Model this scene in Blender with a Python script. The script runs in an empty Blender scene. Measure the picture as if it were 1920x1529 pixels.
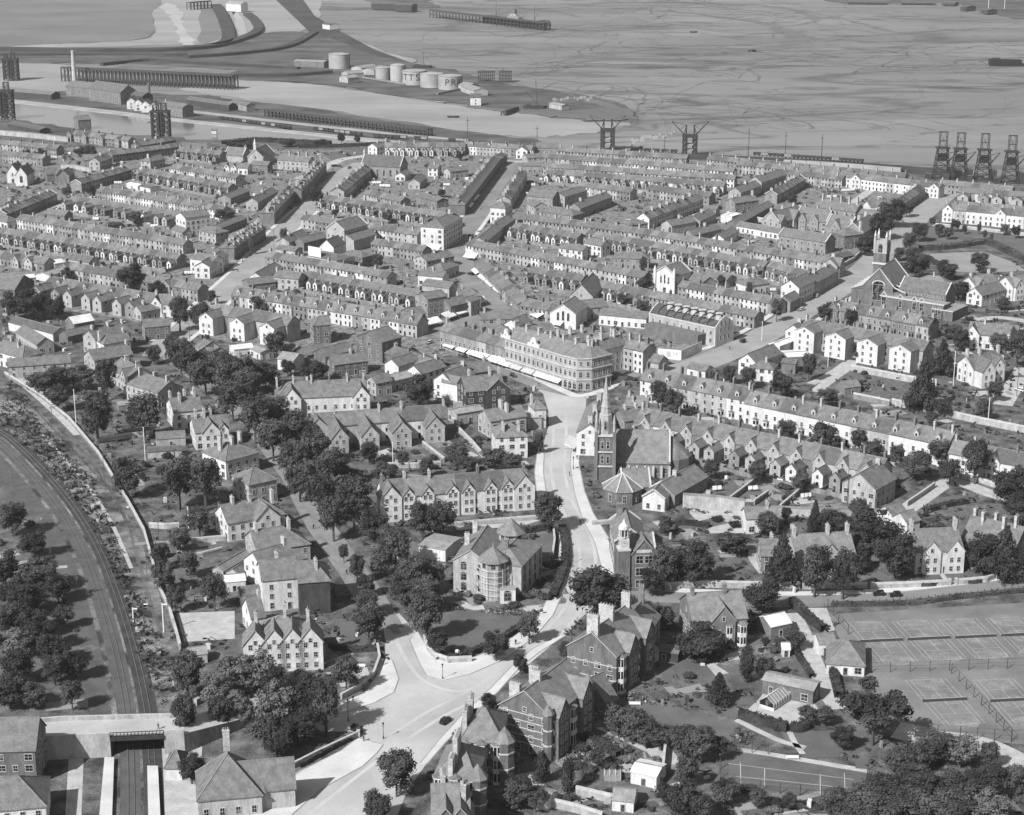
import bpy, math, random
import numpy as np
from mathutils import Vector, noise, geometry
random.seed(7); RNG = np.random.default_rng(7)
sc = bpy.context.scene; C = sc.collection
# ------------------------------------------------------------------ camera, world, sun, exposure
CH, CP, CF = 219.0, math.radians(17.0), 3400.0
cam = bpy.data.cameras.new('camera'); cam.sensor_width = 36; cam.lens = 36*CF/1920
cam.clip_start = 1; cam.clip_end = 60000
co = bpy.data.objects.new('camera', cam); C.objects.link(co)
co.location = (0, 0, CH); co.rotation_euler = (math.pi/2-CP, 0, 0); sc.camera = co
SUN_EL = math.radians(40); SUN_AZ = math.atan2(-0.66, -0.75)          # compass angle of the sun (x, y)
w = bpy.data.worlds.new('World'); sc.world = w; w.use_nodes = True
nt = w.node_tree; bg = nt.nodes['Background']; bg.inputs[1].default_value = 0.085
sky = nt.nodes.new('ShaderNodeTexSky'); sky.sky_type = 'NISHITA'; sky.sun_disc = False
sky.sun_elevation = SUN_EL; sky.sun_rotation = SUN_AZ
bw = nt.nodes.new('ShaderNodeRGBToBW')                                  # the photograph is black and white
nt.links.new(sky.outputs[0], bw.inputs[0]); nt.links.new(bw.outputs[0], bg.inputs[0])
sl = bpy.data.lights.new('sun', 'SUN'); sl.energy = 4.5; sl.angle = math.radians(0.6)
so = bpy.data.objects.new('sun', sl); C.objects.link(so)
sdir = Vector((math.sin(SUN_AZ)*math.cos(SUN_EL), math.cos(SUN_AZ)*math.cos(SUN_EL), math.sin(SUN_EL)))
so.rotation_euler = sdir.to_track_quat('Z', 'Y').to_euler(); so.location = sdir*2000
sc.view_settings.view_transform = 'Standard'; sc.view_settings.look = 'None'
sc.view_settings.exposure = 0.85; sc.view_settings.gamma = 1.0; sc.view_settings.use_curve_mapping = False
sc.render.engine = 'CYCLES'; sc.cycles.use_denoising = True
sc.cycles.max_bounces = 4; sc.cycles.diffuse_bounces = 2; sc.cycles.glossy_bounces = 2
sc.cycles.transmission_bounces = 2; sc.cycles.volume_bounces = 0

# ------------------------------------------------------------------ surveying: where a sight line meets height z
SP, CPc = math.sin(CP), math.cos(CP)
def G(px, py, z=0.0):
    dx = (px-960)/CF; v = -(py-764.5)/CF
    y = CPc+v*SP; zz = -SP+v*CPc
    t = (z-CH)/zz
    return Vector((dx*t, y*t))
def scale_at(p):                                                        # pixels of the photograph per metre
    return CF/math.sqrt(p[0]**2+p[1]**2+CH**2)

# ------------------------------------------------------------------ materials
MATS = {}
def mat(name, a, b, scale=0.4, rough=0.9, fine=0.0, stretch=(1, 1, 1), detail=4, bump=0, lo=.35, hi=.65, spec=.25):
    """base colour drifts between grey a and grey b over noise of the given size"""
    m = bpy.data.materials.new(name); m.use_nodes = True; n = m.node_tree; p = n.nodes['Principled BSDF']
    p.inputs['Roughness'].default_value = rough; p.inputs['Specular IOR Level'].default_value = spec
    g = n.nodes.new('ShaderNodeNewGeometry'); mp = n.nodes.new('ShaderNodeMapping')
    mp.inputs['Scale'].default_value = stretch; n.links.new(g.outputs['Position'], mp.inputs[0])
    nz = n.nodes.new('ShaderNodeTexNoise'); nz.inputs['Scale'].default_value = scale; nz.inputs['Detail'].default_value = detail
    nz.inputs['Roughness'].default_value = .65; n.links.new(mp.outputs[0], nz.inputs[0])
    r = n.nodes.new('ShaderNodeMapRange'); r.inputs[1].default_value = lo; r.inputs[2].default_value = hi
    r.inputs[3].default_value = a; r.inputs[4].default_value = b; n.links.new(nz.outputs[0], r.inputs[0])
    out = r.outputs[0]
    if fine:
        nf = n.nodes.new('ShaderNodeTexNoise'); nf.inputs['Scale'].default_value = 2.2; nf.inputs['Detail'].default_value = 3
        n.links.new(mp.outputs[0], nf.inputs[0])
        rf = n.nodes.new('ShaderNodeMapRange'); rf.inputs[1].default_value = .3; rf.inputs[2].default_value = .7
        rf.inputs[3].default_value = 1-fine; rf.inputs[4].default_value = 1+fine; n.links.new(nf.outputs[0], rf.inputs[0])
        mu = n.nodes.new('ShaderNodeMath'); mu.operation = 'MULTIPLY'
        n.links.new(out, mu.inputs[0]); n.links.new(rf.outputs[0], mu.inputs[1]); out = mu.outputs[0]
    n.links.new(out, p.inputs['Base Color'])
    if bump:
        bp = n.nodes.new('ShaderNodeBump'); bp.inputs['Strength'].default_value = bump; bp.inputs['Distance'].default_value = .3
        n.links.new(nz.outputs[0], bp.inputs['Height']); n.links.new(bp.outputs[0], p.inputs['Normal'])
    MATS[name] = m; return m
def plain(name, v, rough=.6, metal=0):
    m = bpy.data.materials.new(name); m.use_nodes = True; p = m.node_tree.nodes['Principled BSDF']
    p.inputs['Base Color'].default_value = (v, v, v, 1); p.inputs['Roughness'].default_value = rough
    p.inputs['Metallic'].default_value = metal; MATS[name] = m; return m
ST = (1, 1, .35)
mat('white', .35, .5, .35, .85, .14, ST); mat('pale', .2, .31, .35, .9, .18, ST); mat('stone', .135, .21, .4, .9, .16, ST)
mat('grey', .095, .155, .4, .9, .16, ST); mat('brick', .075, .125, .5, .9, .16, ST); mat('dark', .028, .05, .5, .9, .2, ST)
mat('slate_a', .068, .118, .5, .72, .2); mat('slate_b', .085, .14, .5, .72, .2); mat('slate_c', .105, .165, .45, .72, .18)
mat('slate_d', .055, .09, .6, .75, .2); mat('tile_pale', .15, .22, .5, .85, .15); mat('roof_white', .42, .58, .3, .8, .06)
mat('lead', .17, .25, .4, .7, .1); mat('trim', .3, .4, .6, .8, .06); mat('glass', .008, .12, .55, .25, lo=.5, hi=.66)
mat('ridge_tile', .12, .19, 1, .85, .1); mat('chimney_pale', .22, .38, .9, .9, .15); mat('chimney_brick', .09, .16, .9, .9, .2)
mat('pot', .16, .28, 1.5, .9, .1); mat('timber', .03, .05, .8, .85, .15); mat('iron', .02, .035, .5, .7)
mat('door', .03, .08, .1, .6); mat('canvas', .46, .58, .5, .9, .05); mat('canvas_striped', .3, .38, 1.5, .9, .1)
mat('pole_wood', .05, .09, .6, .9); mat('pole_white', .5, .6, .6, .8)
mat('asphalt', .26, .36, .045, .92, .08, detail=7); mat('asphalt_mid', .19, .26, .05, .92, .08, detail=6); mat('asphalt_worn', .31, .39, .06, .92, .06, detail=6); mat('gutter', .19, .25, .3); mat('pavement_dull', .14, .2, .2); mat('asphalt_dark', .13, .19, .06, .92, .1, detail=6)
mat('pavement', .37, .46, .12, .92, .07); mat('kerb', .3, .4, .8, .9)
mat('garden', .028, .135, .16, 1, .5, detail=6, lo=.36, hi=.66); mat('yard', .06, .23, .3, 1, .45, detail=6, lo=.35, hi=.7)
mat('lawn', .068, .105, .08, 1, .16, detail=6); mat('rough_grass', .055, .12, .12, 1, .4, detail=7)
mat('bank', .03, .2, .06, 1, .5, detail=8, lo=.42, hi=.62); mat('soil', .06, .12, .5, 1, .4); mat('path', .26, .36, .3, .95, .12)
mat('green_pale', .17, .22, .05, 1, .08); mat('court', .105, .165, .06, 1, .16, detail=6); mat('worn', .12, .2, .3, 1, .3, detail=7); mat('line_white', .3, .4, .3, .9)
mat('wall_pale', .2, .33, .35, .9, .18, ST); mat('wall_grey', .11, .2, .4, .95, .2, ST)
mat('ballast', .025, .05, .2, 1, .25, (1, 1, 1)); mat('cinder', .055, .085, .15, 1, .2); mat('rail', .09, .14, .4, .4)
mat('mud', .115, .185, .0036, .8, .06, (.45, 1.5, 1), detail=9, lo=.36, hi=.66)
def veins(m, scale, width, dark):
    """thin meandering drainage lines in wet mud"""
    n = m.node_tree; p = n.nodes['Principled BSDF']; src = p.inputs['Base Color'].links[0].from_socket
    mp = [x for x in n.nodes if x.type == 'MAPPING'][0]; nd = lambda t: n.nodes.new('ShaderNode'+t)
    for k, (sc2, wd) in enumerate(((scale, width), (scale*2.7, width), (scale*6, width*.9))):
        nz = nd('TexNoise'); nz.inputs['Scale'].default_value = sc2; nz.inputs['Detail'].default_value = 7; nz.inputs['Distortion'].default_value = .7; n.links.new(mp.outputs[0], nz.inputs[0])
        s = nd('Math'); s.operation = 'SUBTRACT'; s.inputs[1].default_value = .5; n.links.new(nz.outputs[0], s.inputs[0])
        b = nd('Math'); b.operation = 'ABSOLUTE'; n.links.new(s.outputs[0], b.inputs[0])
        ms = nd('TexNoise'); ms.inputs['Scale'].default_value = scale*.8+.0013*k; n.links.new(mp.outputs[0], ms.inputs[0])
        mr = nd('MapRange'); mr.inputs[1].default_value = .42; mr.inputs[2].default_value = .62; mr.inputs[3].default_value = .001; mr.inputs[4].default_value = wd; n.links.new(ms.outputs[0], mr.inputs[0])
        d = nd('Math'); d.operation = 'DIVIDE'; d.use_clamp = True; n.links.new(b.outputs[0], d.inputs[0]); n.links.new(mr.outputs[0], d.inputs[1])
        r = nd('MapRange'); r.inputs[3].default_value = dark; r.inputs[4].default_value = 1; n.links.new(d.outputs[0], r.inputs[0])
        mu = nd('Math'); mu.operation = 'MULTIPLY'; n.links.new(src, mu.inputs[0]); n.links.new(r.outputs[0], mu.inputs[1]); src = mu.outputs[0]
    n.links.new(src, p.inputs['Base Color'])
veins(MATS['mud'], .0021, .04, .55)
mat('mud_pale', .17, .25, .01, .85, .06, (.6, 1.5, 1), detail=8)
mat('mud_wet', .085, .12, .012, .7, .08, (.5, 1.4, 1), detail=8); mat('creek', .26, .33, .01, .6, .02)
mat('dock_water', .09, .11, .01, .12, .03, spec=.5); mat('marsh', .10, .145, .006, 1, .1, (1, 2, 1), detail=8)
mat('far_land', .03, .10, .02, 1, .2, (1, 1.8, 1), detail=8); mat('levee', .025, .05, .02, 1, .3)
mat('tank_white', .2, .29, .06, .7, .06); mat('concrete', .2, .29, .05, .9, .1); plain('lettering', .02, .6)
plain('car_black', .015, .3); plain('car_pale', .45, .35); plain('tyre', .012, .9); plain('skin', .35, .6); mat('cloth_dark', .02, .04, 2, .9)
mat('leaf', .022, .07, .12, .95, .35, detail=3); mat('leaf_dark', .015, .042, .14, .95, .35, detail=3)
mat('leaf_pale', .06, .13, .25, .95, .3, detail=3); mat('bark', .04, .07, 1.5, .95, .2); mat('flowers', .05, .4, 1.6, 1, .4, lo=.45, hi=.62)
mat('scrub', .03, .1, .2, 1, .4, detail=6)
plain('sheet', .48, .8); mat('poster', .2, .65, .9, .8, .1, lo=.4, hi=.55)

# ------------------------------------------------------------------ mesh and object helpers
class MB:
    """collects faces in a frame (origin, heading) and builds one mesh; local x = heading, y = left of it"""
    def __init__(s, fr=(0, 0, 1, 0), org=(0, 0)):
        s.v = []; s.f = []; s.m = []; s.mats = []; s.fr = fr; s.org = org
    def mi(s, name):
        if name not in s.mats: s.mats.append(name)
        return s.mats.index(name)
    def P(s, x, y, z):
        ox, oy, ux, uy = s.fr
        s.v.append((ox+x*ux-y*uy-s.org[0], oy+x*uy+y*ux-s.org[1], z)); return len(s.v)-1
    def face(s, pts, m):
        s.f.append([s.P(*p) for p in pts]); s.m.append(s.mi(m))
    def box(s, x0, x1, y0, y1, z0, z1, m, top=None, bottom=False):
        a = [s.P(x, y, z) for z in (z0, z1) for x, y in ((x0, y0), (x1, y0), (x1, y1), (x0, y1))]; k = s.mi(m)
        for i in range(4):
            j = (i+1) % 4; s.f.append([a[i], a[j], a[4+j], a[4+i]]); s.m.append(k)
        s.f.append(a[4:]); s.m.append(s.mi(top) if top else k)
        s.f.append([a[3], a[2], a[1], a[0]]); s.m.append(k)
    def bar(s, a, b, t, m, t2=None):
        """a square bar between two local points"""
        a = Vector(a); b = Vector(b); d = (b-a)
        if d.length < 1e-6: return
        d.normalize(); q = d.cross(Vector((0, 0, 1)))
        if q.length < .01: q = Vector((1, 0, 0))
        q.normalize(); r = d.cross(q); t2 = t if t2 is None else t2
        i0 = [s.P(*(a+q*x*t/2+r*y*t/2)) for x, y in ((-1, -1), (1, -1), (1, 1), (-1, 1))]
        i1 = [s.P(*(b+q*x*t2/2+r*y*t2/2)) for x, y in ((-1, -1), (1, -1), (1, 1), (-1, 1))]; k = s.mi(m)
        for i in range(4):
            j = (i+1) % 4; s.f.append([i0[i], i0[j], i1[j], i1[i]]); s.m.append(k)
        s.f.append(i0[::-1]); s.f.append(i1); s.m += [k, k]
    def lathe(s, cx, cy, prof, n, m, rot=0, cap=True):
        rings = []
        for r, z in prof:
            if r < 1e-4: rings.append([s.P(cx, cy, z)])
            else: rings.append([s.P(cx+r*math.cos(rot+2*math.pi*i/n), cy+r*math.sin(rot+2*math.pi*i/n), z) for i in range(n)])
        k = s.mi(m)
        for A, B in zip(rings, rings[1:]):
            for i in range(n):
                j = (i+1) % n
                if len(A) == 1: s.f.append([A[0], B[j], B[i]][::-1])
                elif len(B) == 1: s.f.append([A[i], A[j], B[0]])
                else: s.f.append([A[i], A[j], B[j], B[i]])
                s.m.append(k)
        if cap and len(rings[-1]) > 1: s.f.append(rings[-1]); s.m.append(k)
    def mesh(s, name):
        me = bpy.data.meshes.new(name); me.from_pydata(s.v, [], s.f)
        for k in s.mats: me.materials.append(MATS[k])
        if len(s.mats) > 1: me.polygons.foreach_set('material_index', s.m)
        me.update(); return me
    def build(s, name, parent=None, kind=None):
        if not s.f: return None
        return link(name, s.mesh(name), parent, kind=kind)
def link(name, me, parent=None, loc=(0, 0, 0), rz=0, kind=None, sc_=None):
    o = bpy.data.objects.new(name, me); C.objects.link(o)
    if parent: o.parent = parent
    o.location = loc
    if rz: o.rotation_euler = (0, 0, rz)
    if sc_: o.scale = sc_
    if kind: o['kind'] = kind
    return o
def tag(o, label, cat, group=None, kind=None):
    o['label'] = label; o['category'] = cat
    if group: o['group'] = group
    if kind: o['kind'] = kind
    return o
class Thing:
    """an Empty at the base of a thing that parents its parts"""
    def __init__(s, name, label, cat, at, group=None):
        s.at = (at[0], at[1]); s.o = link(name, None, loc=(at[0], at[1], 0)); s.o.empty_display_size = .5
        tag(s.o, label, cat, group)
    def mb(s, fr=None): return MB(fr or (s.at[0], s.at[1], 1, 0), s.at)
    def wmb(s): return MB((0, 0, 1, 0), s.at)                           # takes ground coordinates
    def put(s, name, me, fr, x, y, z, rl=0, parent=None, scl=None):
        ox, oy, ux, uy = fr
        return link(name, me, s.o, (ox+x*ux-y*uy-s.at[0], oy+x*uy+y*ux-s.at[1], z), math.atan2(uy, ux)+rl, sc_=scl)
ORD = ['first', 'second', 'third', 'fourth', 'fifth', 'sixth', 'seventh', 'eighth', 'ninth', 'tenth', 'eleventh', 'twelfth', 'thirteenth', 'fourteenth', 'fifteenth', 'sixteenth', 'seventeenth', 'eighteenth', 'nineteenth', 'twentieth']
ORD += ['twenty-'+o for o in ORD[:9]]+['thirtieth']+['thirty-'+o for o in ORD[:9]]
CACHE = {}
def cached(key, fn):
    if key not in CACHE: CACHE[key] = fn()
    return CACHE[key]

# ------------------------------------------------------------------ the shared small parts of houses
def window_mesh(w=1.0, h=1.5, fm='trim', arch=False):
    def mk():
        b = MB(); x = w/2; t = .14
        b.box(-x-t, -x, -.1, 0, -t, h+t, fm); b.box(x, x+t, -.1, 0, -t, h+t, fm)
        b.box(-x, x, -.13, 0, -t, 0, fm); b.box(-x, x, -.1, 0, h, h+t, fm)
        b.box(-x, x, -.03, 0, 0, h, 'glass')
        b.box(-x, x, -.07, -.03, h*.48, h*.48+.07, fm)
        if w > .9: b.box(-.03, .03, -.07, -.03, 0, h, fm)
        if arch:
            n = 6
            for i in range(n):
                a0, a1 = math.pi*i/n, math.pi*(i+1)/n
                p = [(x*math.cos(a), h+t+.6*x*math.sin(a)) for a in (a0, a1)]
                b.face([(0, -.05, h+t), (p[0][0], -.05, p[0][1]), (p[1][0], -.05, p[1][1])], 'glass')
                b.face([(p[0][0], -.1, p[0][1]), (p[0][0]*1.25, -.1, h+t+(p[0][1]-h-t)*1.3), (p[1][0]*1.25, -.1, h+t+(p[1][1]-h-t)*1.3), (p[1][0], -.1, p[1][1])], fm)
        return b.mesh('window')
    return cached(('win', round(w, 1), round(h, 1), fm, arch), mk)
def door_mesh(w=1.1, h=2.3):
    def mk():
        b = MB(); x = w/2
        b.box(-x-.15, -x, -.12, 0, 0, h+.15, 'trim'); b.box(x, x+.15, -.12, 0, 0, h+.15, 'trim'); b.box(-x, x, -.12, 0, h, h+.15, 'trim')
        b.box(-x, x, -.04, 0, 0, h, 'door'); b.box(-x*.6, x*.6, -.08, -.04, h*.55, h*.9, 'glass'); b.box(-x, x, -.5, 0, -.02, .12, 'stone')
        return b.mesh('door')
    return cached(('door', round(w, 1), round(h, 1)), mk)
def chimney_mesh(l=1.5, d=.8, h=2.2, m='chimney_pale', pots=3):
    def mk():
        b = MB(); b.box(-l/2, l/2, -d/2, d/2, -2.2, h, m); b.box(-l/2-.12, l/2+.12, -d/2-.12, d/2+.12, h-.35, h-.1, m)
        b.box(-l/2-.06, l/2+.06, -d/2-.06, d/2+.06, h-1.1, h-.95, m)
        for i in range(pots):
            b.lathe(-l/2+l*(i+.5)/pots, 0, [(.17, h), (.13, h+.5), (.16, h+.6)], 6, 'pot')
        return b.mesh('chimney')
    return cached(('chim', l, d, h, m, pots), mk)
def dormer_mesh(wm='trim', rm='slate_b', w=1.7, h=1.9, d=3.0):
    def mk():
        b = MB(); x = w/2; g = .9
        f = [(-x, 0, 0), (x, 0, 0), (x, 0, h), (0, 0, h+g), (-x, 0, h)]
        k = [(p[0], d, p[2]) for p in f]; b.face(f, wm)
        for i, j in ((4, 0), (1, 2)): b.face([f[i], f[j], k[j], k[i]][::-1], wm)
        for sx in (-1, 1):
            e = sx*(x+.2); z = h-.18
            P0 = [(e, -.2, z), (0, -.2, h+g+.08), (0, d, h+g+.08), (e, d, z)]
            b.face(P0 if sx < 0 else P0[::-1], rm)
            b.face([(e, -.2, z), (0, -.2, h+g+.08), (0, -.2, h+g-.15), (e*.98, -.2, z-.2)], 'trim')
        b.box(-.4, .4, -.04, 0, .4, 1.5, 'glass'); b.box(-.5, .5, -.1, 0, .28, .4, 'trim')
        return b.mesh('dormer')
    return cached(('dorm', wm, rm, w, h, d), mk)
def bay_mesh(wm='white', rm='slate_b', w=2.6, h=2.9, d=1.1, storeys=1):
    def mk():
        b = MB(); x = w/2; q = x*.55; H = h*storeys
        ring = [(-x, 0), (-q, -d), (q, -d), (x, 0)]
        for (a, c) in zip(ring, ring[1:]):
            b.face([(*a, 0), (*c, 0), (*c, H), (*a, H)], wm)
            n = Vector((c[1]-a[1], -(c[0]-a[0]), 0)).normalized()*.05
            for s in range(storeys):
                L = (Vector(c)-Vector(a)).length; k = 1 if L < 1.5 else 2
                for i in range(k):
                    t0, t1 = (i+.16)/k, (i+.84)/k
                    A = Vector(a).lerp(Vector(c), t0); B = Vector(a).lerp(Vector(c), t1)
                    for p in (A, B): p += Vector((n.x, n.y))
                    z0 = s*h+.9; z1 = s*h+h-.5
                    b.face([(*A, z0), (*B, z0), (*B, z1), (*A, z1)], 'glass')
        top = (0, .3, H+.8); o = [(-x-.2, 0), (-q-.1, -d-.2), (q+.1, -d-.2), (x+.2, 0)]
        for (a, c) in zip(o, o[1:]): b.face([(*a, H), (*c, H), top], rm)
        b.face([(*p, H) for p in o], rm)
        return b.mesh('bay_window')
    return cached(('bay', wm, rm, w, h, d, storeys), mk)

# ------------------------------------------------------------------ walls and roofs
class Block: pass
BLKS = []; ROADS = []
def wall_mb(T, k, z0=0):
    b = T.mb(k.fr); L, h, he, hr = k.L, k.w/2, k.he, k.hr; e = .06
    def prof(x, hip):
        if hip: return [(x, -h, z0), (x, h, z0), (x, h, he-e), (x, -h, he-e)]
        return [(x, -h, z0), (x, h, z0), (x, h, he-e), (x, 0, hr-e), (x, -h, he-e)]
    b.face(prof(0, k.hip[0])[::-1], k.wall); b.face(prof(L, k.hip[1]), k.wall)
    n = k.seg or 1; alt = {'white': ('white', 'white', 'white', 'white', 'pale'), 'pale': ('pale', 'pale', 'stone', 'grey', 'white'), 'stone': ('stone', 'stone', 'grey', 'pale')}.get(k.wall, (k.wall,)) if k.seg else (k.wall,)
    for i in range(n):
        xa, xb = L*i/n, L*(i+1)/n; m = random.choice(alt)
        b.face([(xa, -h, z0), (xb, -h, z0), (xb, -h, he-e), (xa, -h, he-e)], m); b.face([(xb, h, z0), (xa, h, z0), (xa, h, he-e), (xb, h, he-e)], m)
    return b
def roof_mb(T, k, ov=.35, seg=0, tones=None, t=.2):
    b = T.mb(k.fr); L, h, he, hr = k.L, k.w/2, k.he, k.hr; sl = (hr-he)/h
    ze = he-ov*sl; H = h+ov; hi = min(h*.95, L*.45)
    x0r = hi if k.hip[0] else -ov; x1r = L-hi if k.hip[1] else L+ov
    R = [(x0r, 0, hr), (x1r, 0, hr)]; E = [(-ov, -H, ze), (L+ov, -H, ze), (L+ov, H, ze), (-ov, H, ze)]
    up = lambda p, d=t: (p[0], p[1], p[2]+d)
    if seg and not (k.hip[0] or k.hip[1]):
        n = seg
        for i in range(n):
            xa = -ov+(L+2*ov)*i/n; xb = -ov+(L+2*ov)*(i+1)/n; m = random.choice(tones); dz = t+random.choice((0, .05, .1))
            b.face([(xa, -H, ze+dz), (xb, -H, ze+dz), (xb, 0, hr+dz), (xa, 0, hr+dz)], m)
            b.face([(xb, H, ze+dz), (xa, H, ze+dz), (xa, 0, hr+dz), (xb, 0, hr+dz)], random.choice(tones))
            if i and random.random() < .4:
                for s in (-1, 1): b.bar((xa, s*H, ze+t+.08), (xa, 0, hr+t+.08), .28, 'ridge_tile')
    else:
        m = k.roof
        b.face([up(E[0]), up(E[1]), up(R[1]), up(R[0])], m); b.face([up(E[2]), up(E[3]), up(R[0]), up(R[1])], m)
        if k.hip[0]: b.face([up(E[3]), up(E[0]), up(R[0])], m)
        if k.hip[1]: b.face([up(E[1]), up(E[2]), up(R[1])], m)
    m = k.roof
    b.face([R[0], R[1], E[1], E[0]], m); b.face([R[1], R[0], E[3], E[2]], m)
    if k.hip[0]: b.face([R[0], E[0], E[3]], m)
    if k.hip[1]: b.face([R[1], E[2], E[1]], m)
    rim = [E[0], E[1]] + ([] if k.hip[1] else [R[1]]) + [E[2], E[3]] + ([] if k.hip[0] else [R[0]])
    for a, c in zip(rim, rim[1:]+rim[:1]): b.face([a, c, up(c), up(a)], 'trim' if getattr(k, 'barge', 0) and (a in R or c in R) else m)
    b.bar(up(R[0], t+.05), up(R[1], t+.05), .26, 'ridge_tile')
    for i in (0, 1):
        if k.hip[i]:
            for c in ((0, 3), (1, 2))[i]: b.bar(up(E[c], t+.04), up(R[i], t+.04), .24, 'ridge_tile')
    if getattr(k, 'coping', 0):
        for x, hp in ((0, k.hip[0]), (L, k.hip[1])):
            if not hp:
                for s in (-1, 1): b.bar((x, s*(h+.2), he+t+.1), (x, 0, hr+t+.15), .55, 'trim')
    return b
def block(T, a, b, hr, he, w, wall='stone', roof='slate_b', hip=(0, 0), z0=0, seg=0, tones=None, ov=.35, coping=0, barge=0, names=('wall', 'roof')):
    """walls and roof along a ridge line a-b (ground points)"""
    k = Block(); d = Vector(b)-Vector(a); k.L = d.length; d.normalize()
    k.fr = (a[0], a[1], d.x, d.y); k.hr, k.he, k.w, k.wall, k.roof, k.hip = hr, he, w, wall, roof, hip; k.coping = coping; k.barge = barge; k.seg = seg
    BLKS.append((k.fr, k.L, w/2)); k.ow = wall_mb(T, k, z0).build(names[0], T.o); k.orf = roof_mb(T, k, ov, seg, tones).build(names[1], T.o); k.T = T
    return k
SIDES = {'f': (0, 1), 'b': (math.pi, 1), 'l': (-math.pi/2, 0), 'r': (math.pi/2, 0)}
def wall_pos(k, side, s, off=0):
    """point on a wall: s metres along it as seen from outside, left to right"""
    h = k.w/2
    if side == 'f': return s, -h-off
    if side == 'b': return k.L-s, h+off
    if side == 'l': return -off, h-s
    return k.L+off, -h+s
def normal(k, side):
    ux, uy = k.fr[2], k.fr[3]
    return {'f': (uy, -ux), 'b': (-uy, ux), 'l': (-ux, -uy), 'r': (ux, uy)}[side]
def seen(k, side):
    n = normal(k, side); mx = k.fr[0]+k.fr[2]*k.L/2; my = k.fr[1]+k.fr[3]*k.L/2
    return -(n[0]*mx+n[1]*my)/math.hypot(mx, my) > .12
def put_on(k, name, me, side, s, z, off=0):
    x, y = wall_pos(k, side, s, off); return k.T.put(name, me, k.fr, x, y, z, SIDES[side][0])
def auto_windows(k, side, w=1.05, h=1.55, step=3.2, fm='trim', door=False, z0=.9, storey=3.0, arch=False):
    Ls = k.L if side in 'fb' else k.w; n = max(1, int(Ls/step)); r = 0; z = z0
    while z+h < k.he-.1:
        for i in range(n):
            s = Ls*(i+.5)/n
            if door and r == 0 and i == n//2: put_on(k, 'door', door_mesh(), side, s, 0)
            elif random.random() < .93: put_on(k, 'window', window_mesh(w if random.random() < .72 else 1.8, h+(.3 if r == 0 else 0), fm, arch), side, s, z-(.2 if r == 0 else 0))
        r += 1; z += storey
    if side in 'lr' and not k.hip[0 if side == 'l' else 1] and k.hr-k.he > 3.2:
        put_on(k, 'window', window_mesh(.9, 1.2, fm), side, Ls/2, k.he-.2)
def cross_gable(k, t, side, gw, proj=.5, dh=0.0, eaves=None, win=1, wall=None, fm='trim', back=None, barge=1):
    """a gable that stands forward of a long wall; its own wall and roof"""
    sgn = -1 if side == 'f' else 1; x = k.L*t; ox, oy, ux, uy = k.fr; h = k.w/2
    q = lambda y: (ox+x*ux-y*uy, oy+x*uy+y*ux)
    he = eaves or k.he; rise = min(k.hr-he+dh, gw*.62)
    g = block(k.T, q(sgn*(h+proj)), q(sgn*(h*.0 if back is None else back)), he+rise, he, gw, wall or k.wall, k.roof, (0, 0), barge=barge, names=('gable_wall', 'gable_roof'))
    if win:
        z = 1.0
        while z+1.5 < he:
            for s in ((.5,) if gw < 4 else (.3, .7)): put_on(g, 'window', window_mesh(1.0, 1.5, fm), 'l', gw*s, z)
            z += 3.0
        put_on(g, 'window', window_mesh(.9, 1.2, fm), 'l', gw/2, he-.1)
    return g
def chim(k, t, off=0, l=1.6, h=2.2, m='chimney_pale', pots=3, d=.85, rot=None):
    z = k.hr-abs(off)*(k.hr-k.he)/(k.w/2)
    k.T.put('chimney', chimney_mesh(l, d, h, m, pots), k.fr, k.L*t, off, z, (math.pi/2 if rot is None else rot))
def wing_meshes(ww, wl, he, hr, wall, roof):
    def mk():
        b = MB(); x = ww/2
        b.face([(-x, -wl, 0), (x, -wl, 0), (x, -wl, he), (0, -wl, hr), (-x, -wl, he)], wall)
        b.face([(-x, 0, 0), (-x, -wl, 0), (-x, -wl, he), (-x, 0, he)], wall); b.face([(x, -wl, 0), (x, 0, 0), (x, 0, he), (x, -wl, he)], wall)
        b.box(-.45, .45, -wl-.05, -wl, he-1.7, he-.35, 'glass'); b.box(-.6, .6, -wl-.1, -wl, he-1.85, he-1.7, 'trim')
        b.box(-.45, .45, -wl-.05, -wl, .9, 2.2, 'glass'); b.box(x, x+.05, -wl*.7, -wl*.7+.9, he-1.7, he-.5, 'glass')
        r = MB(); o = .25; sl = (hr-he)/x
        for s in (-1, 1):
            e = s*(x+o); z = he-o*sl
            q = [(e, -wl-o, z+.15), (0, -wl-o, hr+.15), (0, .3, hr+.15), (e, .3, z+.15)]; r.face(q[::-1] if s > 0 else q, roof)
            r.face([(e, -wl-o, z+.15), (0, -wl-o, hr+.15), (0, -wl-o, hr-.05), (e, -wl-o, z-.05)], roof)
        r.bar((0, -wl-o, hr+.2), (0, .3, hr+.2), .22, 'ridge_tile')
        return b.mesh('rear_wing'), r.mesh('roof')
    return cached(('wing', ww, wl, he, hr, wall, roof), mk)

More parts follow.
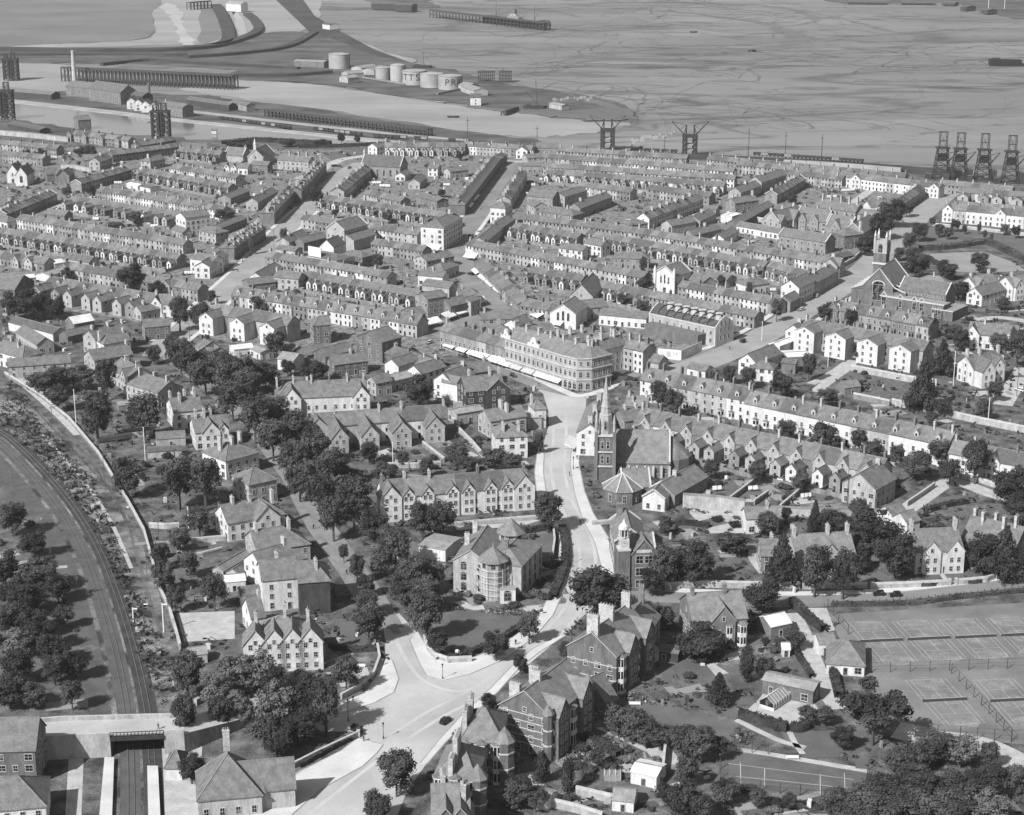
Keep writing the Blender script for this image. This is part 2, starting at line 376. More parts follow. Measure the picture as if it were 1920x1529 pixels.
TONES = ['slate_a', 'slate_b', 'slate_b', 'slate_c', 'slate_d']
def terrace(label, p0, p1, hr=8.0, he=5.6, w=8.4, unit=5.4, wall='pale', wing=None, wingdim=(2.9, 4.2, 4.0, 5.5), wmix=None, front='f', detail=0,
            dormers=0, bays=0, chims=1, cm='chimney_pale', hip=(0, 0), group=None, cat='terrace', name='terrace_row', wskip=(), yard=1, gables=None, door=1, storeys=2, wwall=None, tones=None, fm='trim', cl=1.5, coping=0, chh=1.9):
    a = G(*p0, hr); b = G(*p1, hr); T = Thing(name, label, cat, (a+b)/2, group)
    L = (b-a).length; n = max(2, round(L/unit)); u = L/n
    if hr < 9: wall = {'white': 'pale', 'pale': 'stone'}.get(wall, wall)
    k = block(T, a, b, hr, he, w, wall, 'slate_b', hip, seg=n, tones=tones or TONES, coping=coping)
    for i in range(0, n+1, 1 if hr > 9.9 else 2):
        x = min(max(u*i, .6), L-.6)
        if random.random() < .95: T.put('chimney', chimney_mesh(cl, .75, chh if i % 3 else chh*.85, cm if random.random() < .6 else 'chimney_brick', 3), k.fr, x, random.choice((-.3, 0, .3)), hr, math.pi/2)
    far = T.mb(k.fr); nf = 0
    for side in ('f', 'b'):
        if not seen(k, side) or (wing == side and side != front): continue
        y = -w/2 if side == 'f' else w/2; sg = -1 if side == 'f' else 1
        for i in range(n):
            xm = u*(i+.5)
            if detail and side == front:
                s0 = xm if side == 'f' else L-xm; m = 1 if i % 2 else -1
                put_on(k, 'door', door_mesh(), side, s0+m*u*.3, 0)
                for zz in range(1, storeys):
                    put_on(k, 'window', window_mesh(1.0, 1.7, fm), side, s0-m*u*.2, 3.1*zz+.7)
                    put_on(k, 'window', window_mesh(.9, 1.6, fm), side, s0+m*u*.28, 3.1*zz+.7)
                if bays: put_on(k, 'bay_window', bay_mesh(wall if wall != 'brick' else 'pale', 'slate_b', 2.7, 2.9, 1.2, bays), side, s0-m*u*.2, 0, 0)
                else: put_on(k, 'window', window_mesh(1.2, 1.7, fm), side, s0-m*u*.2, .8)
            else:
                for q in ((-.25, .22) if random.random() < .8 else (0,)):
                    for zz in range(storeys):
                        z = 3.0*zz+.8
                        if z+1.3 > he: continue
                        x = xm+q*u
                        if zz == 0 and q > 0 and door: bx = (x-.5, x+.5, 0, 2.2)
                        else: bx = (x-.48, x+.48, z, z+1.45)
                        ya, yb = sorted((y, y+sg*.05)); far.box(bx[0], bx[1], ya, yb, bx[2], bx[3], 'glass')
                        ya, yb = sorted((y, y+sg*.09)); far.box(bx[0]-.12, bx[1]+.12, ya, yb, bx[2]-.16, bx[2], 'trim'); nf += 1
        if not detail and wing != side:
            x = 0
    if nf: far.build('window', T.o, 'stuff')
    for side, e in (('l', 0), ('r', 1)):
        if seen(k, side) and not hip[e] and random.random() < .7: put_on(k, 'window', window_mesh(.9, 1.3, fm), side, w*.5, he-2.0)
    if dormers:
        for i in range(dormers):
            x = L*(i+.5)/dormers; sgn = 1 if front == 'f' else -1
            T.put('dormer', dormer_mesh(), k.fr, x, -sgn*(w/2-.9), he+.9*(hr-he)/(w/2)-.1, 0 if front == 'f' else math.pi)
    if gables:
        for t, gw, pr in gables: cross_gable(k, t, front, gw, pr, wall=wwall)
    if wing and seen(k, wing):
        for i in range(n):
            if i in wskip: continue
            ww, wl, whe, whr = wingdim; s = u*(i+.5)+(u*.1 if i % 2 else -u*.1)
            if wing == 'b': s = L-s
            wl2 = wl if i % 4 else wl+.8
            wm, rm = wing_meshes(ww, wl2, whe, whr, random.choice(wmix or [wall, wall, 'stone', 'white']), random.choice(('slate_a', 'slate_b', 'slate_c')))
            wo = put_on(k, 'rear_wing', wm, wing, s, 0); r = bpy.data.objects.new('roof', rm); C.objects.link(r); r.parent = wo
            if i % 2 == 0: put_on(k, 'chimney', chimney_mesh(.9, .7, 1.2, cm, 2), wing, s, whr-.2, wl2*.8)
        if yard:
            y = T.mb(k.fr); sg = -1 if wing == 'f' else 1; y0 = sg*w/2; dpt = wingdim[1]+yard_depth
            for i in range(n+1):
                x = u*i; ya, yb = sorted((y0, y0+sg*dpt)); y.box(x-.13, x+.13, ya, yb, 0, 1.7, 'wall_grey')
                if i < n:
                    yy = y0+sg*dpt; ya, yb = sorted((yy, yy-sg*random.uniform(1.6, 2.6))); xx = x+random.uniform(.2, u*.4)
                    y.box(xx, xx+random.uniform(1.6, 2.6), ya, yb, 0, random.uniform(2, 2.6), random.choice(('wall_grey', 'stone', 'white')), random.choice(('slate_a', 'slate_c', 'lead')))
            yy = y0+sg*dpt; y.box(0, L, yy-.15, yy+.15, 0, 1.8, 'wall_grey'); y.build('yard_wall', T.o, 'stuff')
    return k
yard_depth = 5.0
def house(label, p0, p1, hr=9, he=6, w=8.5, wall='pale', roof='slate_b', hip=(0, 0), ch=((.1, 0), (.9, 0)), gab=(), cat='house', name='house', wins=1, group=None,
          step=3.2, cm='chimney_pale', chh=2.0, fm='trim', door=1, coping=0, barge=0, cl=1.6, ext=None, pots=3):
    a = G(*p0, hr); b = G(*p1, hr)
    T = Thing(name, label, cat, (a+b)/2, group)
    if (b-a).length < 4: d = (b-a).normalized(); m = (a+b)/2; a = m-d*2; b = m+d*2
    k = block(T, a, b, hr, he, w, wall, roof, hip, coping=coping, barge=barge)
    if wins:
        dn = False
        for s in 'flrb':
            if seen(k, s): auto_windows(k, s, step=step, fm=fm, door=(door and not dn and s in 'fb')); dn = dn or s in 'fb'
    for c in ch: chim(k, c[0], c[1], l=cl, h=chh, m=cm, pots=pots)
    for g in gab: cross_gable(k, g[0], g[1], g[2], g[3], g[4] if len(g) > 4 else 0, fm=fm)
    return k
def shed(label, p0, p1, hr=3.2, he=2.3, w=4, wall='grey', roof='slate_a', group=None, hip=(0, 0), cat='shed', name='shed', door=1):
    a = G(*p0, hr); b = G(*p1, hr); T = Thing(name, label, cat, (a+b)/2, group); k = block(T, a, b, hr, he, w, wall, roof, hip, ov=.2)
    if door:
        for s in 'fl':
            if seen(k, s): put_on(k, 'door', door_mesh(1.0, min(2.0, he-.2)), s, (k.L if s == 'f' else k.w)*.5, 0); break
    return k
# ------------------------------------------------------------------ the ground and what lies flat on it
def poly_mesh(name, pts, z, m, thick=0, w2=None):
    """flat sheet (or slab) from ground points; any simple polygon"""
    P = [Vector((p[0], p[1], 0)) for p in pts]; tri = geometry.tessellate_polygon([P])
    ar = sum(P[i].x*P[(i+1) % len(P)].y-P[(i+1) % len(P)].x*P[i].y for i in range(len(P)))
    v = [(p.x, p.y, z) for p in P]; f = []
    for t in tri:
        a, b, c = (P[i] for i in t)
        f.append(tuple(t) if (b-a).cross(c-a).z > 0 else tuple(t)[::-1])
    if thick:
        n = len(P); v += [(p.x, p.y, z-thick) for p in P]
        for i in range(n):
            j = (i+1) % n; q = (i, i+n, j+n, j); f.append(q if ar > 0 else q[::-1])
    me = bpy.data.meshes.new(name); me.from_pydata(v, [], f); me.materials.append(MATS[m]); me.update(); return me
def sheet(name, px, z, m, thick=0, extra=(), kind='structure'):
    o = link(name, poly_mesh(name, [G(*p, z) for p in px]+[Vector(e) for e in extra], z, m, thick)); o['kind'] = kind; return o
def smooth(pts, n=6, closed=False):
    """Catmull-Rom through the points"""
    P = [Vector(p) for p in pts]; out = []
    if len(P) < 3: return P
    Q = [P[0]*2-P[1]]+P+[P[-1]*2-P[-2]]
    for i in range(1, len(Q)-2):
        for k in range(n):
            t = k/n; a, b, c, d = Q[i-1:i+3]
            out.append(.5*((2*b)+(c-a)*t+(2*a-5*b+4*c-d)*t*t+(3*b-a-3*c+d)*t**3))
    return out+[P[-1]]
def offset_line(P, d):
    out = []
    for i, p in enumerate(P):
        t = (P[min(i+1, len(P)-1)]-P[max(i-1, 0)]).normalized(); out.append(p+Vector((t.y, -t.x))*d)
    return out
def ribbon(name, pts, width, z, m, thick=0, kind='structure', world=False, off=0, sm=6):
    P = smooth([p if world else G(*p, z) for p in pts], sm); me = None
    if name in ('road', 'lane', 'railway_bed', 'path'): ROADS.append((P, width/2+1))
    A = offset_line(P, off-width/2); B = offset_line(P, off+width/2); n = len(P)
    v = [(p.x, p.y, z) for p in A]+[(p.x, p.y, z) for p in B]; f = [(i, n+i, n+i+1, i+1) for i in range(n-1)]
    if thick:
        v += [(p.x, p.y, z-thick) for p in A]+[(p.x, p.y, z-thick) for p in B]
        for i in range(n-1): f += [(i, i+1, 2*n+i+1, 2*n+i), (n+i+1, n+i, 3*n+i, 3*n+i+1)]
        f += [(0, 2*n, 3*n, n), (n-1, 2*n-1, 4*n-1, 3*n-1)]
    me = bpy.data.meshes.new(name); me.from_pydata(v, [], f); me.materials.append(MATS[m]); me.update()
    if kind is None: return me
    o = link(name, me); o['kind'] = kind; return o
B20 = 30000.0
o = link('mudflat', poly_mesh('mudflat', [(-B20, -2000), (B20, -2000), (B20, B20), (-B20, B20)], -1.2, 'mud')); o['kind'] = 'structure'
sheet('town_ground', [(0, 243), (140, 252), (330, 262), (430, 262), (560, 272), (760, 278), (990, 281), (1240, 290), (1420, 299), (1700, 326), (1920, 338)], 0, 'garden',
      extra=[(900, 1180), (1500, 600), (1500, -300), (-1500, -300), (-1500, 900), (-900, 1480)])
# far shore, estuary and dock land (each sheet lies a little above the one below)
def far(name, pts, z, m, thick=.4):
    if name in ('quay', 'dock_water', 'railway_embankment'): return sheet(name, pts, z, m, thick)
    P = smooth([G(*p, z) for p in pts+pts[:1]], 6)[:-1]; P = [p+Vector((random.gauss(0, 2.2), random.gauss(0, 3.5))) for p in P]
    o = link(name, poly_mesh(name, P, z, m, thick)); o['kind'] = 'structure'; return o
far('moor', [(-150, -30), (270, -8), (283, 25), (290, 60), (250, 76), (150, 80), (60, 84), (-150, 82)], -.6, 'marsh')
far('saltmarsh', [(270, -8), (560, -30), (600, 20), (560, 60), (480, 66), (410, 80), (300, 84), (-150, 92), (-150, 82), (60, 84), (250, 76), (290, 60), (283, 25)], -.75, 'mud_pale')
far('creek', [(315, 5), (340, 20), (345, 45), (368, 80), (338, 82), (328, 50), (318, 32), (300, 14)], -.55, 'creek', 0)
far('creek', [(437, 20), (447, 22), (465, 66), (456, 70)], -.5, 'creek', 0)
far('saltmarsh', [(375, 12), (415, 10), (420, 60), (395, 78), (372, 80)], -.5, 'marsh')
far('moor', [(-150, 96), (120, 93), (300, 92), (400, 84), (470, 66), (560, 60), (600, 95), (580, 130), (440, 130), (260, 120), (60, 118), (-150, 112)], -.55, 'far_land')
far('railway_embankment', [(505, -12), (560, -12), (590, 30), (640, 60), (700, 92), (770, 118), (740, 128), (640, 96), (590, 70), (560, 40)], -.4, 'levee')
far('point_land', [(530, 70), (590, 62), (650, 84), (700, 104), (770, 118), (830, 128), (900, 144), (960, 160), (1060, 172), (1150, 190), (1193, 213), (1160, 222), (1100, 213), (1030, 207), (960, 208), (880, 196), (800, 186), (700, 172), (640, 162), (540, 152), (440, 147), (470, 120), (560, 105)], -.35, 'far_land')
far('point_beach', [(1060, 176), (1150, 196), (1192, 216), (1150, 226), (1080, 222), (1000, 214), (900, 203), (880, 196), (960, 206), (1030, 205), (1100, 211), (1140, 206), (1110, 193)], -.3, 'mud_wet')
far('foreshore', [(586, 44), (610, 52), (640, 62), (720, 96), (780, 114), (760, 117), (700, 102), (640, 80), (600, 64)], -.5, 'mud_pale')
far('river_bank', [(-150, 120), (120, 122), (140, 168), (-150, 162)], -.7, 'mud_pale')
far('river_bank', [(340, 166), (440, 150), (540, 155), (640, 166), (800, 190), (960, 212), (1080, 226), (1180, 232), (1100, 250), (980, 255), (830, 240), (640, 210), (440, 182)], -.9, 'mud_pale')
far('dock_land', [(-150, 166), (130, 172), (350, 178), (440, 186), (640, 214), (830, 244), (1000, 262), (1000, 274), (760, 266), (640, 258), (560, 246), (330, 222), (200, 206), (20, 186), (-150, 176)], .0, 'far_land', 1.2)
far('dock_water', [(-150, 182), (20, 193), (200, 213), (330, 227), (560, 251), (640, 262), (760, 272), (560, 270), (430, 262), (330, 262), (140, 254), (-150, 244)], -.2, 'dock_water')
far('quay', [(20, 186), (200, 206), (330, 222), (560, 246), (760, 266), (760, 270), (560, 251), (330, 227), (200, 212), (20, 192)], .3, 'concrete', 1.5)
far('quay', [(350, 206), (560, 230), (760, 252), (880, 262), (880, 264.5), (760, 255), (560, 234), (350, 210)], .25, 'concrete', .3)
far('dock_land', [(-150, 225), (30, 226), (140, 242), (240, 252), (330, 256), (330, 264), (140, 256), (-150, 246)], .2, 'far_land', 1)
far('far_shore', [(1530, -40), (1550, 2), (1700, 6), (1780, 5), (1830, 18), (1860, 26), (1990, 30), (2300, -40)], -.5, 'far_land')
far('far_shore', [(650, -30), (680, -2), (740, 10), (830, 14), (800, 2), (870, -6), (1000, -30)], -.5, 'far_land')
# dark drainage channels across the mud, narrow and bent
def channel(pts, wd):
    P = smooth([G(*p, -1.0) for p in pts], 8); n = len(P); P = [p+Vector((random.gauss(0, 3), random.gauss(0, 5))) for p in P]; wds = [max(.4, wd*(.2+.8*math.sin(math.pi*i/(n-1)))*random.uniform(.3, 1.4)) for i in range(n)]
    A = []; Bq = []
    for i, p in enumerate(P):
        t = (P[min(i+1, n-1)]-P[max(i-1, 0)]).normalized(); q = Vector((t.y, -t.x))*wds[i]/2; A.append(p-q); Bq.append(p+q)
    v = [(p.x, p.y, -1.0) for p in A]+[(p.x, p.y, -1.0) for p in Bq]; me = bpy.data.meshes.new('mud_channel')
    me.from_pydata(v, [], [(i, n+i, n+i+1, i+1) for i in range(n-1)]); me.materials.append(MATS['mud_wet']); me.update()
    o = link('mud_channel', me); o['kind'] = 'structure'
for pts, wd in [([(1230, 20), (1330, 30), (1420, 42), (1470, 58), (1500, 72), (1480, 84), (1420, 94), (1350, 100), (1260, 112)], 30), ([(1290, 14), (1420, 10), (1500, 22), (1530, 40), (1470, 50)], 13),
                ([(1500, 18), (1560, 32), (1640, 50), (1690, 64)], 8), ([(1400, 92), (1480, 110), (1600, 122), (1720, 126), (1830, 120)], 14), ([(1000, 128), (1080, 118), (1150, 104), (1250, 90), (1360, 86)], 7), ([(980, 140), (1060, 128), (1130, 120), (1250, 124), (1380, 140)], 7),
                ([(1020, 160), (1120, 178), (1200, 186), (1290, 188)], 4), ([(850, 6), (960, 12), (1060, 26), (1090, 34)], 8), ([(700, 170), (800, 192), (920, 208), (1040, 224), (1150, 236)], 6), ([(1280, 190), (1400, 204), (1480, 222), (1540, 244)], 4)]:
    channel(pts, wd)
def creeks(n):
    """fine branching gullies wandering over the mud, joined"""
    V = []; F = []
    def walk(p, a, w_, L, dep):
        prev = None
        for i in range(L):
            a += random.gauss(0, .28); p = p+Vector((math.cos(a), math.sin(a)*1.5))*9; w_ *= .97
            if p.y < 1500+max(0, -p.x)*.4 or p.x < -350+(p.y-1500)*-.12: return
            t = Vector((-math.sin(a), math.cos(a)))*w_*random.uniform(.4, 1.2); V.extend([(p.x-t.x, p.y-t.y, -1.05), (p.x+t.x, p.y+t.y, -1.05)]); k = len(V)
            if prev: F.append((prev-2, prev-1, k-1, k-2))
            prev = k
            if dep and random.random() < .07: walk(p, a+random.choice((-.7, .7)), w_*.7, L//2, dep-1)
    for i in range(n): walk(Vector((random.uniform(-100, 800), random.uniform(1560, 3000))), random.choice((0, 0, math.pi, .6, 2.6)), random.uniform(.8, 2.4), random.randint(14, 50), 2)
    me = bpy.data.meshes.new('mud_channel'); me.from_pydata(V, [], F); me.materials.append(MATS['mud_wet']); o = link('mud_channel', me); o['kind'] = 'structure'
creeks(90)
# dark field banks and levees seen as lines across the moor
for pts, wd, h in [([(-60, 88), (150, 91), (300, 90), (400, 83), (428, 68), (418, 30), (405, 8)], 16, 3), ([(400, 83), (440, 74), (482, 56), (478, 36), (464, 24)], 12, 3), ([(350, 104), (450, 97), (540, 84), (590, 58)], 10, 2.5),
                   ([(190, 118), (280, 110), (350, 115), (450, 120), (560, 126)], 7, 2), ([(440, 138), (540, 138), (620, 132)], 8, 2.5), ([(0, 101), (200, 100), (350, 101)], 6, 1.5)]:
    ribbon('levee', pts, wd, h, 'levee', thick=h+1)
# ------------------------------------------------------------------ roads
road = [(984, 718), (1018, 738), (1028, 770), (1029, 797), (1014, 850), (1007, 885), (1012, 930), (1034, 962), (1051, 1000), (1054, 1050), (1044, 1100), (1019, 1150), (984, 1186), (930, 1222), (880, 1240), (832, 1245), (806, 1234), (794, 1210), (778, 1182), (748, 1150),
        (716, 1160), (722, 1200), (722, 1236), (714, 1268), (690, 1300), (640, 1322), (600, 1332), (600, 1372), (660, 1372), (672, 1384), (640, 1408), (560, 1446), (500, 1490), (420, 1560), (420, 1600), (700, 1600), (745, 1529), (765, 1480), (800, 1432), (835, 1392), (884, 1342), (932, 1298), (975, 1250), (1012, 1222), (1062, 1190),
        (1088, 1160), (1120, 1132), (1152, 1104), (1151, 1060), (1141, 1008), (1113, 963), (1096, 920), (1086, 870), (1086, 832), (1096, 790), (1100, 742)]
sheet('road', road, .02, 'asphalt')
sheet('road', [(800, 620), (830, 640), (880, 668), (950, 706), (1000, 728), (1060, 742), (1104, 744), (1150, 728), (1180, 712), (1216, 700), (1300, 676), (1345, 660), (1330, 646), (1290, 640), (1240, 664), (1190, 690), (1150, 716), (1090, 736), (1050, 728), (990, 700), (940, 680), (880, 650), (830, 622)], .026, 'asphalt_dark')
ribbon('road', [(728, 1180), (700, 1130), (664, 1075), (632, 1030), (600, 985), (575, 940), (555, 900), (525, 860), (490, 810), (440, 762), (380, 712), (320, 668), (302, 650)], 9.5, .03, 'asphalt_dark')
ribbon('road', [(296, 668), (318, 640), (360, 606), (400, 566), (428, 540), (470, 500), (505, 462), (540, 425), (580, 388), (600, 366), (640, 330), (680, 306)], 15, .034, 'asphalt_mid')
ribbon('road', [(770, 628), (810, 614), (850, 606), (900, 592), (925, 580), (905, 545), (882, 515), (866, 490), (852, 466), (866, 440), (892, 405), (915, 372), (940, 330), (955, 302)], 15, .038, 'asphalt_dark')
ribbon('road', [(925, 580), (948, 590), (990, 612), (1040, 622), (1080, 630)], 9, .03, 'asphalt_dark')
ribbon('road', [(900, 300), (955, 303), (990, 304)], 9, .042, 'asphalt')
ribbon('road', [(1210, 702), (1290, 690), (1360, 664), (1430, 630), (1500, 586), (1560, 550), (1610, 516), (1650, 478), (1690, 436), (1730, 400), (1765, 370), (1790, 352)], 17, .034, 'asphalt_mid')
ribbon('road', [(1138, 1112), (1180, 1118), (1260, 1120), (1360, 1124), (1460, 1128), (1560, 1126), (1680, 1120), (1800, 1108), (1960, 1092)], 9, .03, 'asphalt_dark')
ribbon('lane', [(1486, 1150), (1505, 1186), (1525, 1236), (1552, 1300), (1572, 1330)], 5, .03, 'path')
ribbon('lane', [(1680, 1368), (1760, 1386), (1850, 1402), (1960, 1460)], 10, .03, 'path')
ribbon('lane', [(1690, 962), (1728, 936), (1770, 908), (1800, 905), (1870, 930), (1960, 948)], 7, .03, 'path')
ribbon('lane', [(1520, 720), (1560, 700), (1590, 680)], 4.5, .03, 'path'); ribbon('lane', [(1528, 735), (1558, 712), (1588, 690), (1600, 676)], 5, .032, 'path')
ribbon('lane', [(1880, 760), (1920, 690)], 8, .03, 'path')
ribbon('lane', [(1830, 600), (1880, 596), (1960, 610)], 6, .03, 'path')
ribbon('lane', [(20, 700), (60, 730), (110, 775), (150, 815)], 5, .03, 'path')
ribbon('lane', [(1552, 426), (1580, 400), (1600, 380), (1640, 352)], 6, .03, 'path')
ribbon('lane', [(384, 340), (330, 348), (240, 360), (170, 372), (100, 390)], 8, .03, 'path')
ribbon('lane', [(560, 336), (600, 320), (640, 300), (690, 292)], 9, .045, 'path')
# raised pavements with a kerb
pv = [[(1008, 848), (1003, 885), (1008, 932), (1030, 964), (1047, 1002), (1050, 1050), (1040, 1098), (1015, 1147), (980, 1183), (928, 1218), (880, 1236), (834, 1241), (809, 1230), (797, 1208), (782, 1184), (770, 1200), (786, 1240), (800, 1265), (832, 1275), (880, 1264), (945, 1236), (1000, 1196), (1036, 1154), (1058, 1105), (1068, 1052), (1063, 1003), (1046, 966), (1025, 932), (1018, 885), (1020, 850)],
      [(1085, 832), (1085, 870), (1095, 920), (1112, 963), (1140, 1008), (1150, 1060), (1151, 1104), (1130, 1108), (1128, 1060), (1116, 1016), (1094, 975), (1078, 925), (1070, 872), (1073, 832)],
      [(712, 1234), (706, 1268), (684, 1300), (640, 1318), (640, 1337), (700, 1318), (738, 1298), (747, 1272), (735, 1238)],
      [(672, 1384), (700, 1392), (718, 1396), (706, 1412), (680, 1436), (600, 1480), (545, 1529), (500, 1560), (440, 1560), (510, 1486), (565, 1446), (640, 1408)],
      [(800, 1432), (835, 1392), (884, 1342), (932, 1298), (975, 1250), (1012, 1222), (1062, 1190), (1050, 1192), (1000, 1216), (962, 1248), (922, 1290), (872, 1336), (824, 1388), (788, 1432)]]
for p in pv:
    sheet('pavement', p, .14, 'pavement', .14)
    ribbon('gutter', p+p[:1], .7, .05, 'gutter', sm=1)
for o_ in (-3.2, 1.8): ribbon('wheel_track', [(1046, 770), (1046, 830), (1042, 880), (1056, 940), (1085, 995), (1098, 1050), (1086, 1110), (1048, 1170), (985, 1228), (900, 1292), (800, 1345), (690, 1420), (560, 1520)], 1.1, .04+.001*o_, 'asphalt_worn', off=o_)
ribbon('wheel_track', [(738, 1190), (762, 1238), (800, 1280), (870, 1296), (940, 1262)], 1.2, .047, 'asphalt_worn')
ribbon('pavement', [(1300, 681), (1360, 657), (1430, 624), (1500, 580), (1560, 543), (1608, 510)], 3, .14, 'pavement', .14, off=-9)
ribbon('pavement', [(1380, 664), (1440, 634), (1510, 590), (1570, 552), (1620, 516)], 3, .14, 'pavement', .14, off=9)
ribbon('pavement', [(1160, 1098), (1260, 1106), (1360, 1110), (1470, 1113), (1600, 1110), (1720, 1102), (1960, 1074)], 3, .14, 'pavement', .14)
ribbon('pavement', [(955, 690), (1000, 706), (1046, 728), (1088, 742), (1140, 728), (1170, 706)], 4, .14, 'pavement', .14)
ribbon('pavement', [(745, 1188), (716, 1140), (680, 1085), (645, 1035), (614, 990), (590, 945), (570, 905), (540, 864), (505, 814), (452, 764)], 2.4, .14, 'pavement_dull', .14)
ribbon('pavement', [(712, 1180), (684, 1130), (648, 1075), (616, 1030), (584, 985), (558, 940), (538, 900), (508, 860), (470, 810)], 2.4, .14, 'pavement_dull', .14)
for k in (-8.6, 8.6):
    ribbon('pavement', [(318, 640), (360, 606), (400, 566), (428, 540), (470, 500), (505, 462), (540, 425), (580, 388)], 2.4, .14, 'pavement', .14, off=k)
    ribbon('pavement', [(866, 440), (892, 405), (915, 372), (940, 330)], 2.4, .14, 'pavement', .14, off=k)
# ------------------------------------------------------------------ lawns, courts, yards, beds
for p in [[(848, 1142), (960, 1150), (985, 1150), (975, 1175), (935, 1205), (880, 1222), (835, 1238), (815, 1228), (815, 1190), (830, 1160)], [(985, 1005), (1036, 1000), (1042, 1045), (985, 1050)], [(1000, 1080), (1045, 1075), (1040, 1100), (1010, 1140), (970, 1140)],
          [(1240, 1232), (1290, 1238), (1380, 1262), (1370, 1292), (1300, 1282), (1235, 1262)], [(1140, 1310), (1200, 1306), (1290, 1330), (1380, 1360), (1370, 1392), (1290, 1368), (1200, 1345), (1150, 1328)], [(1360, 1190), (1470, 1198), (1510, 1260), (1400, 1240)],
          [(1480, 1372), (1620, 1368), (1660, 1400), (1580, 1420), (1505, 1420)], [(1692, 1076), (1760, 1072), (1760, 1098), (1700, 1098)], [(1775, 1072), (1825, 1072), (1845, 1092), (1780, 1096)], [(1320, 1078), (1400, 1072), (1412, 1092), (1318, 1096)],
          [(1620, 1070), (1650, 1070), (1690, 1100), (1620, 1102)], [(1080, 1376), (1120, 1356), (1220, 1400), (1200, 1432), (1120, 1410)], [(630, 1165), (700, 1150), (705, 1215), (650, 1220), (618, 1190)], [(660, 1250), (705, 1236), (700, 1262), (665, 1290)],
          [(1700, 445), (1760, 420), (1860, 436), (1990, 452), (1990, 520), (1900, 480), (1840, 462), (1740, 468)], [(600, 286), (700, 280), (720, 292), (620, 300)], [(990, 1335), (1050, 1380), (1000, 1400)], [(1250, 1290), (1380, 1330), (1400, 1350), (1280, 1320)], [(560, 1420), (660, 1370), (674, 1380), (600, 1420), (560, 1440)]]:
    sheet('lawn', p, .012, 'lawn')
sheet('back_yards', [(-20, 276), (700, 282), (1000, 288), (1420, 306), (1760, 346), (1800, 360), (1640, 440), (1560, 520), (1400, 600), (1190, 690), (1000, 640), (700, 690), (420, 640), (240, 600), (-20, 560)], .004, 'yard')
sheet('bowling_green', [(1735, 476), (1845, 472), (1900, 492), (1925, 508), (1840, 512), (1770, 508)], .02, 'green_pale')
sheet('tennis_ground', [(1555, 1152), (1960, 1128), (1960, 1400), (1850, 1390), (1700, 1372), (1620, 1280), (1570, 1190)], .012, 'court')
sheet('tennis_ground', [(1352, 1410), (1440, 1414), (1626, 1440), (1620, 1500), (1350, 1476)], .014, 'lawn')
for p in [[(1392, 1340), (1455, 1300), (1520, 1310), (1535, 1330), (1510, 1350), (1475, 1358), (1440, 1352)], [(330, 1150), (440, 1146), (440, 1198), (345, 1204)], [(1508, 1140), (1550, 1140), (1566, 1182), (1548, 1186)], [(1290, 960), (1330, 940), (1400, 950), (1395, 1000), (1330, 1000)],
          [(300, 1400), (380, 1380), (370, 1600), (300, 1600)], [(130, 1400), (158, 1390), (150, 1600), (118, 1600)]]:
    sheet('yard', p, .016, 'path')
for p in [[(1250, 868), (1300, 880), (1420, 900), (1560, 935), (1540, 955), (1420, 945), (1280, 940)], [(1330, 1020), (1420, 1000), (1430, 1060), (1340, 1060)], [(1440, 980), (1500, 1000), (1480, 1010)], [(250, 1000), (420, 990), (430, 1050), (330, 1110), (290, 1060)], [(1740, 930), (1810, 940), (1800, 960), (1740, 955)],
          [(1590, 700), (1640, 690), (1700, 720), (1640, 750), (1580, 745)], [(680, 830), (820, 820), (830, 870), (690, 890)], [(1290, 1470), (1340, 1410), (1350, 1440), (1340, 1500), (1300, 1500)], [(1000, 1440), (1100, 1440), (1200, 1480), (1180, 1529), (1000, 1529)]]:
    sheet('vegetable_beds', p, .01, 'soil')
for a in [([(1380, 1350), (1460, 1388), (1510, 1402)], 2), ([(1480, 1372), (1490, 1392), (1505, 1414)], 1.6), ([(1130, 1330), (1250, 1372), (1350, 1400), (1440, 1414), (1628, 1446)], 2.2), ([(1040, 1350), (1090, 1350), (1120, 1362), (1220, 1410)], 1.8), ([(1765, 1075), (1775, 1090), (1780, 1100)], 1.6), ([(940, 1128), (990, 1090), (1010, 1060)], 2.5),
          ([(860, 1128), (890, 1140), (940, 1132)], 3), ([(1010, 990), (1080, 982), (1120, 980)], 2), ([(855, 990), (960, 984), (1010, 972)], 4), ([(1410, 1030), (1412, 1050), (1430, 1075)], 2.5), ([(1400, 1338), (1430, 1310), (1440, 1290)], 1.6), ([(560, 1255), (620, 1240), (660, 1225)], 1.6)]:
    ribbon('path', a[0], a[1], .018, 'path')
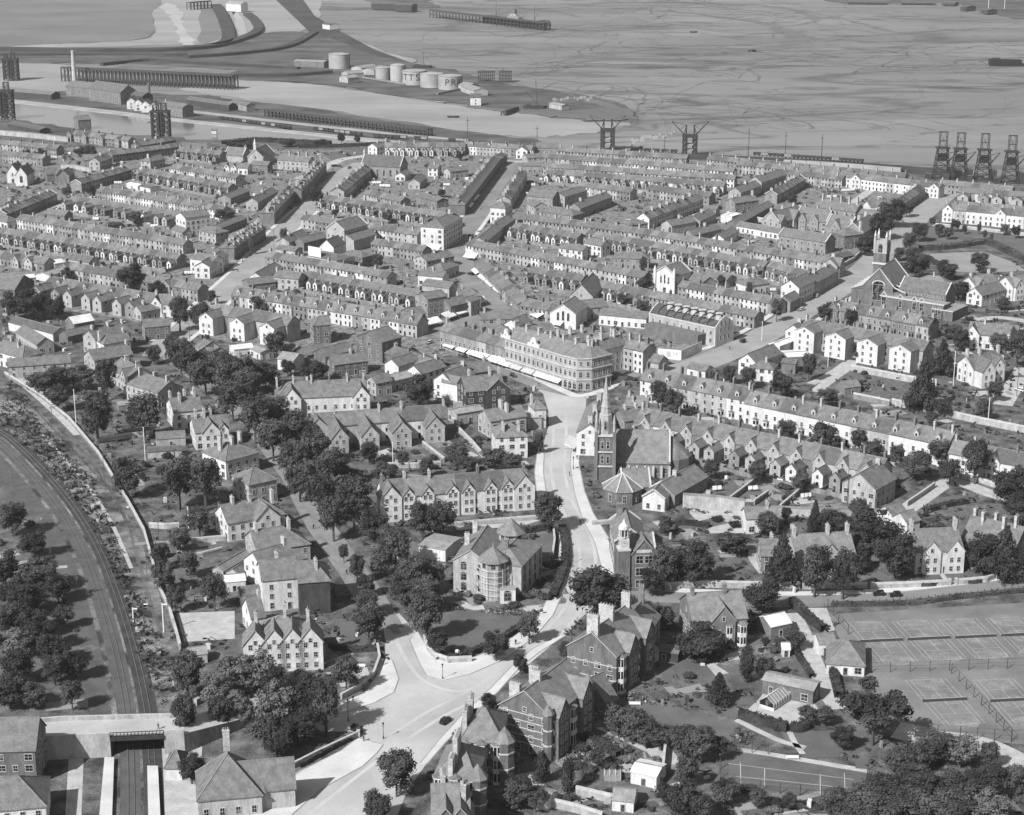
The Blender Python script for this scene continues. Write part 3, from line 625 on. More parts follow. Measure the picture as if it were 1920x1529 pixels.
# tennis court markings: white strips on the grass
def court(c, nm='court_line'):
    tl, tr, br, bl = [G(*p) for p in c]
    b = MB(); P = lambda s, t: (tl.lerp(tr, s)).lerp(bl.lerp(br, s), t)
    def ln(s0, t0, s1, t1, wd=.11):
        a, q = P(s0, t0), P(s1, t1); d = (q-a).normalized(); n = Vector((d.y, -d.x))*wd/2
        b.face([(*(a-n), .028), (*(a+n), .028), (*(q+n), .028), (*(q-n), .028)][::1], 'line_white')
    for s in (0, .125, .875, 1): ln(s, 0, s, 1)
    for t in (0, 1): ln(0, t, 1, t)
    for t in (.23, .77): ln(.125, t, .875, t)
    ln(.5, .23, .5, .77)
    o = b.build(nm, None, 'structure')
    return P
courts = [[(1583, 1169), (1658, 1166), (1722, 1240), (1650, 1244)], [(1672, 1166), (1745, 1163), (1812, 1235), (1740, 1239)], [(1760, 1163), (1830, 1160), (1900, 1231), (1830, 1235)], [(1848, 1160), (1915, 1157), (1985, 1227), (1915, 1230)], [(1697, 1276), (1773, 1273), (1847, 1356), (1772, 1361)], [(1824, 1276), (1900, 1273), (1975, 1356), (1898, 1361)]]
for i, c in enumerate(courts):
    P = court(c); T = Thing('tennis_net', ['sagging net across the back row tennis court nearest the pavilion', 'net of the second back row tennis court from the pavilion', 'net of the third back row tennis court from the pavilion', 'net of the back row tennis court cut by the picture edge', 'net of the single front court below the pavilion lawn', 'net of the front court beyond the dividing fence'][i], 'tennis net', P(.5, .5))
    a, q = P(-.04, .5), P(1.04, .5); b = T.wmb(); b.bar((*a, .0), (*a, 1.1), .12, 'timber'); b.bar((*q, 0), (*q, 1.1), .12, 'timber'); b.build('post', T.o)
    b = T.wmb()
    for j in range(8):
        p0, p1 = a.lerp(q, j/8), a.lerp(q, (j+1)/8); b.face([(*p0, .1), (*p1, .1), (*p1, .95), (*p0, .95)], 'timber'); b.bar((*p0, .98), (*p1, .98), .08, 'line_white')
    b.build('net', T.o)
b = MB()
for (x0, y0, x1, y1) in [(1388, 1430, 1389, 1474), (1434, 1440, 1433, 1474), (1538, 1452, 1538, 1490), (1583, 1450, 1585, 1496), (1365, 1432, 1600, 1462), (1380, 1456, 1590, 1478)]:
    a, q = G(x0, y0), G(x1, y1); d = (q-a).normalized(); n = Vector((d.y, -d.x))*.09; b.face([(*(a-n), .03), (*(a+n), .03), (*(q+n), .03), (*(q-n), .03)], 'line_white')
b.build('court_line', None, 'structure')
for c in courts:
    tl, tr, br, bl = [G(*p) for p in c]
    for t0, t1, s0, s1 in ((-.04, .2, .12, .88), (.36, .64, .2, .8), (.82, 1.06, .1, .9)):
        q = [(.5+(s1-s0)*.62*math.cos(a*.524)*random.uniform(.8, 1.05), (t0+t1)/2+(t1-t0)*.62*math.sin(a*.524)*random.uniform(.8, 1.1)) for a in range(12)]
        o = link('worn_turf', poly_mesh('worn_turf', [(tl.lerp(tr, s)).lerp(bl.lerp(br, s), t) for s, t in q], .02, 'worn')); o['kind'] = 'structure'
# ------------------------------------------------------------------ railway
line = [(-60, 790), (0, 818), (70, 885), (130, 960), (175, 1040), (205, 1120), (232, 1210), (254, 1310), (262, 1380), (266, 1450), (268, 1600)]
sheet('railway_bank', [(-100, 690), (10, 715), (60, 760), (140, 835), (205, 915), (250, 985), (290, 1080), (315, 1180), (335, 1270), (345, 1345), (290, 1345), (250, 1210), (215, 1110), (150, 985), (80, 885), (0, 800), (-100, 770)], .006, 'bank')
sheet('cinder_strip', [(-100, 830), (0, 850), (60, 910), (120, 995), (160, 1090), (185, 1180), (200, 1280), (205, 1345), (170, 1345), (150, 1240), (120, 1130), (70, 1030), (0, 910), (-100, 870)], .008, 'cinder')
ribbon('railway_bed', line, 5, .03, 'ballast', off=-2.7); ribbon('railway_bed', line, 5, .032, 'cinder', off=2.7); ribbon('cess', line, .7, .045, 'bank', off=0); ribbon('cess', line, 1.4, .045, 'bank', off=6)
for off in (-2.6, 2.6):
    for s in (-.72, .72):
        ribbon('rail', line, .16, .2, 'rail', .15, off=off+s)
ribbon('path', [(60, 735), (120, 800), (180, 870), (215, 935), (240, 985), (262, 1060), (285, 1140), (300, 1180)], 1.3, .02, 'rough_grass')
ribbon('path', [(60, 765), (130, 840), (180, 900), (215, 975), (245, 1060), (270, 1120)], 1.2, .02, 'bank')
ribbon('footpath', [(20, 822), (90, 905), (140, 985), (175, 1075)], 1.3, .022, 'path', off=-12)
# ------------------------------------------------------------------ terraces, row by row (ridge ends measured on the photograph)
W2 = ['pale', 'stone', 'white', 'grey', 'pale']
g = 'terraces of the lower town'
# left of the broad left-hand street
terrace('far left terrace just behind the dockside boundary wall', (-40, 259), (112, 273), group=g, wall='stone')
terrace('second far left terrace, below the row along the dock wall', (-40, 278), (86, 291), group=g, wall='stone')
terrace('short row of gabled cottages facing the town beside the dock basin', (136, 245), (247, 258), wall='pale', gables=((.04, 4.5, 2.5), (.3, 4.5, 2.5), (.58, 4.5, 2.5), (.85, 4.5, 2.5)), unit=7)
terrace('high row with pale chimneys at the foot of the dark coal hoist tower', (252, 268), (322, 256), wall='brick', group=g)
terrace('curving dark row rising towards the coal hoist tower', (205, 284), (337, 268), wall='grey', group=g)
terrace('short row with white laundry behind it, right of the hoist tower', (338, 276), (418, 284), wall='pale', wing='f', group=g)
terrace('long slate row just above the gabled back wings near the dock', (326, 308), (450, 327), wall='white', group=g)
terrace('row with small gabled back wings, second below the dock tower', (273, 316), (436, 345), wall='pale', wing='f', wmix=W2, group=g)
terrace('white fronted row running to the street corner above the three-storey pale house', (190, 350), (424, 387), wall='white', group=g)
terrace('row with large irregular back wings above the long white terrace', (136, 368), (342, 398), wall='pale', wing='f', wmix=W2, wingdim=(4, 6.5, 4.6, 6.4), unit=9, group=g)
terrace('longest white fronted terrace left of the broad street', (40, 402), (352, 450), wall='white', group=g, detail=0)
terrace('long row of tiny hooded back wings below the longest white terrace', (-20, 424), (340, 476), wall='stone', wing='f', wmix=W2, group=g)
terrace('dark windowed terrace with a little gable at each end', (124, 491), (380, 533), wall='stone', gables=((.03, 6, .6), (.78, 6, .6)), group=g, hr=8.6, he=6)
terrace('low white row with two front gables at the left edge', (-30, 466), (92, 484), wall='white', gables=((.58, 5, 1.2), (.78, 6, 1.2)), hr=7, he=4.3)
terrace('stepped row climbing beside the pale walled school yard', (142, 338), (236, 312), wall='pale', group=g, coping=1)
terrace('stepped roofs along the lane at the left edge', (0, 395), (95, 357), wall='stone', group=g, coping=1)
terrace('tall terrace of big rear gables left of the street tree', (95, 519), (296, 552), wall='stone', wing='f', wingdim=(6, 9, 6, 8.6), unit=10.5, wmix=['pale', 'stone'], hr=10, he=7, w=10, dormers=4, yard=0)
# between the broad street and the shopping street
terrace('shop terrace curving along the far left side of the broad street', (552, 352), (600, 300), hr=10, he=7.5, w=9, wall='grey', cm='chimney_pale', chh=3, dormers=9, fm='trim', hip=(0, 0))
terrace('mid left street row with big pale chimneys, ending at a white shop', (500, 392), (545, 346), hr=10, he=7.5, w=9, wall='grey', hip=(1, 0), dormers=5)
terrace('nearer left street row with a white corner shop', (424, 456), (484, 418), hr=10, he=7.3, w=9, wall='grey', hip=(1, 0), dormers=7)
terrace('right side row of the broad street climbing towards the hall', (632, 352), (684, 310), hr=9, he=6.4, w=9, wall='pale', chh=2.6)
terrace('long row of pale hooded back wings right of the street tree', (612, 366), (850, 400), wall='pale', wing='f', wmix=W2, group=g)
terrace('short slate row above the hooded back wings near the hall', (690, 356), (760, 370), wall='pale', group=g)
terrace('white row left of the tall warehouse', (572, 402), (640, 412), wall='white', group=g)
terrace('white row running right from the tall warehouse to the corner block', (690, 418), (790, 432), wall='white', group=g)
terrace('short row below the corner block with lean-to yards', (704, 448), (800, 462), wall='pale', group=g)
terrace('long pale row right of the left street, with a white left end', (506, 472), (734, 510), wall='white', group=g)
terrace('row of bright hooded back wings between the two long rows', (574, 508), (790, 545), wall='pale', wing='f', wmix=['white', 'white', 'pale'], group=g)
terrace('slate terrace with fifteen little white dormers', (444, 537), (792, 592), hr=9.8, he=6.2, w=9.5, wall='pale', dormers=14, detail=0)
terrace('left side of the shopping street, long slate roof with shops below', (857, 375), (924, 292), hr=10, he=7, w=10, wall='brick', hip=(1, 0), chims=1)
terrace('top end of the shopping street, low roofed row', (914, 300), (940, 286), hr=8, he=6, w=9, wall='brick')
terrace('right side of the shopping street, roof edged with pale chimneys', (944, 368), (976, 318), hr=9, he=6.5, w=9, wall='pale', chh=2.8)
terrace('dormered row closing the top of the shopping street', (872, 266), (1000, 274), wall='pale', hr=9, he=6.5, dormers=4, detail=0)
terrace('far row behind the hall with pale back wings', (722, 268), (872, 268), wall='pale', wing='f', wmix=['pale', 'white'], hr=9, he=6.2, yard=0)
# right of the shopping street, the top rows by the railway
terrace('topmost row under the left jib tower', (1050, 276), (1290, 291), wall='pale', group=g)
terrace('second row from the top, white backs showing', (1020, 288), (1378, 315), wall='white', group=g)
terrace('third row from the top, thin pale eaves', (1022, 306), (1380, 329), wall='white', group=g)
terrace('fourth row from the top with pale gabled back wings', (1026, 318), (1360, 342), wall='white', wing='f', wmix=W2, unit=7, group=g)
terrace('short white fronted row below the gabled back wings', (1088, 341), (1188, 353), wall='white', group=g)
terrace('short dark row with a long lean-to, right of the white fronted row', (1218, 347), (1336, 361), wall='pale', group=g)
terrace('far right top row, crowded pale chimneys', (1330, 292), (1700, 325), wall='pale', group=g)
terrace('second far right row of crowded chimneys', (1384, 302), (1600, 322), wall='pale', group=g)
terrace('third far right row of crowded chimneys', (1470, 318), (1584, 330), wall='pale', group=g)
terrace('white terrace facing down the right-hand road, small gable at each end', (1574, 322), (1766, 344), hr=9.5, he=6.8, w=9, wall='white', gables=((.2, 7, .8), (.96, 7, .8)))
terrace('chimneyed row left of the four coal hoists', (1766, 338), (1900, 350), wall='stone', group=g)
terrace('chimneyed row under the four coal hoists, second from the top', (1800, 352), (1990, 366), wall='white', wing='f', wingdim=(7, 6, 4, 6), unit=11, group=g)
terrace('bright white terrace facing the bowling green', (1774, 381), (1990, 400), hr=11, he=8, w=10, wall='white', detail=1, gables=((.04, 6.5, .8), (.5, 6.5, .8)), unit=7, storeys=2, fm='trim')
terrace('row beside the right-hand road above the dark trees', (1686, 371), (1724, 346), hr=9, he=6, wall='stone', group=g)
terrace('row facing the pale lit street below the jib tower', (1206, 400), (1308, 364), hr=9.5, he=6.5, wall='white', chh=2.4)
terrace('stepped row on the lane left of the school', (1446, 358), (1500, 328), hr=8.5, he=5.8, wall='pale', coping=1)
terrace('dark eaved row, second above the bakery yard', (988, 402), (1200, 428), wall='pale', group=g)
terrace('row with four bright back wings near the hoarding frame', (968, 418), (1090, 438), wall='pale', wing='f', wmix=['white', 'white', 'pale'], group=g)
terrace('very long row of small back wings right of the hoarding frame', (1092, 430), (1440, 491), wall='pale', wing='f', wmix=W2, group=g)
terrace('continuation row of back wings near the chapel school', (1440, 488), (1520, 510), wall='pale', wing='f', wmix=W2, group=g)
terrace('long white fronted row with tall pale chimneys along its ridge', (1198, 428), (1563, 485), wall='white', chims=1, chh=3, group=g)
terrace('longest middle terrace running right from the striped corner shop', (882, 450), (1214, 511), wall='white', group=g)
terrace('row right of the white chapel, facing the viewer', (1280, 527), (1466, 560), wall='white', group=g)
terrace('row with plain backs behind the unfinished theatre', (1226, 546), (1424, 584), wall='stone', group=g)
terrace('row left of the white chapel above the shops', (1126, 526), (1232, 547), wall='pale', wing='f', wmix=W2, group=g)
terrace('short row above the steep roofed hall', (998, 500), (1098, 516), wall='pale', wing='f', group=g)
# shops of the middle streets
terrace('curved parade of small shops with white awnings on the shopping street', (905, 483), (990, 560), hr=8.5, he=6, w=10, wall='pale', front='f')
terrace('pale shop row left of the gabled mission hall', (986, 560), (1052, 572), hr=8.5, he=5.8, w=9, wall='pale')
terrace('parade of shops under the row of white awnings, left of the corner hotel', (838, 605), (960, 638), hr=11.6, he=8.8, w=9, wall='stone', bays=0, detail=1, unit=6.5, chh=2.6)
terrace('pale back row with tall chimneys behind the corner hotel', (1112, 622), (1218, 646), hr=12.5, he=10, w=9, wall='pale', chh=3.4, storeys=3)
terrace('low shops on the near side of the cross street', (740, 650), (828, 680), hr=6.5, he=4.5, w=12, wall='brick')
# nearer, bigger terraces
terrace('tall dormered terrace of bay windowed houses right of the corner hotel', (1214, 690), (1410, 728), hr=12.6, he=8.6, w=11, unit=8.0, wall='white', bays=1, detail=1, dormers=6, chh=3, storeys=3, cl=1.8)
terrace('lower dormered terrace of bay windowed houses stepping down to the right', (1410, 733), (1790, 811), hr=12.3, he=8.4, w=11, unit=8.2, wall='white', bays=1, detail=1, dormers=10, chh=3, storeys=2, cl=1.8)
terrace('terrace of pointed rear gables with long back wings right of the spire', (1205, 765), (1662, 861), hr=12, he=7.8, w=11, unit=8.4, wall='pale', wing='f', wingdim=(4.4, 6.5, 5.2, 7.2), wmix=['white', 'pale', 'stone'], gables=tuple(((i+.5)/11, 5, .4) for i in range(11)), chh=3, yard=1)
terrace('white fronted terrace with gables at the right edge', (1790, 826), (1990, 862), hr=11, he=7.4, w=10, unit=8, wall='white', detail=1, gables=((.42, 5, .5), (.8, 5, .5)), chh=3)
terrace('white terrace of eight pointed gables facing the wide road', (712, 902), (985, 879), hr=13, he=8.6, w=11, unit=8, wall='white', detail=1, hip=(0, 0), gables=((.05, 7.5, 1.0), (.17, 4.6, .5), (.3, 4.6, .5), (.47, 4.6, .5), (.58, 4.6, .5), (.73, 4.6, .5), (.85, 4.6, .5), (.96, 7.5, 1.2)), chh=2.6, fm='trim')
terrace('pale twin gabled terrace with arched doors above the garden row', (516, 718), (684, 711), hr=14, he=9, w=12, unit=7.5, wall='white', detail=1, hip=(1, 0), gables=((.17, 7.5, 2), (.94, 7, 2)), chh=2.6)
k = terrace('slate row with big pale rear gables above the back gardens', (584, 777), (834, 759), hr=11.5, he=7.6, w=9.5, unit=9, wall='pale', chh=2.6)
for t, wd, pr in ((.03, 8, 1.5), (.16, 6.5, 12), (.38, 7, 12), (.62, 7.5, 10), (.88, 7.5, 7)): cross_gable(k, t, 'f', wd, pr, -1 if pr > 5 else 0, eaves=6.4 if pr > 5 else None)
k = terrace('terrace of four storey white gables beside the right-hand road', (1512, 598), (1742, 640), hr=12.5, he=9, w=10, unit=11, wall='pale', chh=2.4, storeys=3)
for t in (.1, .36, .62, .88): cross_gable(k, t, 'f', 10.5, 7, -.6, eaves=9.6, wall='white')
k = terrace('brick and stone terrace with white dormers in front of the great church', (1566, 562), (1752, 596), hr=10.5, he=7, w=10, unit=7, wall='stone', dormers=6, detail=1, bays=1, wwall='brick', gables=((.05, 5.5, 1),))
k = terrace('block of three tall white rear gables beside the street', (404, 570), (550, 593), hr=12, he=8.4, w=10, unit=13, wall='pale', chh=3.2)
for t in (.1, .5, .88): cross_gable(k, t, 'f', 8.6, 8, -1.2, eaves=8.4, wall='white')

# ------------------------------------------------------------------ single houses, shops and sheds
c2 = ((.08, 0), (.92, 0))
house('white fronted semi-detached pair with a gable, left of the school yard', (155, 291), (182, 290), wall='stone', ch=())
house('pale three-storey end house with a blank lit gable on the left street', (338, 399), (384, 393), hr=13.5, he=11, w=12, wall='white', ch=((.95, 0),))
house('small lean-to cottage in front of the blank white gable', (330, 423), (350, 430), hr=5.5, he=3.5, w=6, wall='pale', ch=())
house('white corner house stepping down the left street', (366, 474), (408, 480), hr=10, he=7.6, w=9, wall='white', ch=c2)
house('lower white gabled house next to the left street corner', (378, 492), (414, 470), hr=9, he=6.6, w=8.5, wall='white', ch=())
house('dark roofed hall at the left edge of the picture', (-20, 512), (44, 516), hr=13, he=7.5, w=20, wall='brick', ch=(), name='hall', cat='hall')
house('white flat fronted shop beside the dark roofed hall', (44, 516), (62, 514), hr=9.5, he=8.5, w=8, wall='white', roof='roof_white', ch=(), cat='shop', name='shop')
house('white end house with steep gable at the shaded street corner', (292, 552), (332, 553), hr=10.5, he=6.6, w=9, wall='white', ch=((.05, 0), (.8, 0)), gab=((.1, 'f', 6, .6),))
house('dark slate cottage left of the shaded street corner', (256, 574), (298, 566), hr=7, he=4.6, w=7.5, wall='pale', ch=((.3, 0),))
house('small cottage with pale gable behind the dark slate cottage', (240, 566), (280, 560), hr=7, he=4.6, w=6.5, wall='white', ch=())
house('timber topped shop on the shaded bend of the left street', (268, 600), (316, 596), hr=9, he=6.4, w=9, wall='brick', ch=((.8, 0),))
house('tall slate roofed block above the railway gardens', (166, 620), (232, 606), hr=11, he=7.6, w=10, wall='pale', ch=((.1, 0), (.55, 0), (.95, 0)))
house('hip roofed house joined to the tall slate block', (186, 630), (236, 622), hr=10, he=7, w=9, wall='white', ch=((.0, 0), (.9, 0)), hip=(1, 0))
house('gable ended house with a broad slate roof over the railway gardens', (166, 658), (238, 646), hr=10.5, he=7.2, w=11, wall='pale', ch=((.98, 0),))
house('row of pale cottages with small square windows beside the railway', (14, 674), (130, 666), hr=8, he=5.6, w=8, wall='pale', ch=(), step=4)
house('white house with three large chimney stacks at the left edge', (-20, 632), (60, 652), hr=10, he=6.4, w=11, wall='white', ch=((.3, -1), (.5, 1), (.75, -1)), hip=(0, 1), chh=2.4)
house('slate roofed store with a wide window gable by the cottages', (44, 610), (84, 634), hr=7.5, he=4.8, w=8, wall='pale', ch=())
shed('long black workshop with a white end wall', (28, 594), (112, 616), 6, 4, 8, 'white', 'slate_d')
shed('white roofed workshop standing out among slate roofs', (130, 595), (168, 588), 7.5, 4.8, 8, 'grey', 'roof_white')
shed('slate workshop with skylights below the white roofed workshop', (118, 622), (170, 610), 6, 4, 7, 'brick', 'slate_b')
shed('pale roofed outbuilding beside the low white row', (96, 488), (122, 484), 5, 3.5, 7, 'white', 'roof_white')
shed('pale tin shed left of the windowed terrace', (80, 512), (118, 500), 4.5, 3.2, 9, 'white', 'lead')
shed('gabled house behind the windowed terrace', (126, 474), (176, 482), 8, 5.4, 8, 'pale', 'slate_a', door=0)
shed('white roofed garage in the yards above the white fronted row', (244, 342), (266, 346), 3.6, 2.8, 7, 'white', 'roof_white')
shed('dark roofed garage beside the white roofed garage', (272, 346), (292, 350), 3.6, 2.8, 9, 'white', 'slate_a')
house('house with a gable facing the laundry near the dock', (176, 296), (200, 288), wall='pale', ch=((.5, 0),))
house('hipped pub at the upper end of the stepped row', (272, 296), (300, 290), hr=8.5, he=5.8, w=9, wall='pale', hip=(1, 0), ch=((.2, 0),))
house('pale gabled house above the stepped row', (226, 308), (254, 306), hr=9.5, he=6.5, w=9, wall='white', ch=())
house('grey roofed house on the corner below the school yard', (8, 384), (26, 372), hr=8, he=5.5, w=8, wall='pale', ch=((.5, 0),))
house('low white villa at the far left above the longest terrace', (-10, 402), (24, 408), hr=7, he=4.6, w=9, wall='white', hip=(0, 1), ch=())
house('dark roofed pair of cottages left of the long white terrace', (90, 392), (128, 396), hr=7, he=4.6, w=8, wall='grey', ch=())
house('three storey pale block with hipped roof on the shopping street corner', (810, 417), (846, 398), hr=16, he=13, w=14, wall='white', hip=(1, 1), ch=((.9, 0),), step=3.6, cat='shop', name='shop')
house('square white hotel half way up the shopping street', (926, 377), (954, 379), hr=14.5, he=11.5, w=12, wall='white', hip=(1, 1), ch=((.5, 0),), step=3, cat='hotel', name='hotel')
house('low slate shops below the square white hotel', (914, 428), (950, 404), hr=8, he=5.8, w=10, wall='stone', ch=((.3, 0),), cat='shop', name='shop', hip=(1, 0))
house('hip roofed shops beside the bare hoarding frame', (897, 446), (928, 421), hr=8, he=5.8, w=9, wall='pale', hip=(0, 1), ch=(), cat='shop', name='shop')
house('brick depot behind the shopping street, long slate roof', (996, 356), (1044, 360), hr=10, he=7, w=13, wall='stone', ch=(), name='depot', cat='depot')
house('dark roofed range joined to the brick depot', (1048, 362), (1090, 350), hr=9, he=6.8, w=9, wall='pale', ch=())
house('slate roofed house row on the slope right of the depot', (1076, 382), (1136, 360), hr=9, he=6.2, w=9, wall='stone', ch=((.2, 0), (.8, 0)))
house('broad slate roof above the four bright back wings', (1020, 386), (1084, 394), hr=9, he=6.2, w=12, wall='stone', hip=(1, 1), ch=((.7, 0),))
house('windowed house gable on the slope, first in its row', (1000, 374), (1014, 380), hr=9, he=6.5, w=9, wall='pale', ch=())
house('pale gable house at the foot of the lane below the jib tower', (1378, 352), (1416, 339), hr=9.5, he=6.5, w=9, wall='pale', ch=((.5, 0),))
house('larger pale gable house further up the lane', (1416, 332), (1462, 318), hr=10.5, he=7.2, w=10, wall='pale', ch=((.3, 0),))
house('slate roofed house below the lane with two tall stacks', (1370, 372), (1414, 366), hr=8.5, he=5.8, w=8.5, wall='stone', ch=c2, chh=3)
house('dark low shed roof left of the white square roof', (1322, 386), (1346, 388), hr=6, he=4.5, w=8, wall='pale', ch=())
shed('square white flat roof among grey yards by the school', (1362, 404), (1378, 399), 5, 4.6, 8, 'white', 'roof_white', door=0)
house('long low school shed with a slate roof up the slope', (1376, 412), (1440, 377), hr=6.5, he=4.4, w=8, wall='brick', ch=(), wins=0)
house('long covered shed with white posts below the school', (1388, 416), (1492, 434), hr=6, he=4, w=7, wall='white', ch=())
house('gable house with dark roof behind the long white row', (1346, 440), (1374, 426), hr=7, he=4.8, w=7.5, wall='white', ch=())
house('slate roofed store in the middle of the yards above the long white row', (1290, 432), (1342, 420), hr=7.5, he=5, w=9, wall='stone', ch=((.6, 0),))
house('square slate roofed store left of the long white row', (1172, 414), (1206, 410), hr=9.5, he=7.5, w=10, wall='stone', hip=(1, 1), ch=())
house('gabled pair at the top of the pale lit street', (1250, 414), (1296, 406), hr=8, he=5.4, w=9, wall='pale', ch=((.5, 0),))
house('second gabled pair lower on the pale lit street', (1300, 406), (1330, 392), hr=8, he=5.4, w=9, wall='pale', ch=((.5, 0),))
house('flat fronted white store in the yards below the four back wings', (1056, 456), (1100, 462), hr=8, he=6, w=9, wall='white', ch=(), name='store', cat='store')
house('slate roofed store right of the white store', (1152, 472), (1218, 474), hr=8.5, he=6, w=11, wall='stone', hip=(1, 1), ch=(), name='store', cat='store')
house('pair of white houses set behind the long middle terrace', (1104, 446), (1136, 452), hr=9, he=6.5, w=8, wall='white', ch=c2)
house('pale house at the end of the long white row with a pointed gable', (1556, 486), (1570, 480), hr=10.5, he=7, w=9, wall='pale', ch=((.5, 0),), gab=((.5, 'f', 6, .5),))
house('tall white gable end house on the right-hand road', (1482, 526), (1512, 512), hr=12, he=8.5, w=10, wall='white', ch=())
house('shop row stepping up the right-hand road from the white gable end', (1512, 520), (1556, 496), hr=10, he=7, w=9, wall='pale', ch=((.3, 0), (.8, 0)), cat='shop', name='shop')
house('little gabled shop at the foot of the white gable end', (1470, 556), (1490, 546), hr=8, he=5.4, w=7, wall='stone', ch=(), cat='shop', name='shop')
house('slate roofed cottage in the yards left of the white gable end', (1392, 524), (1432, 518), hr=7.5, he=4.8, w=10, wall='white', ch=((.5, 0),), hip=(1, 1))
house('low store with pale wall beside the slate roofed cottage', (1330, 508), (1372, 516), hr=6.5, he=4.5, w=9, wall='pale', ch=())
house('slate roofed annexe behind the white chapel', (1290, 506), (1330, 520), hr=9, he=6, w=10, wall='stone', ch=())
house('steep roofed hall behind the curved parade', (1090, 534), (1112, 512), hr=11.5, he=5.5, w=12, wall='pale', ch=(), name='hall', cat='hall')
house('lower hipped annexe in front of the steep roofed hall', (1062, 546), (1100, 548), hr=6.5, he=4.6, w=7, wall='grey', ch=())
house('grey stone store with broad slate roofs above the theatre yard', (1068, 566), (1130, 560), hr=8, he=5.6, w=14, wall='pale', ch=())
house('long low store with white loading doors left of the theatre', (1130, 578), (1218, 586), hr=7, he=5, w=11, wall='white', ch=())
house('slate roofed pair above the junction of the two shopping streets', (816, 497), (846, 487), hr=8, he=5.5, w=10, wall='pale', hip=(1, 1), ch=((.5, 0),))
house('low shop with white parapet left of the junction car', (790, 506), (836, 510), hr=7.5, he=5.5, w=9, wall='white', ch=((.5, 0),), cat='shop', name='shop')
house('second low shop below the white parapet shop', (800, 524), (850, 530), hr=7.5, he=5.4, w=9, wall='pale', ch=(), cat='shop', name='shop')
house('corner shop with overhanging eaves where the shopping streets fork', (858, 542), (898, 540), hr=9, he=6, w=10, wall='pale', hip=(0, 1), ch=((.2, 0),), cat='shop', name='shop')
house('slate shop with twin awnings on the cross street', (833, 562), (867, 554), hr=9.5, he=6.8, w=9, wall='grey', ch=(), cat='shop', name='shop')
house('flat topped shop beside the twin awning shop', (869, 560), (887, 554), hr=8.5, he=7.2, w=9, wall='pale', ch=(), cat='shop', name='shop')
house('ornate three storey shop front with a balustrade on the cross street', (790, 550), (827, 544), hr=13, he=11, w=11, wall='stone', ch=(), cat='shop', name='shop', step=2.6)
house('slate roofed shop left of the ornate shop front', (757, 580), (789, 575), hr=9.5, he=7, w=9, wall='grey', ch=(), cat='shop', name='shop')
house('hip roofed shops behind the white parapet shops', (788, 480), (840, 470), hr=8, he=5.6, w=10, wall='pale', ch=((.5, 0),), cat='shop', name='shop')
house('slate back range behind the awning parade', (900, 586), (980, 584), hr=8.5, he=6, w=8, wall='stone', ch=((.1, 0),))
house('white walled back block behind the awning parade', (958, 600), (984, 590), hr=9, he=6.4, w=8, wall='white', ch=())
house('low slate back roofs left of the corner hotel', (930, 604), (956, 622), hr=8, he=6, w=8, wall='pale', ch=((.2, 0),))
house('slate shed behind the corner hotel chimneys', (980, 614), (1034, 608), hr=7, he=5, w=8, wall='pale', ch=())
house('tall pale rear block at the side of the corner hotel', (1188, 640), (1222, 636), hr=13, he=11, w=9, wall='pale', hip=(1, 1), ch=(), step=3.5)
house('dark hip roofed cottage in front of the white hoardings', (1212, 662), (1244, 668), hr=7.5, he=5, w=8, wall='pale', hip=(1, 0), ch=(), barge=1)
house('low white fronted row with a dark roof in front of the road', (1296, 680), (1330, 686), hr=5.5, he=3.8, w=7, wall='white', ch=())
house('slate roofed coach house with a white gable below the road', (1402, 664), (1450, 646), hr=10, he=6.6, w=9, wall='white', ch=())
house('white walled cottage right of the coach house', (1412, 676), (1454, 680), hr=8, he=5.8, w=8, wall='white', ch=((.6, 0),), hip=(1, 1))
shed('flat white roofed garage by the storey gables', (1470, 662), (1512, 660), 5, 4.4, 11, 'grey', 'roof_white', door=0)
shed('pale glazed roof between the coach house and the gables', (1452, 644), (1480, 634), 4.5, 3.6, 6, 'white', 'roof_white', door=0)
house('round ended pale outbuilding below the flat roofed garage', (1468, 674), (1494, 676), hr=5.4, he=4.8, w=8, wall='grey', ch=(), wins=0)
house('end house of the gabled terrace with a low dark porch', (1488, 610), (1510, 600), hr=9, he=6, w=8, wall='white', ch=((.5, 0),))
# between street and avenue: yards and workshops left of centre
house('large brick hall with hipped slate roof behind the shops', (692, 622), (728, 612), hr=13.5, he=9.8, w=16, wall='brick', hip=(0, 0), ch=(), step=4.5, name='hall', cat='hall')
house('brick block with banded walls and a slate roof', (584, 594), (616, 592), hr=12, he=9, w=11, wall='brick', hip=(1, 0), ch=((.98, 0),), cm='chimney_brick')
house('brick workshop with white roof lights, left hand range', (566, 652), (612, 644), hr=7.6, he=5, w=9, wall='brick', ch=(), name='workshop', cat='workshop')
house('brick workshop with white roof lights, middle range', (596, 656), (650, 642), hr=7.6, he=5, w=10, wall='brick', ch=(), name='workshop', cat='workshop')
house('brick workshop with long window gable, front range', (620, 668), (682, 660), hr=8.5, he=5.6, w=9, wall='brick', ch=((.6, 0),), name='workshop', cat='workshop')
house('pale barrel shaped store beside the brick workshops', (530, 660), (560, 664), hr=7, he=5, w=9, wall='white', roof='tile_pale', ch=(), wins=0, name='store', cat='store')
house('small white gabled shop beside the brick hall', (734, 674), (772, 662), hr=8, he=5.4, w=8, wall='white', ch=())
house('slate roofed house with white gable below the cross street', (776, 686), (822, 672), hr=9, he=6, w=9, wall='white', ch=((.9, 0),))
house('long pale shed roof with a white end in the middle yards', (704, 710), (762, 696), hr=6, he=4.4, w=8, wall='pale', roof='lead', ch=())
house('slate store between the pale shed roof and the twin gabled terrace', (696, 706), (726, 700), hr=8, he=5.6, w=7, wall='pale', ch=())
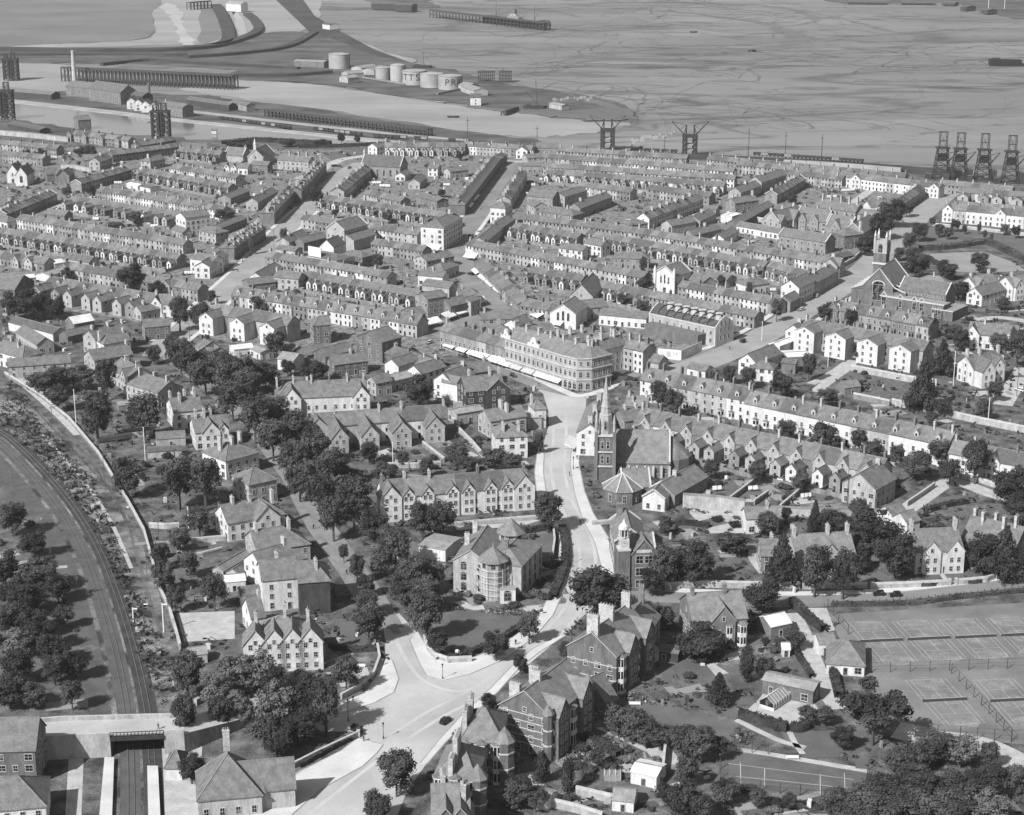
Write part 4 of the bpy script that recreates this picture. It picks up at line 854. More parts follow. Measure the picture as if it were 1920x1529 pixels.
house('bay gabled house left of the dark brick house', (830, 700), (872, 684), hr=11, he=7.6, w=9.5, wall='white', ch=((.9, 0),), gab=((.1, 'f', 4, 3),))
house('dark brick house with tall pale chimneys at the wide junction', (866, 708), (938, 702), hr=13, he=8.6, w=13, wall='dark', ch=((.2, 1), (.72, 0), (.98, 1)), chh=3.4, gab=((.83, 'f', 10, .6),), step=4)
house('slate roofed shops behind the dark brick house', (846, 686), (914, 676), hr=10, he=7, w=11, wall='grey', ch=((.9, 0),), cat='shop', name='shop')
house('low slate roof left of the three white rear gables, above the avenue', (382, 636), (410, 652), hr=7.5, he=4.8, w=9, wall='pale', ch=())
house('slate roofed house with a broad gable behind the avenue trees', (416, 672), (470, 666), hr=8.5, he=5.6, w=9, wall='stone', ch=((.3, 0), (.6, 0)), gab=((.5, 'f', 8, 4),))
house('steep gabled house beside the bend at the top of the avenue', (372, 660), (400, 640), hr=8.5, he=5.2, w=8, wall='pale', ch=(), gab=((.4, 'f', 5, 1),))
house('white roofed sheds behind the avenue bend', (434, 648), (470, 644), hr=5, he=4, w=8, wall='white', roof='roof_white', ch=())
house('low white sheds in the yard behind the avenue bend', (480, 648), (500, 656), hr=4.5, he=3.6, w=7, wall='white', roof='lead', ch=())
house('brick cottage with a glazed lean-to by the banded brick block', (530, 640), (560, 650), hr=5.5, he=4, w=8, wall='brick', ch=())
house('hip roofed block in the yard between the long pale rows', (650, 468), (690, 474), hr=8, he=6, w=10, wall='brick', hip=(1, 1), ch=())
house('slate gable with white fretwork at the left street, above the dormers', (478, 512), (516, 492), hr=8.5, he=5.6, w=9, wall='white', ch=(), barge=1)
house('slate hall behind the white fretwork gable', (520, 508), (566, 512), hr=9, he=6.6, w=9, wall='pale', ch=((.0, 0),))
house('slate roofed workshop on the left street below the fretwork gable', (460, 524), (510, 518), hr=6.5, he=4.5, w=10, wall='grey', ch=())
house('small house with single stack on the inner side of the left street', (530, 446), (566, 430), hr=8, he=5.4, w=8, wall='pale', ch=((.3, 0),))
house('pair of cottages between the left street and the tall warehouse', (560, 446), (604, 436), hr=7.5, he=5, w=8, wall='grey', ch=())
house('low pale store on the left street corner', (524, 460), (560, 464), hr=5.5, he=4, w=8, wall='pale', ch=())
house('dark roofed pair by the three pale stacks of the left street', (472, 372), (510, 352), hr=8, he=5.5, w=8, wall='pale', ch=((.5, 0),))
house('single storey store behind the left street shops', (404, 422), (452, 404), hr=6, he=4.4, w=8, wall='grey', ch=())
house('pale house with wide eaves behind the nearer left street row', (384, 424), (416, 430), hr=8, he=6, w=10, wall='pale', hip=(0, 1), ch=())
house('slate hall roof behind the far left street shops', (420, 366), (456, 352), hr=7, he=5, w=9, wall='stone', ch=())
house('twin gabled cottage pair below the little belfry church', (424, 306), (468, 308), hr=7, he=4.6, w=8, wall='white', ch=(), gab=((.12, 'f', 4.5, 1), (.42, 'f', 4.5, 1)))
house('slate barn right of the twin gabled cottages', (474, 302), (506, 304), hr=7, he=5, w=8, wall='grey', ch=())
house('long slate roof left of the belfry church', (338, 270), (386, 268), hr=9, he=5, w=12, wall='stone', ch=())
house('pale end house with stacks beside the far left street shops', (526, 290), (584, 294), hr=10, he=6.8, w=10, wall='pale', ch=((.3, 0), (.6, 0), (.85, 0)), chh=3)
house('white cottages standing behind the big hall', (806, 308), (824, 309), hr=8, he=5.8, w=8, wall='white', ch=((.5, 0),))
house('small pale gable below the big hall', (750, 324), (762, 318), hr=6, he=4, w=7, wall='white', ch=())
house('white stables in the yard left of the shopping street roof', (838, 316), (872, 312), hr=7, he=5, w=8, wall='pale', ch=())
house('stone barn left of the shopping street with a lit gable', (776, 336), (790, 326), hr=7, he=4.6, w=8, wall='pale', ch=())
house('slate sheds behind the long shopping street roof', (790, 362), (830, 372), hr=6, he=4.4, w=9, wall='grey', ch=())
house('pale gabled house at the very top left of the big hall', (698, 270), (730, 264), hr=9, he=6.5, w=9, wall='white', ch=((.3, 0), (.8, 0)))
house('pale station house with a lit gable at the end of the shopping street', (978, 276), (1000, 266), hr=9, he=6.4, w=9, wall='white', ch=())
house('dark roofed block right of the top of the shopping street', (1006, 268), (1046, 268), hr=10, he=7, w=10, wall='stone', ch=())
house('slate roofs at the right-hand corner of the street top', (984, 290), (1014, 288), hr=8, he=5.8, w=9, wall='pale', ch=((.5, 0),))
house('low pale store with a parapet right of the street top', (980, 306), (1016, 306), hr=6.5, he=5, w=9, wall='stone', ch=())
# ------------------------------------------------------------------ nearer villas
def vil(*a, **k):
    k.setdefault('cm', 'chimney_pale'); k.setdefault('cl', 1.9); k.setdefault('chh', 2.6); k.setdefault('name', 'villa'); k.setdefault('cat', 'villa'); a = list(a); a[5] *= 1.15; return house(*a, **k)
g = 'villas down the left side of the avenue'
vil('first villa down the avenue, pale with two stacks, next the broad slate gable', (228, 672), (262, 690), 10, 6.6, 10, 'pale', gab=((.8, 'f', 5, .6),), ch=((.3, 0), (.9, 0)), group=g)
vil('second villa down the avenue with a hipped bay roof', (258, 698), (318, 716), 10.5, 7, 11, 'pale', hip=(1, 0), ch=((.1, 0), (.5, 1), (.95, 0)), group=g)
vil('third villa down the avenue with four tall white stacks', (318, 748), (372, 742), 11, 7.2, 12, 'white', ch=((.05, 2), (.3, -2), (.55, 2), (.85, 0)), group=g, chh=3.6)
vil('fourth villa down the avenue, white bargeboarded gables', (360, 784), (424, 778), 11, 7, 12, 'white', ch=((.1, 0), (.35, 0), (.55, 1)), gab=((.45, 'f', 7, .8), (.8, 'f', 4.5, .4)), group=g, chh=3.4)
vil('fifth villa down the avenue, hip roof with three stacks', (400, 838), (462, 822), 11, 7.2, 13, 'white', hip=(1, 1), ch=((.2, 0), (.5, -1), (.8, 0)), group=g, chh=3.2)
vil('sixth villa down the avenue, stepped hip roofs and sash windows', (450, 884), (502, 873), 11, 7.6, 11, 'pale', hip=(1, 1), ch=(), group=g, gab=())
vil('seventh villa down the avenue, white with a timbered gable', (414, 948), (520, 930), 11, 6.6, 11, 'white', hip=(0, 1), ch=((.2, 0), (.5, 0), (.9, 0)), gab=((.66, 'f', 9, 2),), group=g)
vil('eighth villa down the avenue, broad slate roof with a brick stack', (470, 996), (568, 982), 11, 6.6, 13, 'pale', hip=(0, 1), ch=((.1, 0), (.72, 0)), group=g)
vil('ninth villa down the avenue, low hip roof behind the ivy house', (474, 1036), (556, 1014), 11, 7, 10, 'white', hip=(0, 1), ch=((.7, 0),), group=g)
vil('white rendered house beside the ivy covered block', (486, 1052), (552, 1046), 14, 10, 11, 'white', ch=((.5, 1),), group=g, step=4)
k = vil('dark ivy covered block with one large white stack', (556, 1054), (614, 1050), 14.5, 10.5, 12, 'dark', roof='slate_b', hip=(0, 1), ch=((.6, -2),), group=g, wins=0, cl=2.6)
house('steep roofed coach house behind the four gabled villa', (462, 1122), (486, 1118), 10, 5.5, 10, 'white', ch=((.95, 0),), name='coach_house', cat='coach house')
shed('white glasshouse shed in the garden left of the rendered house', (416, 1080), (458, 1076), 4.5, 3.4, 6, 'white', 'roof_white')
shed('slate roofed outhouse left of the rendered house', (448, 1102), (484, 1098), 5, 3.4, 6, 'white', 'slate_a')
shed('long pale glazed lean-to above the white glasshouse shed', (408, 1062), (460, 1032), 4.5, 3, 4, 'pale', 'tile_pale')
shed('slate lean-to beside the pale glazed lean-to', (436, 1068), (476, 1044), 4.4, 3, 5, 'pale', 'slate_b')
shed('dark roofed shed between the railway and the avenue gardens', (276, 840), (340, 836), 3.6, 2.6, 5, 'pale', 'slate_d')
shed('low bungalow shed with a long slate roof above the garden wall', (292, 812), (346, 808), 5, 3.2, 6, 'pale', 'slate_b')
shed('garden shed with a dark open front in the railway gardens', (220, 754), (256, 750), 3.6, 2.6, 5, 'grey', 'tile_pale')
shed('brick wash house beside the second avenue villa', (224, 704), (240, 702), 5.5, 3.8, 6, 'grey', 'slate_a')
shed('small glass porch shed beside the second avenue villa', (238, 724), (252, 718), 4, 3, 4, 'white', 'lead')
shed('white wash house in the third avenue villa garden', (266, 734), (280, 732), 4.5, 3.4, 5, 'white', 'slate_b')
shed('small gabled hut on the railway side of the four gabled villa', (352, 1216), (386, 1212), 4, 2.8, 5, 'pale', 'tile_pale')
shed('small slate cottage under the avenue trees', (740, 992), (770, 1012), 6, 3.8, 9, 'pale', 'slate_b')
shed('flat lead roofed hall annexe beside the gallery garden', (800, 1010), (850, 1018), 4.5, 4, 12, 'white', 'lead', door=0)
vil('four gabled white villa among trees above the station', (478, 1158), (580, 1153), 13.5, 8.6, 12, 'white', 'slate_c', hip=(1, 1), ch=((.02, -2), (.55, 0), (.97, -2)), cl=1.4, chh=4, wins=1, step=5,
    gab=((.0, 'f', 6.9, .8), (.34, 'f', 6.9, .8), (.67, 'f', 6.9, .8), (1.0, 'f', 6.9, .8)))
# right half of the near ground
k = vil('timber gabled brick villa left of the tennis pavilion', (1288, 1114), (1388, 1108), 13.5, 8.4, 14, 'grey', 'slate_c', ch=((.1, 0), (.7, 0)), cm='chimney_brick', gab=((.55, 'f', 7, 1),), fm='trim')
for t in (.3, .66, .92): put_on(k, 'bay_window', bay_mesh('white', 'slate_c', 3.2, 3.4, 1.2, 2), 'f', k.L*t, 0, .0)
shed('white roofed motor house right of the timber gabled villa', (1432, 1156), (1470, 1148), 5.5, 3.6, 8, 'grey', 'roof_white', cat='motor house', name='motor_house')
vil('tennis pavilion with a wide slate roof and veranda', (1552, 1200), (1622, 1205), 6.8, 3.2, 14, 'white', 'slate_c', hip=(1, 1), ch=(), name='pavilion', cat='pavilion')
shed('slate roofed wing behind the tennis pavilion', (1530, 1190), (1562, 1188), 5, 3.4, 7, 'white', 'slate_c')
house('long brick garage block with dark doors and a sloping felt roof', (1438, 1262), (1532, 1282), 5, 4.2, 6, 'brick', 'lead', ch=(), name='garage', cat='garage', step=4)
shed('white summer house on the lawn below the motor house', (1466, 1206), (1480, 1206), 3.6, 2.3, 3.6, 'white', 'roof_white', cat='summer house', name='summer_house')
vil('slate roofed villa with three stacks behind the tall conifer', (1484, 1004), (1592, 998), 12, 7.2, 12, 'pale', 'slate_c', ch=((.04, 0), (.62, 0), (.96, 0)), chh=3, gab=((.55, 'f', 7, 1),))
vil('lower wing of the slate villa, left of the conifer', (1424, 1012), (1484, 1012), 9, 5.6, 10, 'grey', 'slate_b', ch=((.4, 2),))
vil('white villa with two sharp gables and a porch, right of the dark trees', (1706, 994), (1794, 990), 12.5, 7.6, 12, 'white', 'slate_b', ch=((.02, 0), (.95, 0)), chh=3.4, gab=((.32, 'f', 6, .8), (.82, 'f', 6, .8)))
vil('rambling brick villa with five tall stacks at the right edge', (1822, 968), (1920, 990), 13, 7, 13, 'brick', 'slate_b', ch=((.05, 1), (.25, -1), (.45, 1), (.65, -1), (.85, 0)), chh=3.6, gab=((.7, 'f', 8, 1),))
house('white coach house with a slate roof inside the pale garden walls', (1396, 952), (1456, 950), 8, 5.4, 8, 'white', 'slate_c', ch=((.7, 0),), name='coach_house', cat='coach house')
house('small white lodge at the bend of the wooded lane', (1660, 950), (1686, 942), 7.5, 5, 7, 'white', 'slate_c', ch=(), name='lodge', cat='lodge')
house('second white lodge roof beside the wooded lane', (1688, 962), (1712, 956), 7.5, 5, 7, 'white', 'slate_c', ch=(), name='lodge', cat='lodge')
k = house('broad end house with a double gable closing the rear gable terrace', (1612, 888), (1650, 868), 12, 7.4, 13, 'pale', 'slate_b', ch=((.9, 0),))
house('pale hall with long slate roof beside the chapel school', (1240, 906), (1302, 872), 8, 4.6, 11, 'stone', 'slate_c', ch=((.4, 0),), wins=0)
house('villa of white gables near the right edge', (1812, 668), (1872, 660), 12, 7.6, 11, 'white', 'slate_a', ch=((.02, 0), (.4, 0), (.98, 0)), chh=3, gab=((.25, 'f', 7, 5), (.75, 'f', 6, 1)))
house('long white villa with end gables under the terrace road', (1820, 604), (1910, 612), 11, 6.8, 11, 'white', 'slate_b', ch=((.3, 0),), gab=((.08, 'f', 7, 1.5), (.9, 'f', 7, 2)))
house('white gabled villa on the far side of the bowling green, left hand', (1816, 520), (1858, 512), 11, 7.4, 10, 'white', 'slate_c', ch=((.1, 0), (.9, 0)), gab=((.2, 'f', 6, 1),))
house('white villa with a slate wing left of the pale path', (1828, 540), (1872, 528), 9, 5.6, 9, 'white', 'slate_b', ch=())
house('white gabled villa on the far side of the bowling green, right hand', (1886, 520), (1940, 512), 11.5, 7.6, 11, 'white', 'slate_c', ch=((.2, 0), (.9, 0)), gab=((.2, 'f', 6, 1),))
house('hip roofed house beside the great church with a white stack', (1722, 516), (1780, 520), 9, 5.8, 10, 'stone', 'slate_c', hip=(1, 1), ch=((.5, 0),))
house('gabled white houses behind the great church tower, upper road', (1626, 378), (1686, 374), 8, 5.4, 9, 'white', 'slate_b', ch=(), gab=((.3, 'f', 6, 1), (.85, 'f', 7, 1)))
house('low school range with a row of windows behind the dark trees', (1612, 392), (1654, 396), 8, 5.8, 9, 'brick', 'slate_b', ch=((.0, 0),))
shed('hip roofed shed in the walled gardens beyond the dormered terrace', (1576, 716), (1606, 712), 5, 3, 7, 'grey', 'slate_c')
shed('slate roofed bowling shelter by the dark shrubbery', (1572, 476), (1592, 472), 4.5, 3, 8, 'timber', 'slate_d')
shed('pale timber shed at the foot of the lower right garden', (1192, 1430), (1240, 1440), 4, 3.2, 7, 'white', 'roof_white')
shed('slatted summer house with a slate roof in the lower garden', (1152, 1478), (1192, 1482), 4.2, 2.8, 7, 'white', 'tile_pale')
shed('long pale coal shed roof behind the bottom villas', (1000, 1478), (1036, 1488), 3.6, 3, 5, 'white', 'tile_pale')
# ------------------------------------------------------------------ red brick villas along the foot of the main road
def towers(T, fr, items):
    for (x, y, r, h, tip) in items:
        b = T.mb(fr); b.lathe(x, y, [(r, 0), (r, h)], 8, 'brick', math.pi/8)
        for zz in (4.2, 8.4, h-.3): b.lathe(x, y, [(r+.15, zz), (r+.15, zz+.4)], 8, 'trim', math.pi/8)
        b.build('turret', T.o)
        b = T.mb(fr); b.lathe(x, y, [(r+.4, h), (.05, h+tip)], 8, 'slate_c', math.pi/8); b.build('turret_roof', T.o)
def bands(k, side, zs, m='trim'):
    b = k.T.mb(k.fr); h = k.w/2
    for z in zs:
        if side == 'l': b.box(-.09, .0, -h, h, z, z+.22, m)
        if side == 'f': b.box(0, k.L, -h-.09, -h, z, z+.32, m)
    b.build('string_course', k.T.o)
def big(label, p0, p1, hr, he, w, gabs, chs, roof='slate_c', wall='brick', hip=(0, 0), bz=(3, 5, 7, 9, 11, 13), two=None):
    k = house(label, p0, p1, hr, he, w, wall, roof, hip=hip, ch=(), name='villa', cat='villa', step=3.4, fm='trim', barge=1)
    for t, gw, pr, dh in gabs: cross_gable(k, t, 'f', gw, pr, dh, barge=1)
    for t, off, l, h in chs: chim(k, t, off, l=l, h=h, m='chimney_pale', pots=5, d=1.1)
    bands(k, 'l', [z for z in bz if z < he] if 'banded' in label else [4, 8]); bands(k, 'f', [4, 8])
    for t in (.12, .5, .88):
        put_on(k, 'bay_window', bay_mesh('white', 'slate_b', 3.4, 3.6, 1.4, 3), 'f', k.L*t, 0, 0)
    return k
k = big('banded brick villa with stone bays, middle of the three by the junction', (984, 1296), (1060, 1238), 17.5, 12, 15, ((.2, 6, 1.6, -.5), (.8, 6, 1.6, -.5)), ((.1, 4, 3, 3.5), (.35, 1, 3, 3.2), (.6, 4.5, 2.6, 4)))
towers(k.T, k.fr, [(0, -6.8, 1.3, 13, 2.5), (k.L, -6.8, 1.3, 13, 2.5)])
k = big('tall villa with a huge ribbed chimney on its gable wall', (1110, 1186), (1176, 1134), 17, 11.5, 15, ((.35, 6, 1.6, 0), (.85, 6, 1.4, 0)), ((.03, 0, 3.4, 5), (.5, 1, 4.4, 4.5), (.97, 0, 2.6, 4)))
k = big('hip roofed brick villa with corner turrets and a pale roof well', (866, 1328), (946, 1330), 16, 11, 16, (), ((.2, 2, 4, 3.6), (.1, -3, 4, 3.6)), hip=(1, 1))
towers(k.T, k.fr, [(k.L+.5, -7.5, 2.4, 11.5, 3.6)])
k = big('hip roofed brick villa nearest the bottom edge with a ribbed stack', (826, 1392), (902, 1398), 15.5, 10.5, 15, (), ((.45, -2, 5, 5), (.4, -6, 4, 4)), hip=(1, 1))
towers(k.T, k.fr, [(k.L+.5, -7, 2.2, 11, 3.4)])
k = big('slate gabled villa cut by the bottom edge', (810, 1472), (878, 1470), 15, 10, 15, ((.35, 6, 1.2, -.5), (.75, 6, 1.2, -.5)), ((.3, 2, 4, 3.5), (.85, -3, 2, 4)))
house('slate roofed rear wing behind the huge chimney villa', (1186, 1152), (1204, 1126), 14, 10, 11, 'brick', 'slate_b', ch=((.9, 0),), cm='chimney_brick', name='villa', cat='villa', chh=5)
house('steep slate outbuilding between the two near brick villas', (1108, 1272), (1130, 1262), 9, 3.5, 11, 'brick', 'slate_b', ch=())
shed('white lean-to conservatory beside the huge chimney villa', (1196, 1222), (1222, 1206), 4.2, 2.8, 6, 'white', 'lead', cat='conservatory', name='conservatory')
shed('dark timber hut behind the white conservatory', (1224, 1206), (1276, 1214), 3.8, 2.8, 5, 'timber', 'slate_a')
# ------------------------------------------------------------------ station at the bottom left
k = house('station building with a steep tiled roof and a white stack', (424, 1388), (428, 1440), 13, 5.2, 15, 'pale', 'slate_b', hip=(1, 1), ch=((.08, 0),), cat='station', name='station', chh=3.4, fm='trim')
cross_gable(k, .55, 'b', 9, 8, -1.5); 
house('hip roofed wing of the station beside the forecourt', (436, 1432), (494, 1428), 10, 5, 12, 'pale', 'slate_b', hip=(0, 1), ch=(), cat='station', name='station')
house('little round roofed kiosk by the footbridge steps', (326, 1408), (332, 1408), 6, 3.4, 8, 'white', 'slate_b', hip=(1, 1), ch=(), cat='kiosk', name='kiosk', wins=0)
house('white platform building under the station roof', (372, 1424), (398, 1424), 5.5, 3.4, 7, 'white', 'slate_b', ch=(), cat='station', name='platform_building')
house('brick house with white timbered gables at the bottom left corner', (-30, 1348), (72, 1346), 15, 9.5, 13, 'brick', 'slate_b', ch=(), name='villa', cat='villa', fm='trim', step=3)
house('slate roofed shop in the bottom left corner', (-30, 1462), (86, 1452), 11, 6.4, 14, 'white', 'slate_b', hip=(0, 1), ch=(), cat='shop', name='shop')
# ------------------------------------------------------------------ landmark buildings
def V3(p, z): return (p[0], p[1], z)
def poly_walls(T, pts, z0, z1, m, name='wall', top=None):
    b = T.wmb(); n = len(pts)
    for i in range(n): a, c = pts[i], pts[(i+1) % n]; b.face([V3(a, z0), V3(c, z0), V3(c, z1), V3(a, z1)], m)
    if top: b.face([V3(p, z1) for p in pts], top)
    return b.build(name, T.o)
def cornice(T, pts, z, h=.5, out=.35, m='trim', closed=False):
    b = T.wmb(); P = [Vector(p) for p in pts]
    for a, c in zip(P, P[1:]):
        d = (c-a).normalized(); n = Vector((d.y, -d.x))*out; e = d*out*.5
        q = [a-e-n*.05, c+e-n*.05, c+e+n, a-e+n]
        b.face([V3(q[3], z), V3(q[2], z), V3(q[2], z+h), V3(q[3], z+h)], m); b.face([V3(q[0], z+h), V3(q[3], z+h), V3(q[2], z+h), V3(q[1], z+h)], m); b.face([V3(q[0], z), V3(q[1], z), V3(q[2], z), V3(q[3], z)], m)
    b.build('cornice', T.o)
def face_put(T, name, me, a, c, t, z):
    d = (c-a); L = d.length; d.normalize(); fr = (a.x, a.y, d.x, d.y); return T.put(name, me, fr, L*t, 0, z)
# corner hotel
H = 14.2; P = [G(947, 634, H), G(1056, 667, H), G(1082, 673, H), G(1110, 672.5, H), G(1147, 664, H)]
T = Thing('corner_hotel', 'three storey pale hotel curving round the corner at the head of the wide road', 'hotel', P[2])
bk = (P[1]-P[0]).normalized(); bk = Vector((-bk.y, bk.x))*13; b2 = (P[4]-P[3]).normalized(); b2 = Vector((-b2.y, b2.x))*12
ring = P+[P[4]+b2, P[1]+bk*1.1, P[0]+bk]
poly_walls(T, ring, 0, H, 'pale')
for z in (4.6, 9.4, H-.3): cornice(T, P, z, .45, .4)
b = T.wmb(); R0 = P[0]+bk*.5; R1 = P[1]+bk*.62; R2 = P[3]+(ring[6]-P[3])*.5; R3 = P[4]+b2*.5-(P[4]-P[3]).normalized()*5; zr = H+4.2
b.face([V3(P[0], H), V3(P[1], H), V3(R1, zr), V3(R0, zr)], 'slate_c'); b.face([V3(P[1], H), V3(P[2], H), V3(R2, zr), V3(R1, zr)], 'slate_c')
b.face([V3(P[2], H), V3(P[3], H), V3(R2, zr)], 'slate_c'); b.face([V3(P[3], H), V3(P[4], H), V3(R3, zr), V3(R2, zr)], 'slate_c')
b.face([V3(P[4], H), V3(ring[5], H), V3(R3, zr)], 'slate_b'); b.face([V3(ring[5], H), V3(ring[6], H), V3(R2, zr), V3(R3, zr)], 'slate_b')
b.face([V3(ring[6], H), V3(ring[7], H), V3(R0, zr), V3(R1, zr)], 'slate_b'); b.face([V3(R1, zr), V3(R2, zr), V3(ring[6], H)], 'slate_b'); b.face([V3(ring[7], H), V3(P[0], H), V3(R0, zr)], 'white')
b.bar(V3(R0, zr), V3(R1, zr), .4, 'ridge_tile'); b.bar(V3(R1, zr), V3(P[1], H), .4, 'ridge_tile'); b.bar(V3(R1, zr), V3(R2, zr), .4, 'ridge_tile'); b.build('roof', T.o)
big_arch = lambda w, h: window_mesh(w, h, 'trim', True)
for i, (a, c) in enumerate(zip(P, P[1:])):
    L = (c-a).length; n = max(2, round(L/(2.7 if i else 2.9)))
    for j in range(n):
        t = (j+.5)/n
        face_put(T, 'window', window_mesh(1.1, 1.9), a, c, t, 10.9); face_put(T, 'window', big_arch(1.2, 2.0), a, c, t, 5.9)
        if i > 0 or j > n*.7: face_put(T, 'arched_shop_window', big_arch(1.7, 2.4), a, c, t, .6)
d = (P[1]-P[0]).normalized(); fr = (P[0].x, P[0].y, d.x, d.y); LL = (P[1]-P[0]).length
for t, wd, hh in ((.5, 8, 4.4), (.02, 6, 4.6)):
    b = T.mb(fr); x = LL*t; y0, y1 = -.3, .6
    for pr in ([(-wd/2, H), (-wd/2, H+1), (-wd/4, H+1.8), (-wd/6, H+hh-.8), (0, H+hh), (wd/6, H+hh-.8), (wd/4, H+1.8), (wd/2, H+1), (wd/2, H)],):
        f = [(x+p[0], y0, p[1]) for p in pr]; k2 = [(x+p[0], y1, p[1]) for p in pr]; b.face(f, 'white'); b.face(k2[::-1], 'white')
        for q in range(len(f)-1): b.face([f[q+1], f[q], k2[q], k2[q+1]], 'trim')
    b.lathe(x, y0-.05, [(.55, H+1.7), (.55, H+1.75)], 8, 'glass'); b.build('curved_gable', T.o)
for i in range(7):
    p = R0.lerp(R1, i/5) if i < 6 else R2
    link('chimney', chimney_mesh(2.2, 1.1, 3.0, 'chimney_pale', 4), T.o, (p.x-T.at[0], p.y-T.at[1], zr-.5), math.atan2(d.y, d.x)+math.pi/2)
for q in (R2, R2+Vector((3, 4)), R3): link('chimney', chimney_mesh(2.2, 1.1, 3.0, 'chimney_pale', 4), T.o, (q.x-T.at[0], q.y-T.at[1], zr-.5))
for i, (pa, pb) in enumerate([((1010, 640), (1100, 622)), ((1064, 654), (1160, 630))]):
    house(('long slate roof of the hotel back wing, upper one', 'long slate roof of the hotel back wing, lower one')[i], pa, pb, 14, 11, 8.5, 'white', 'slate_b', ch=((.15, 0), (.4, 0), (.65, 0), (.9, 0)), chh=3.4, name='hotel_wing', cat='hotel wing')
# spired church
a = G(1150, 806, 15); c = G(1256, 808, 15)
T = Thing('church', 'stone church with a tall white spire beside the wide road', 'church', (a+c)/2)
k = block(T, a, c, 15, 5.4, 18, 'grey', 'slate_c', coping=1)
for i in range(7): put_on(k, 'window', window_mesh(1.2, 2.0, 'trim', True), 'f', k.L*(i+.5)/7, 1.4)
b = T.mb(k.fr)
for i in range(8): x = k.L*i/7; b.box(x-.4, x+.4, -10.2, -9, 0, 4.2, 'trim')
b.build('buttress', T.o)
x0, y0 = -2.8, -10.2
b = T.mb(k.fr); b.box(x0-3.3, x0+3.3, y0-3.3, y0+3.3, 0, 17, 'brick')
for sx in (-1, 1):
    for sy in (-1, 1): b.box(x0+sx*3.3-.6, x0+sx*3.3+.6, y0+sy*3.3-.6, y0+sy*3.3+.6, 0, 18.5, 'grey')
for z in (5, 10.5, 16.6): b.box(x0-3.75, x0+3.75, y0-3.75, y0+3.75, z, z+.5, 'trim')
b.build('tower', T.o)
b = T.mb(k.fr)
b.lathe(x0, y0, [(2.7, 17), (2.4, 24.2), (2.0, 24.6), (.1, 39)], 8, 'pale', math.pi/8)
for z in (27, 30, 33): r = 2.2*(39-z)/14.1; b.lathe(x0, y0, [(r+.05, z), (r+.02, z+.3)], 8, 'pale', math.pi/8)
b.build('spire', T.o)
for sx in (-1, 1):
    for sy in (-1, 1):
        b = T.mb(k.fr); b.lathe(x0+sx*3.2, y0+sy*3.2, [(.6, 17), (.55, 21.5), (.7, 21.6), (.05, 25)], 6, 'pale'); b.build('pinnacle', T.o)
for rl, dx, dy in ((0, 0, -3.3), (-math.pi/2, -3.3, 0)):
    for o in (-1, 1):
        for z in (6.5, 12): T.put('belfry_window', window_mesh(.9, 2.6, 'trim', True), k.fr, x0+dx+(o if dx == 0 else 0), y0+dy+(o if dy == 0 else 0), z, rl)
b = T.mb(k.fr); b.lathe(x0, y0, [(2.85, 0), (2.85, .1)], 8, 'white'); 
for q in range(4): T.put('spire_light', window_mesh(.9, 3, 'trim', True), k.fr, x0+2.65*math.cos(q*math.pi/2), y0+2.65*math.sin(q*math.pi/2), 19, q*math.pi/2+math.pi/2)
b = T.mb(k.fr); b.lathe(k.L+1, 0, [(7.5, 0), (7.5, 6), (0, 13)], 10, 'grey'); b.build('apse', T.o)
a = G(1164, 880, 9.5); c = G(1216, 879, 9.5)
T = Thing('sunday_school', 'low church hall with a fan shaped roof and pointed windows in front of the spire', 'church hall', (a+c)/2)
k = block(T, a, c, 9.5, 5, 13, 'brick', 'slate_c', coping=1)
cx, cy = 0, -5.5
b = T.mb(k.fr); b.lathe(cx, cy, [(7.2, 0), (7.2, 5)], 8, 'brick', math.pi/8); b.build('apse_wall', T.o)
b = T.mb(k.fr); b.lathe(cx, cy, [(7.6, 4.9), (.1, 10)], 8, 'slate_c', math.pi/8)
for q in range(8): an = math.pi/8+q*math.pi/4; b.bar((cx+7.6*math.cos(an), cy+7.6*math.sin(an), 5.1), (cx, cy, 10.2), .4, 'trim')
b.build('apse_roof', T.o)
for q in (-3, -2, -1): an = q*math.pi/4; T.put('window', window_mesh(1.1, 2.4, 'trim', True), k.fr, cx+6.68*math.cos(an), cy+6.68*math.sin(an), 1.1, an+math.pi/2)
house('gabled white porch house right of the fan shaped hall', (1226, 920), (1240, 904), 7.5, 4.6, 8, 'white', 'slate_c', ch=(), name='porch', cat='porch', coping=1)
house('white sided shop left of the spire with a blind over the pavement', (1106, 796), (1124, 748), 12.5, 9, 10, 'white', 'slate_c', ch=((.05, 0), (.5, 0), (.95, 0)), cat='shop', name='shop', chh=2.8, step=5)
house('slate roofed terrace end behind the spire', (1160, 770), (1200, 764), 9.5, 6.4, 10, 'stone', 'slate_b', ch=((.3, 0), (.8, 0)))
house('slate roofed house under the start of the dormered terrace', (1176, 742), (1216, 744), 9, 6, 9, 'grey', 'slate_c', ch=((.1, 0), (.3, -2), (.9, 0)))
house('white fronted public house with two large stacks by the road', (926, 796), (984, 793), 12, 8.6, 12, 'white', 'slate_c', hip=(1, 1), ch=((.25, -3), (.75, -3)), chh=3.4, cl=2.2, name='public_house', cat='public house')
house('slate roofed range behind the public house', (908, 770), (975, 760), 10, 7, 11, 'pale', 'slate_c', ch=((.45, 0), (.55, -2)), chh=3.4, cl=2.4)
house('tall white bay with a long stair window at the junction corner', (996, 752), (1018, 750), 10.5, 8, 8, 'white', 'slate_c', hip=(1, 1), ch=((.1, 1),), chh=3)
house('flat roofed annexe behind the public house yard', (986, 776), (1012, 775), 5, 4.7, 10, 'pale', 'lead', ch=(), wins=0)
house('long pale stable roof beside the public house yard', (848, 768), (898, 760), 5.5, 4.6, 8, 'pale', 'lead', ch=())
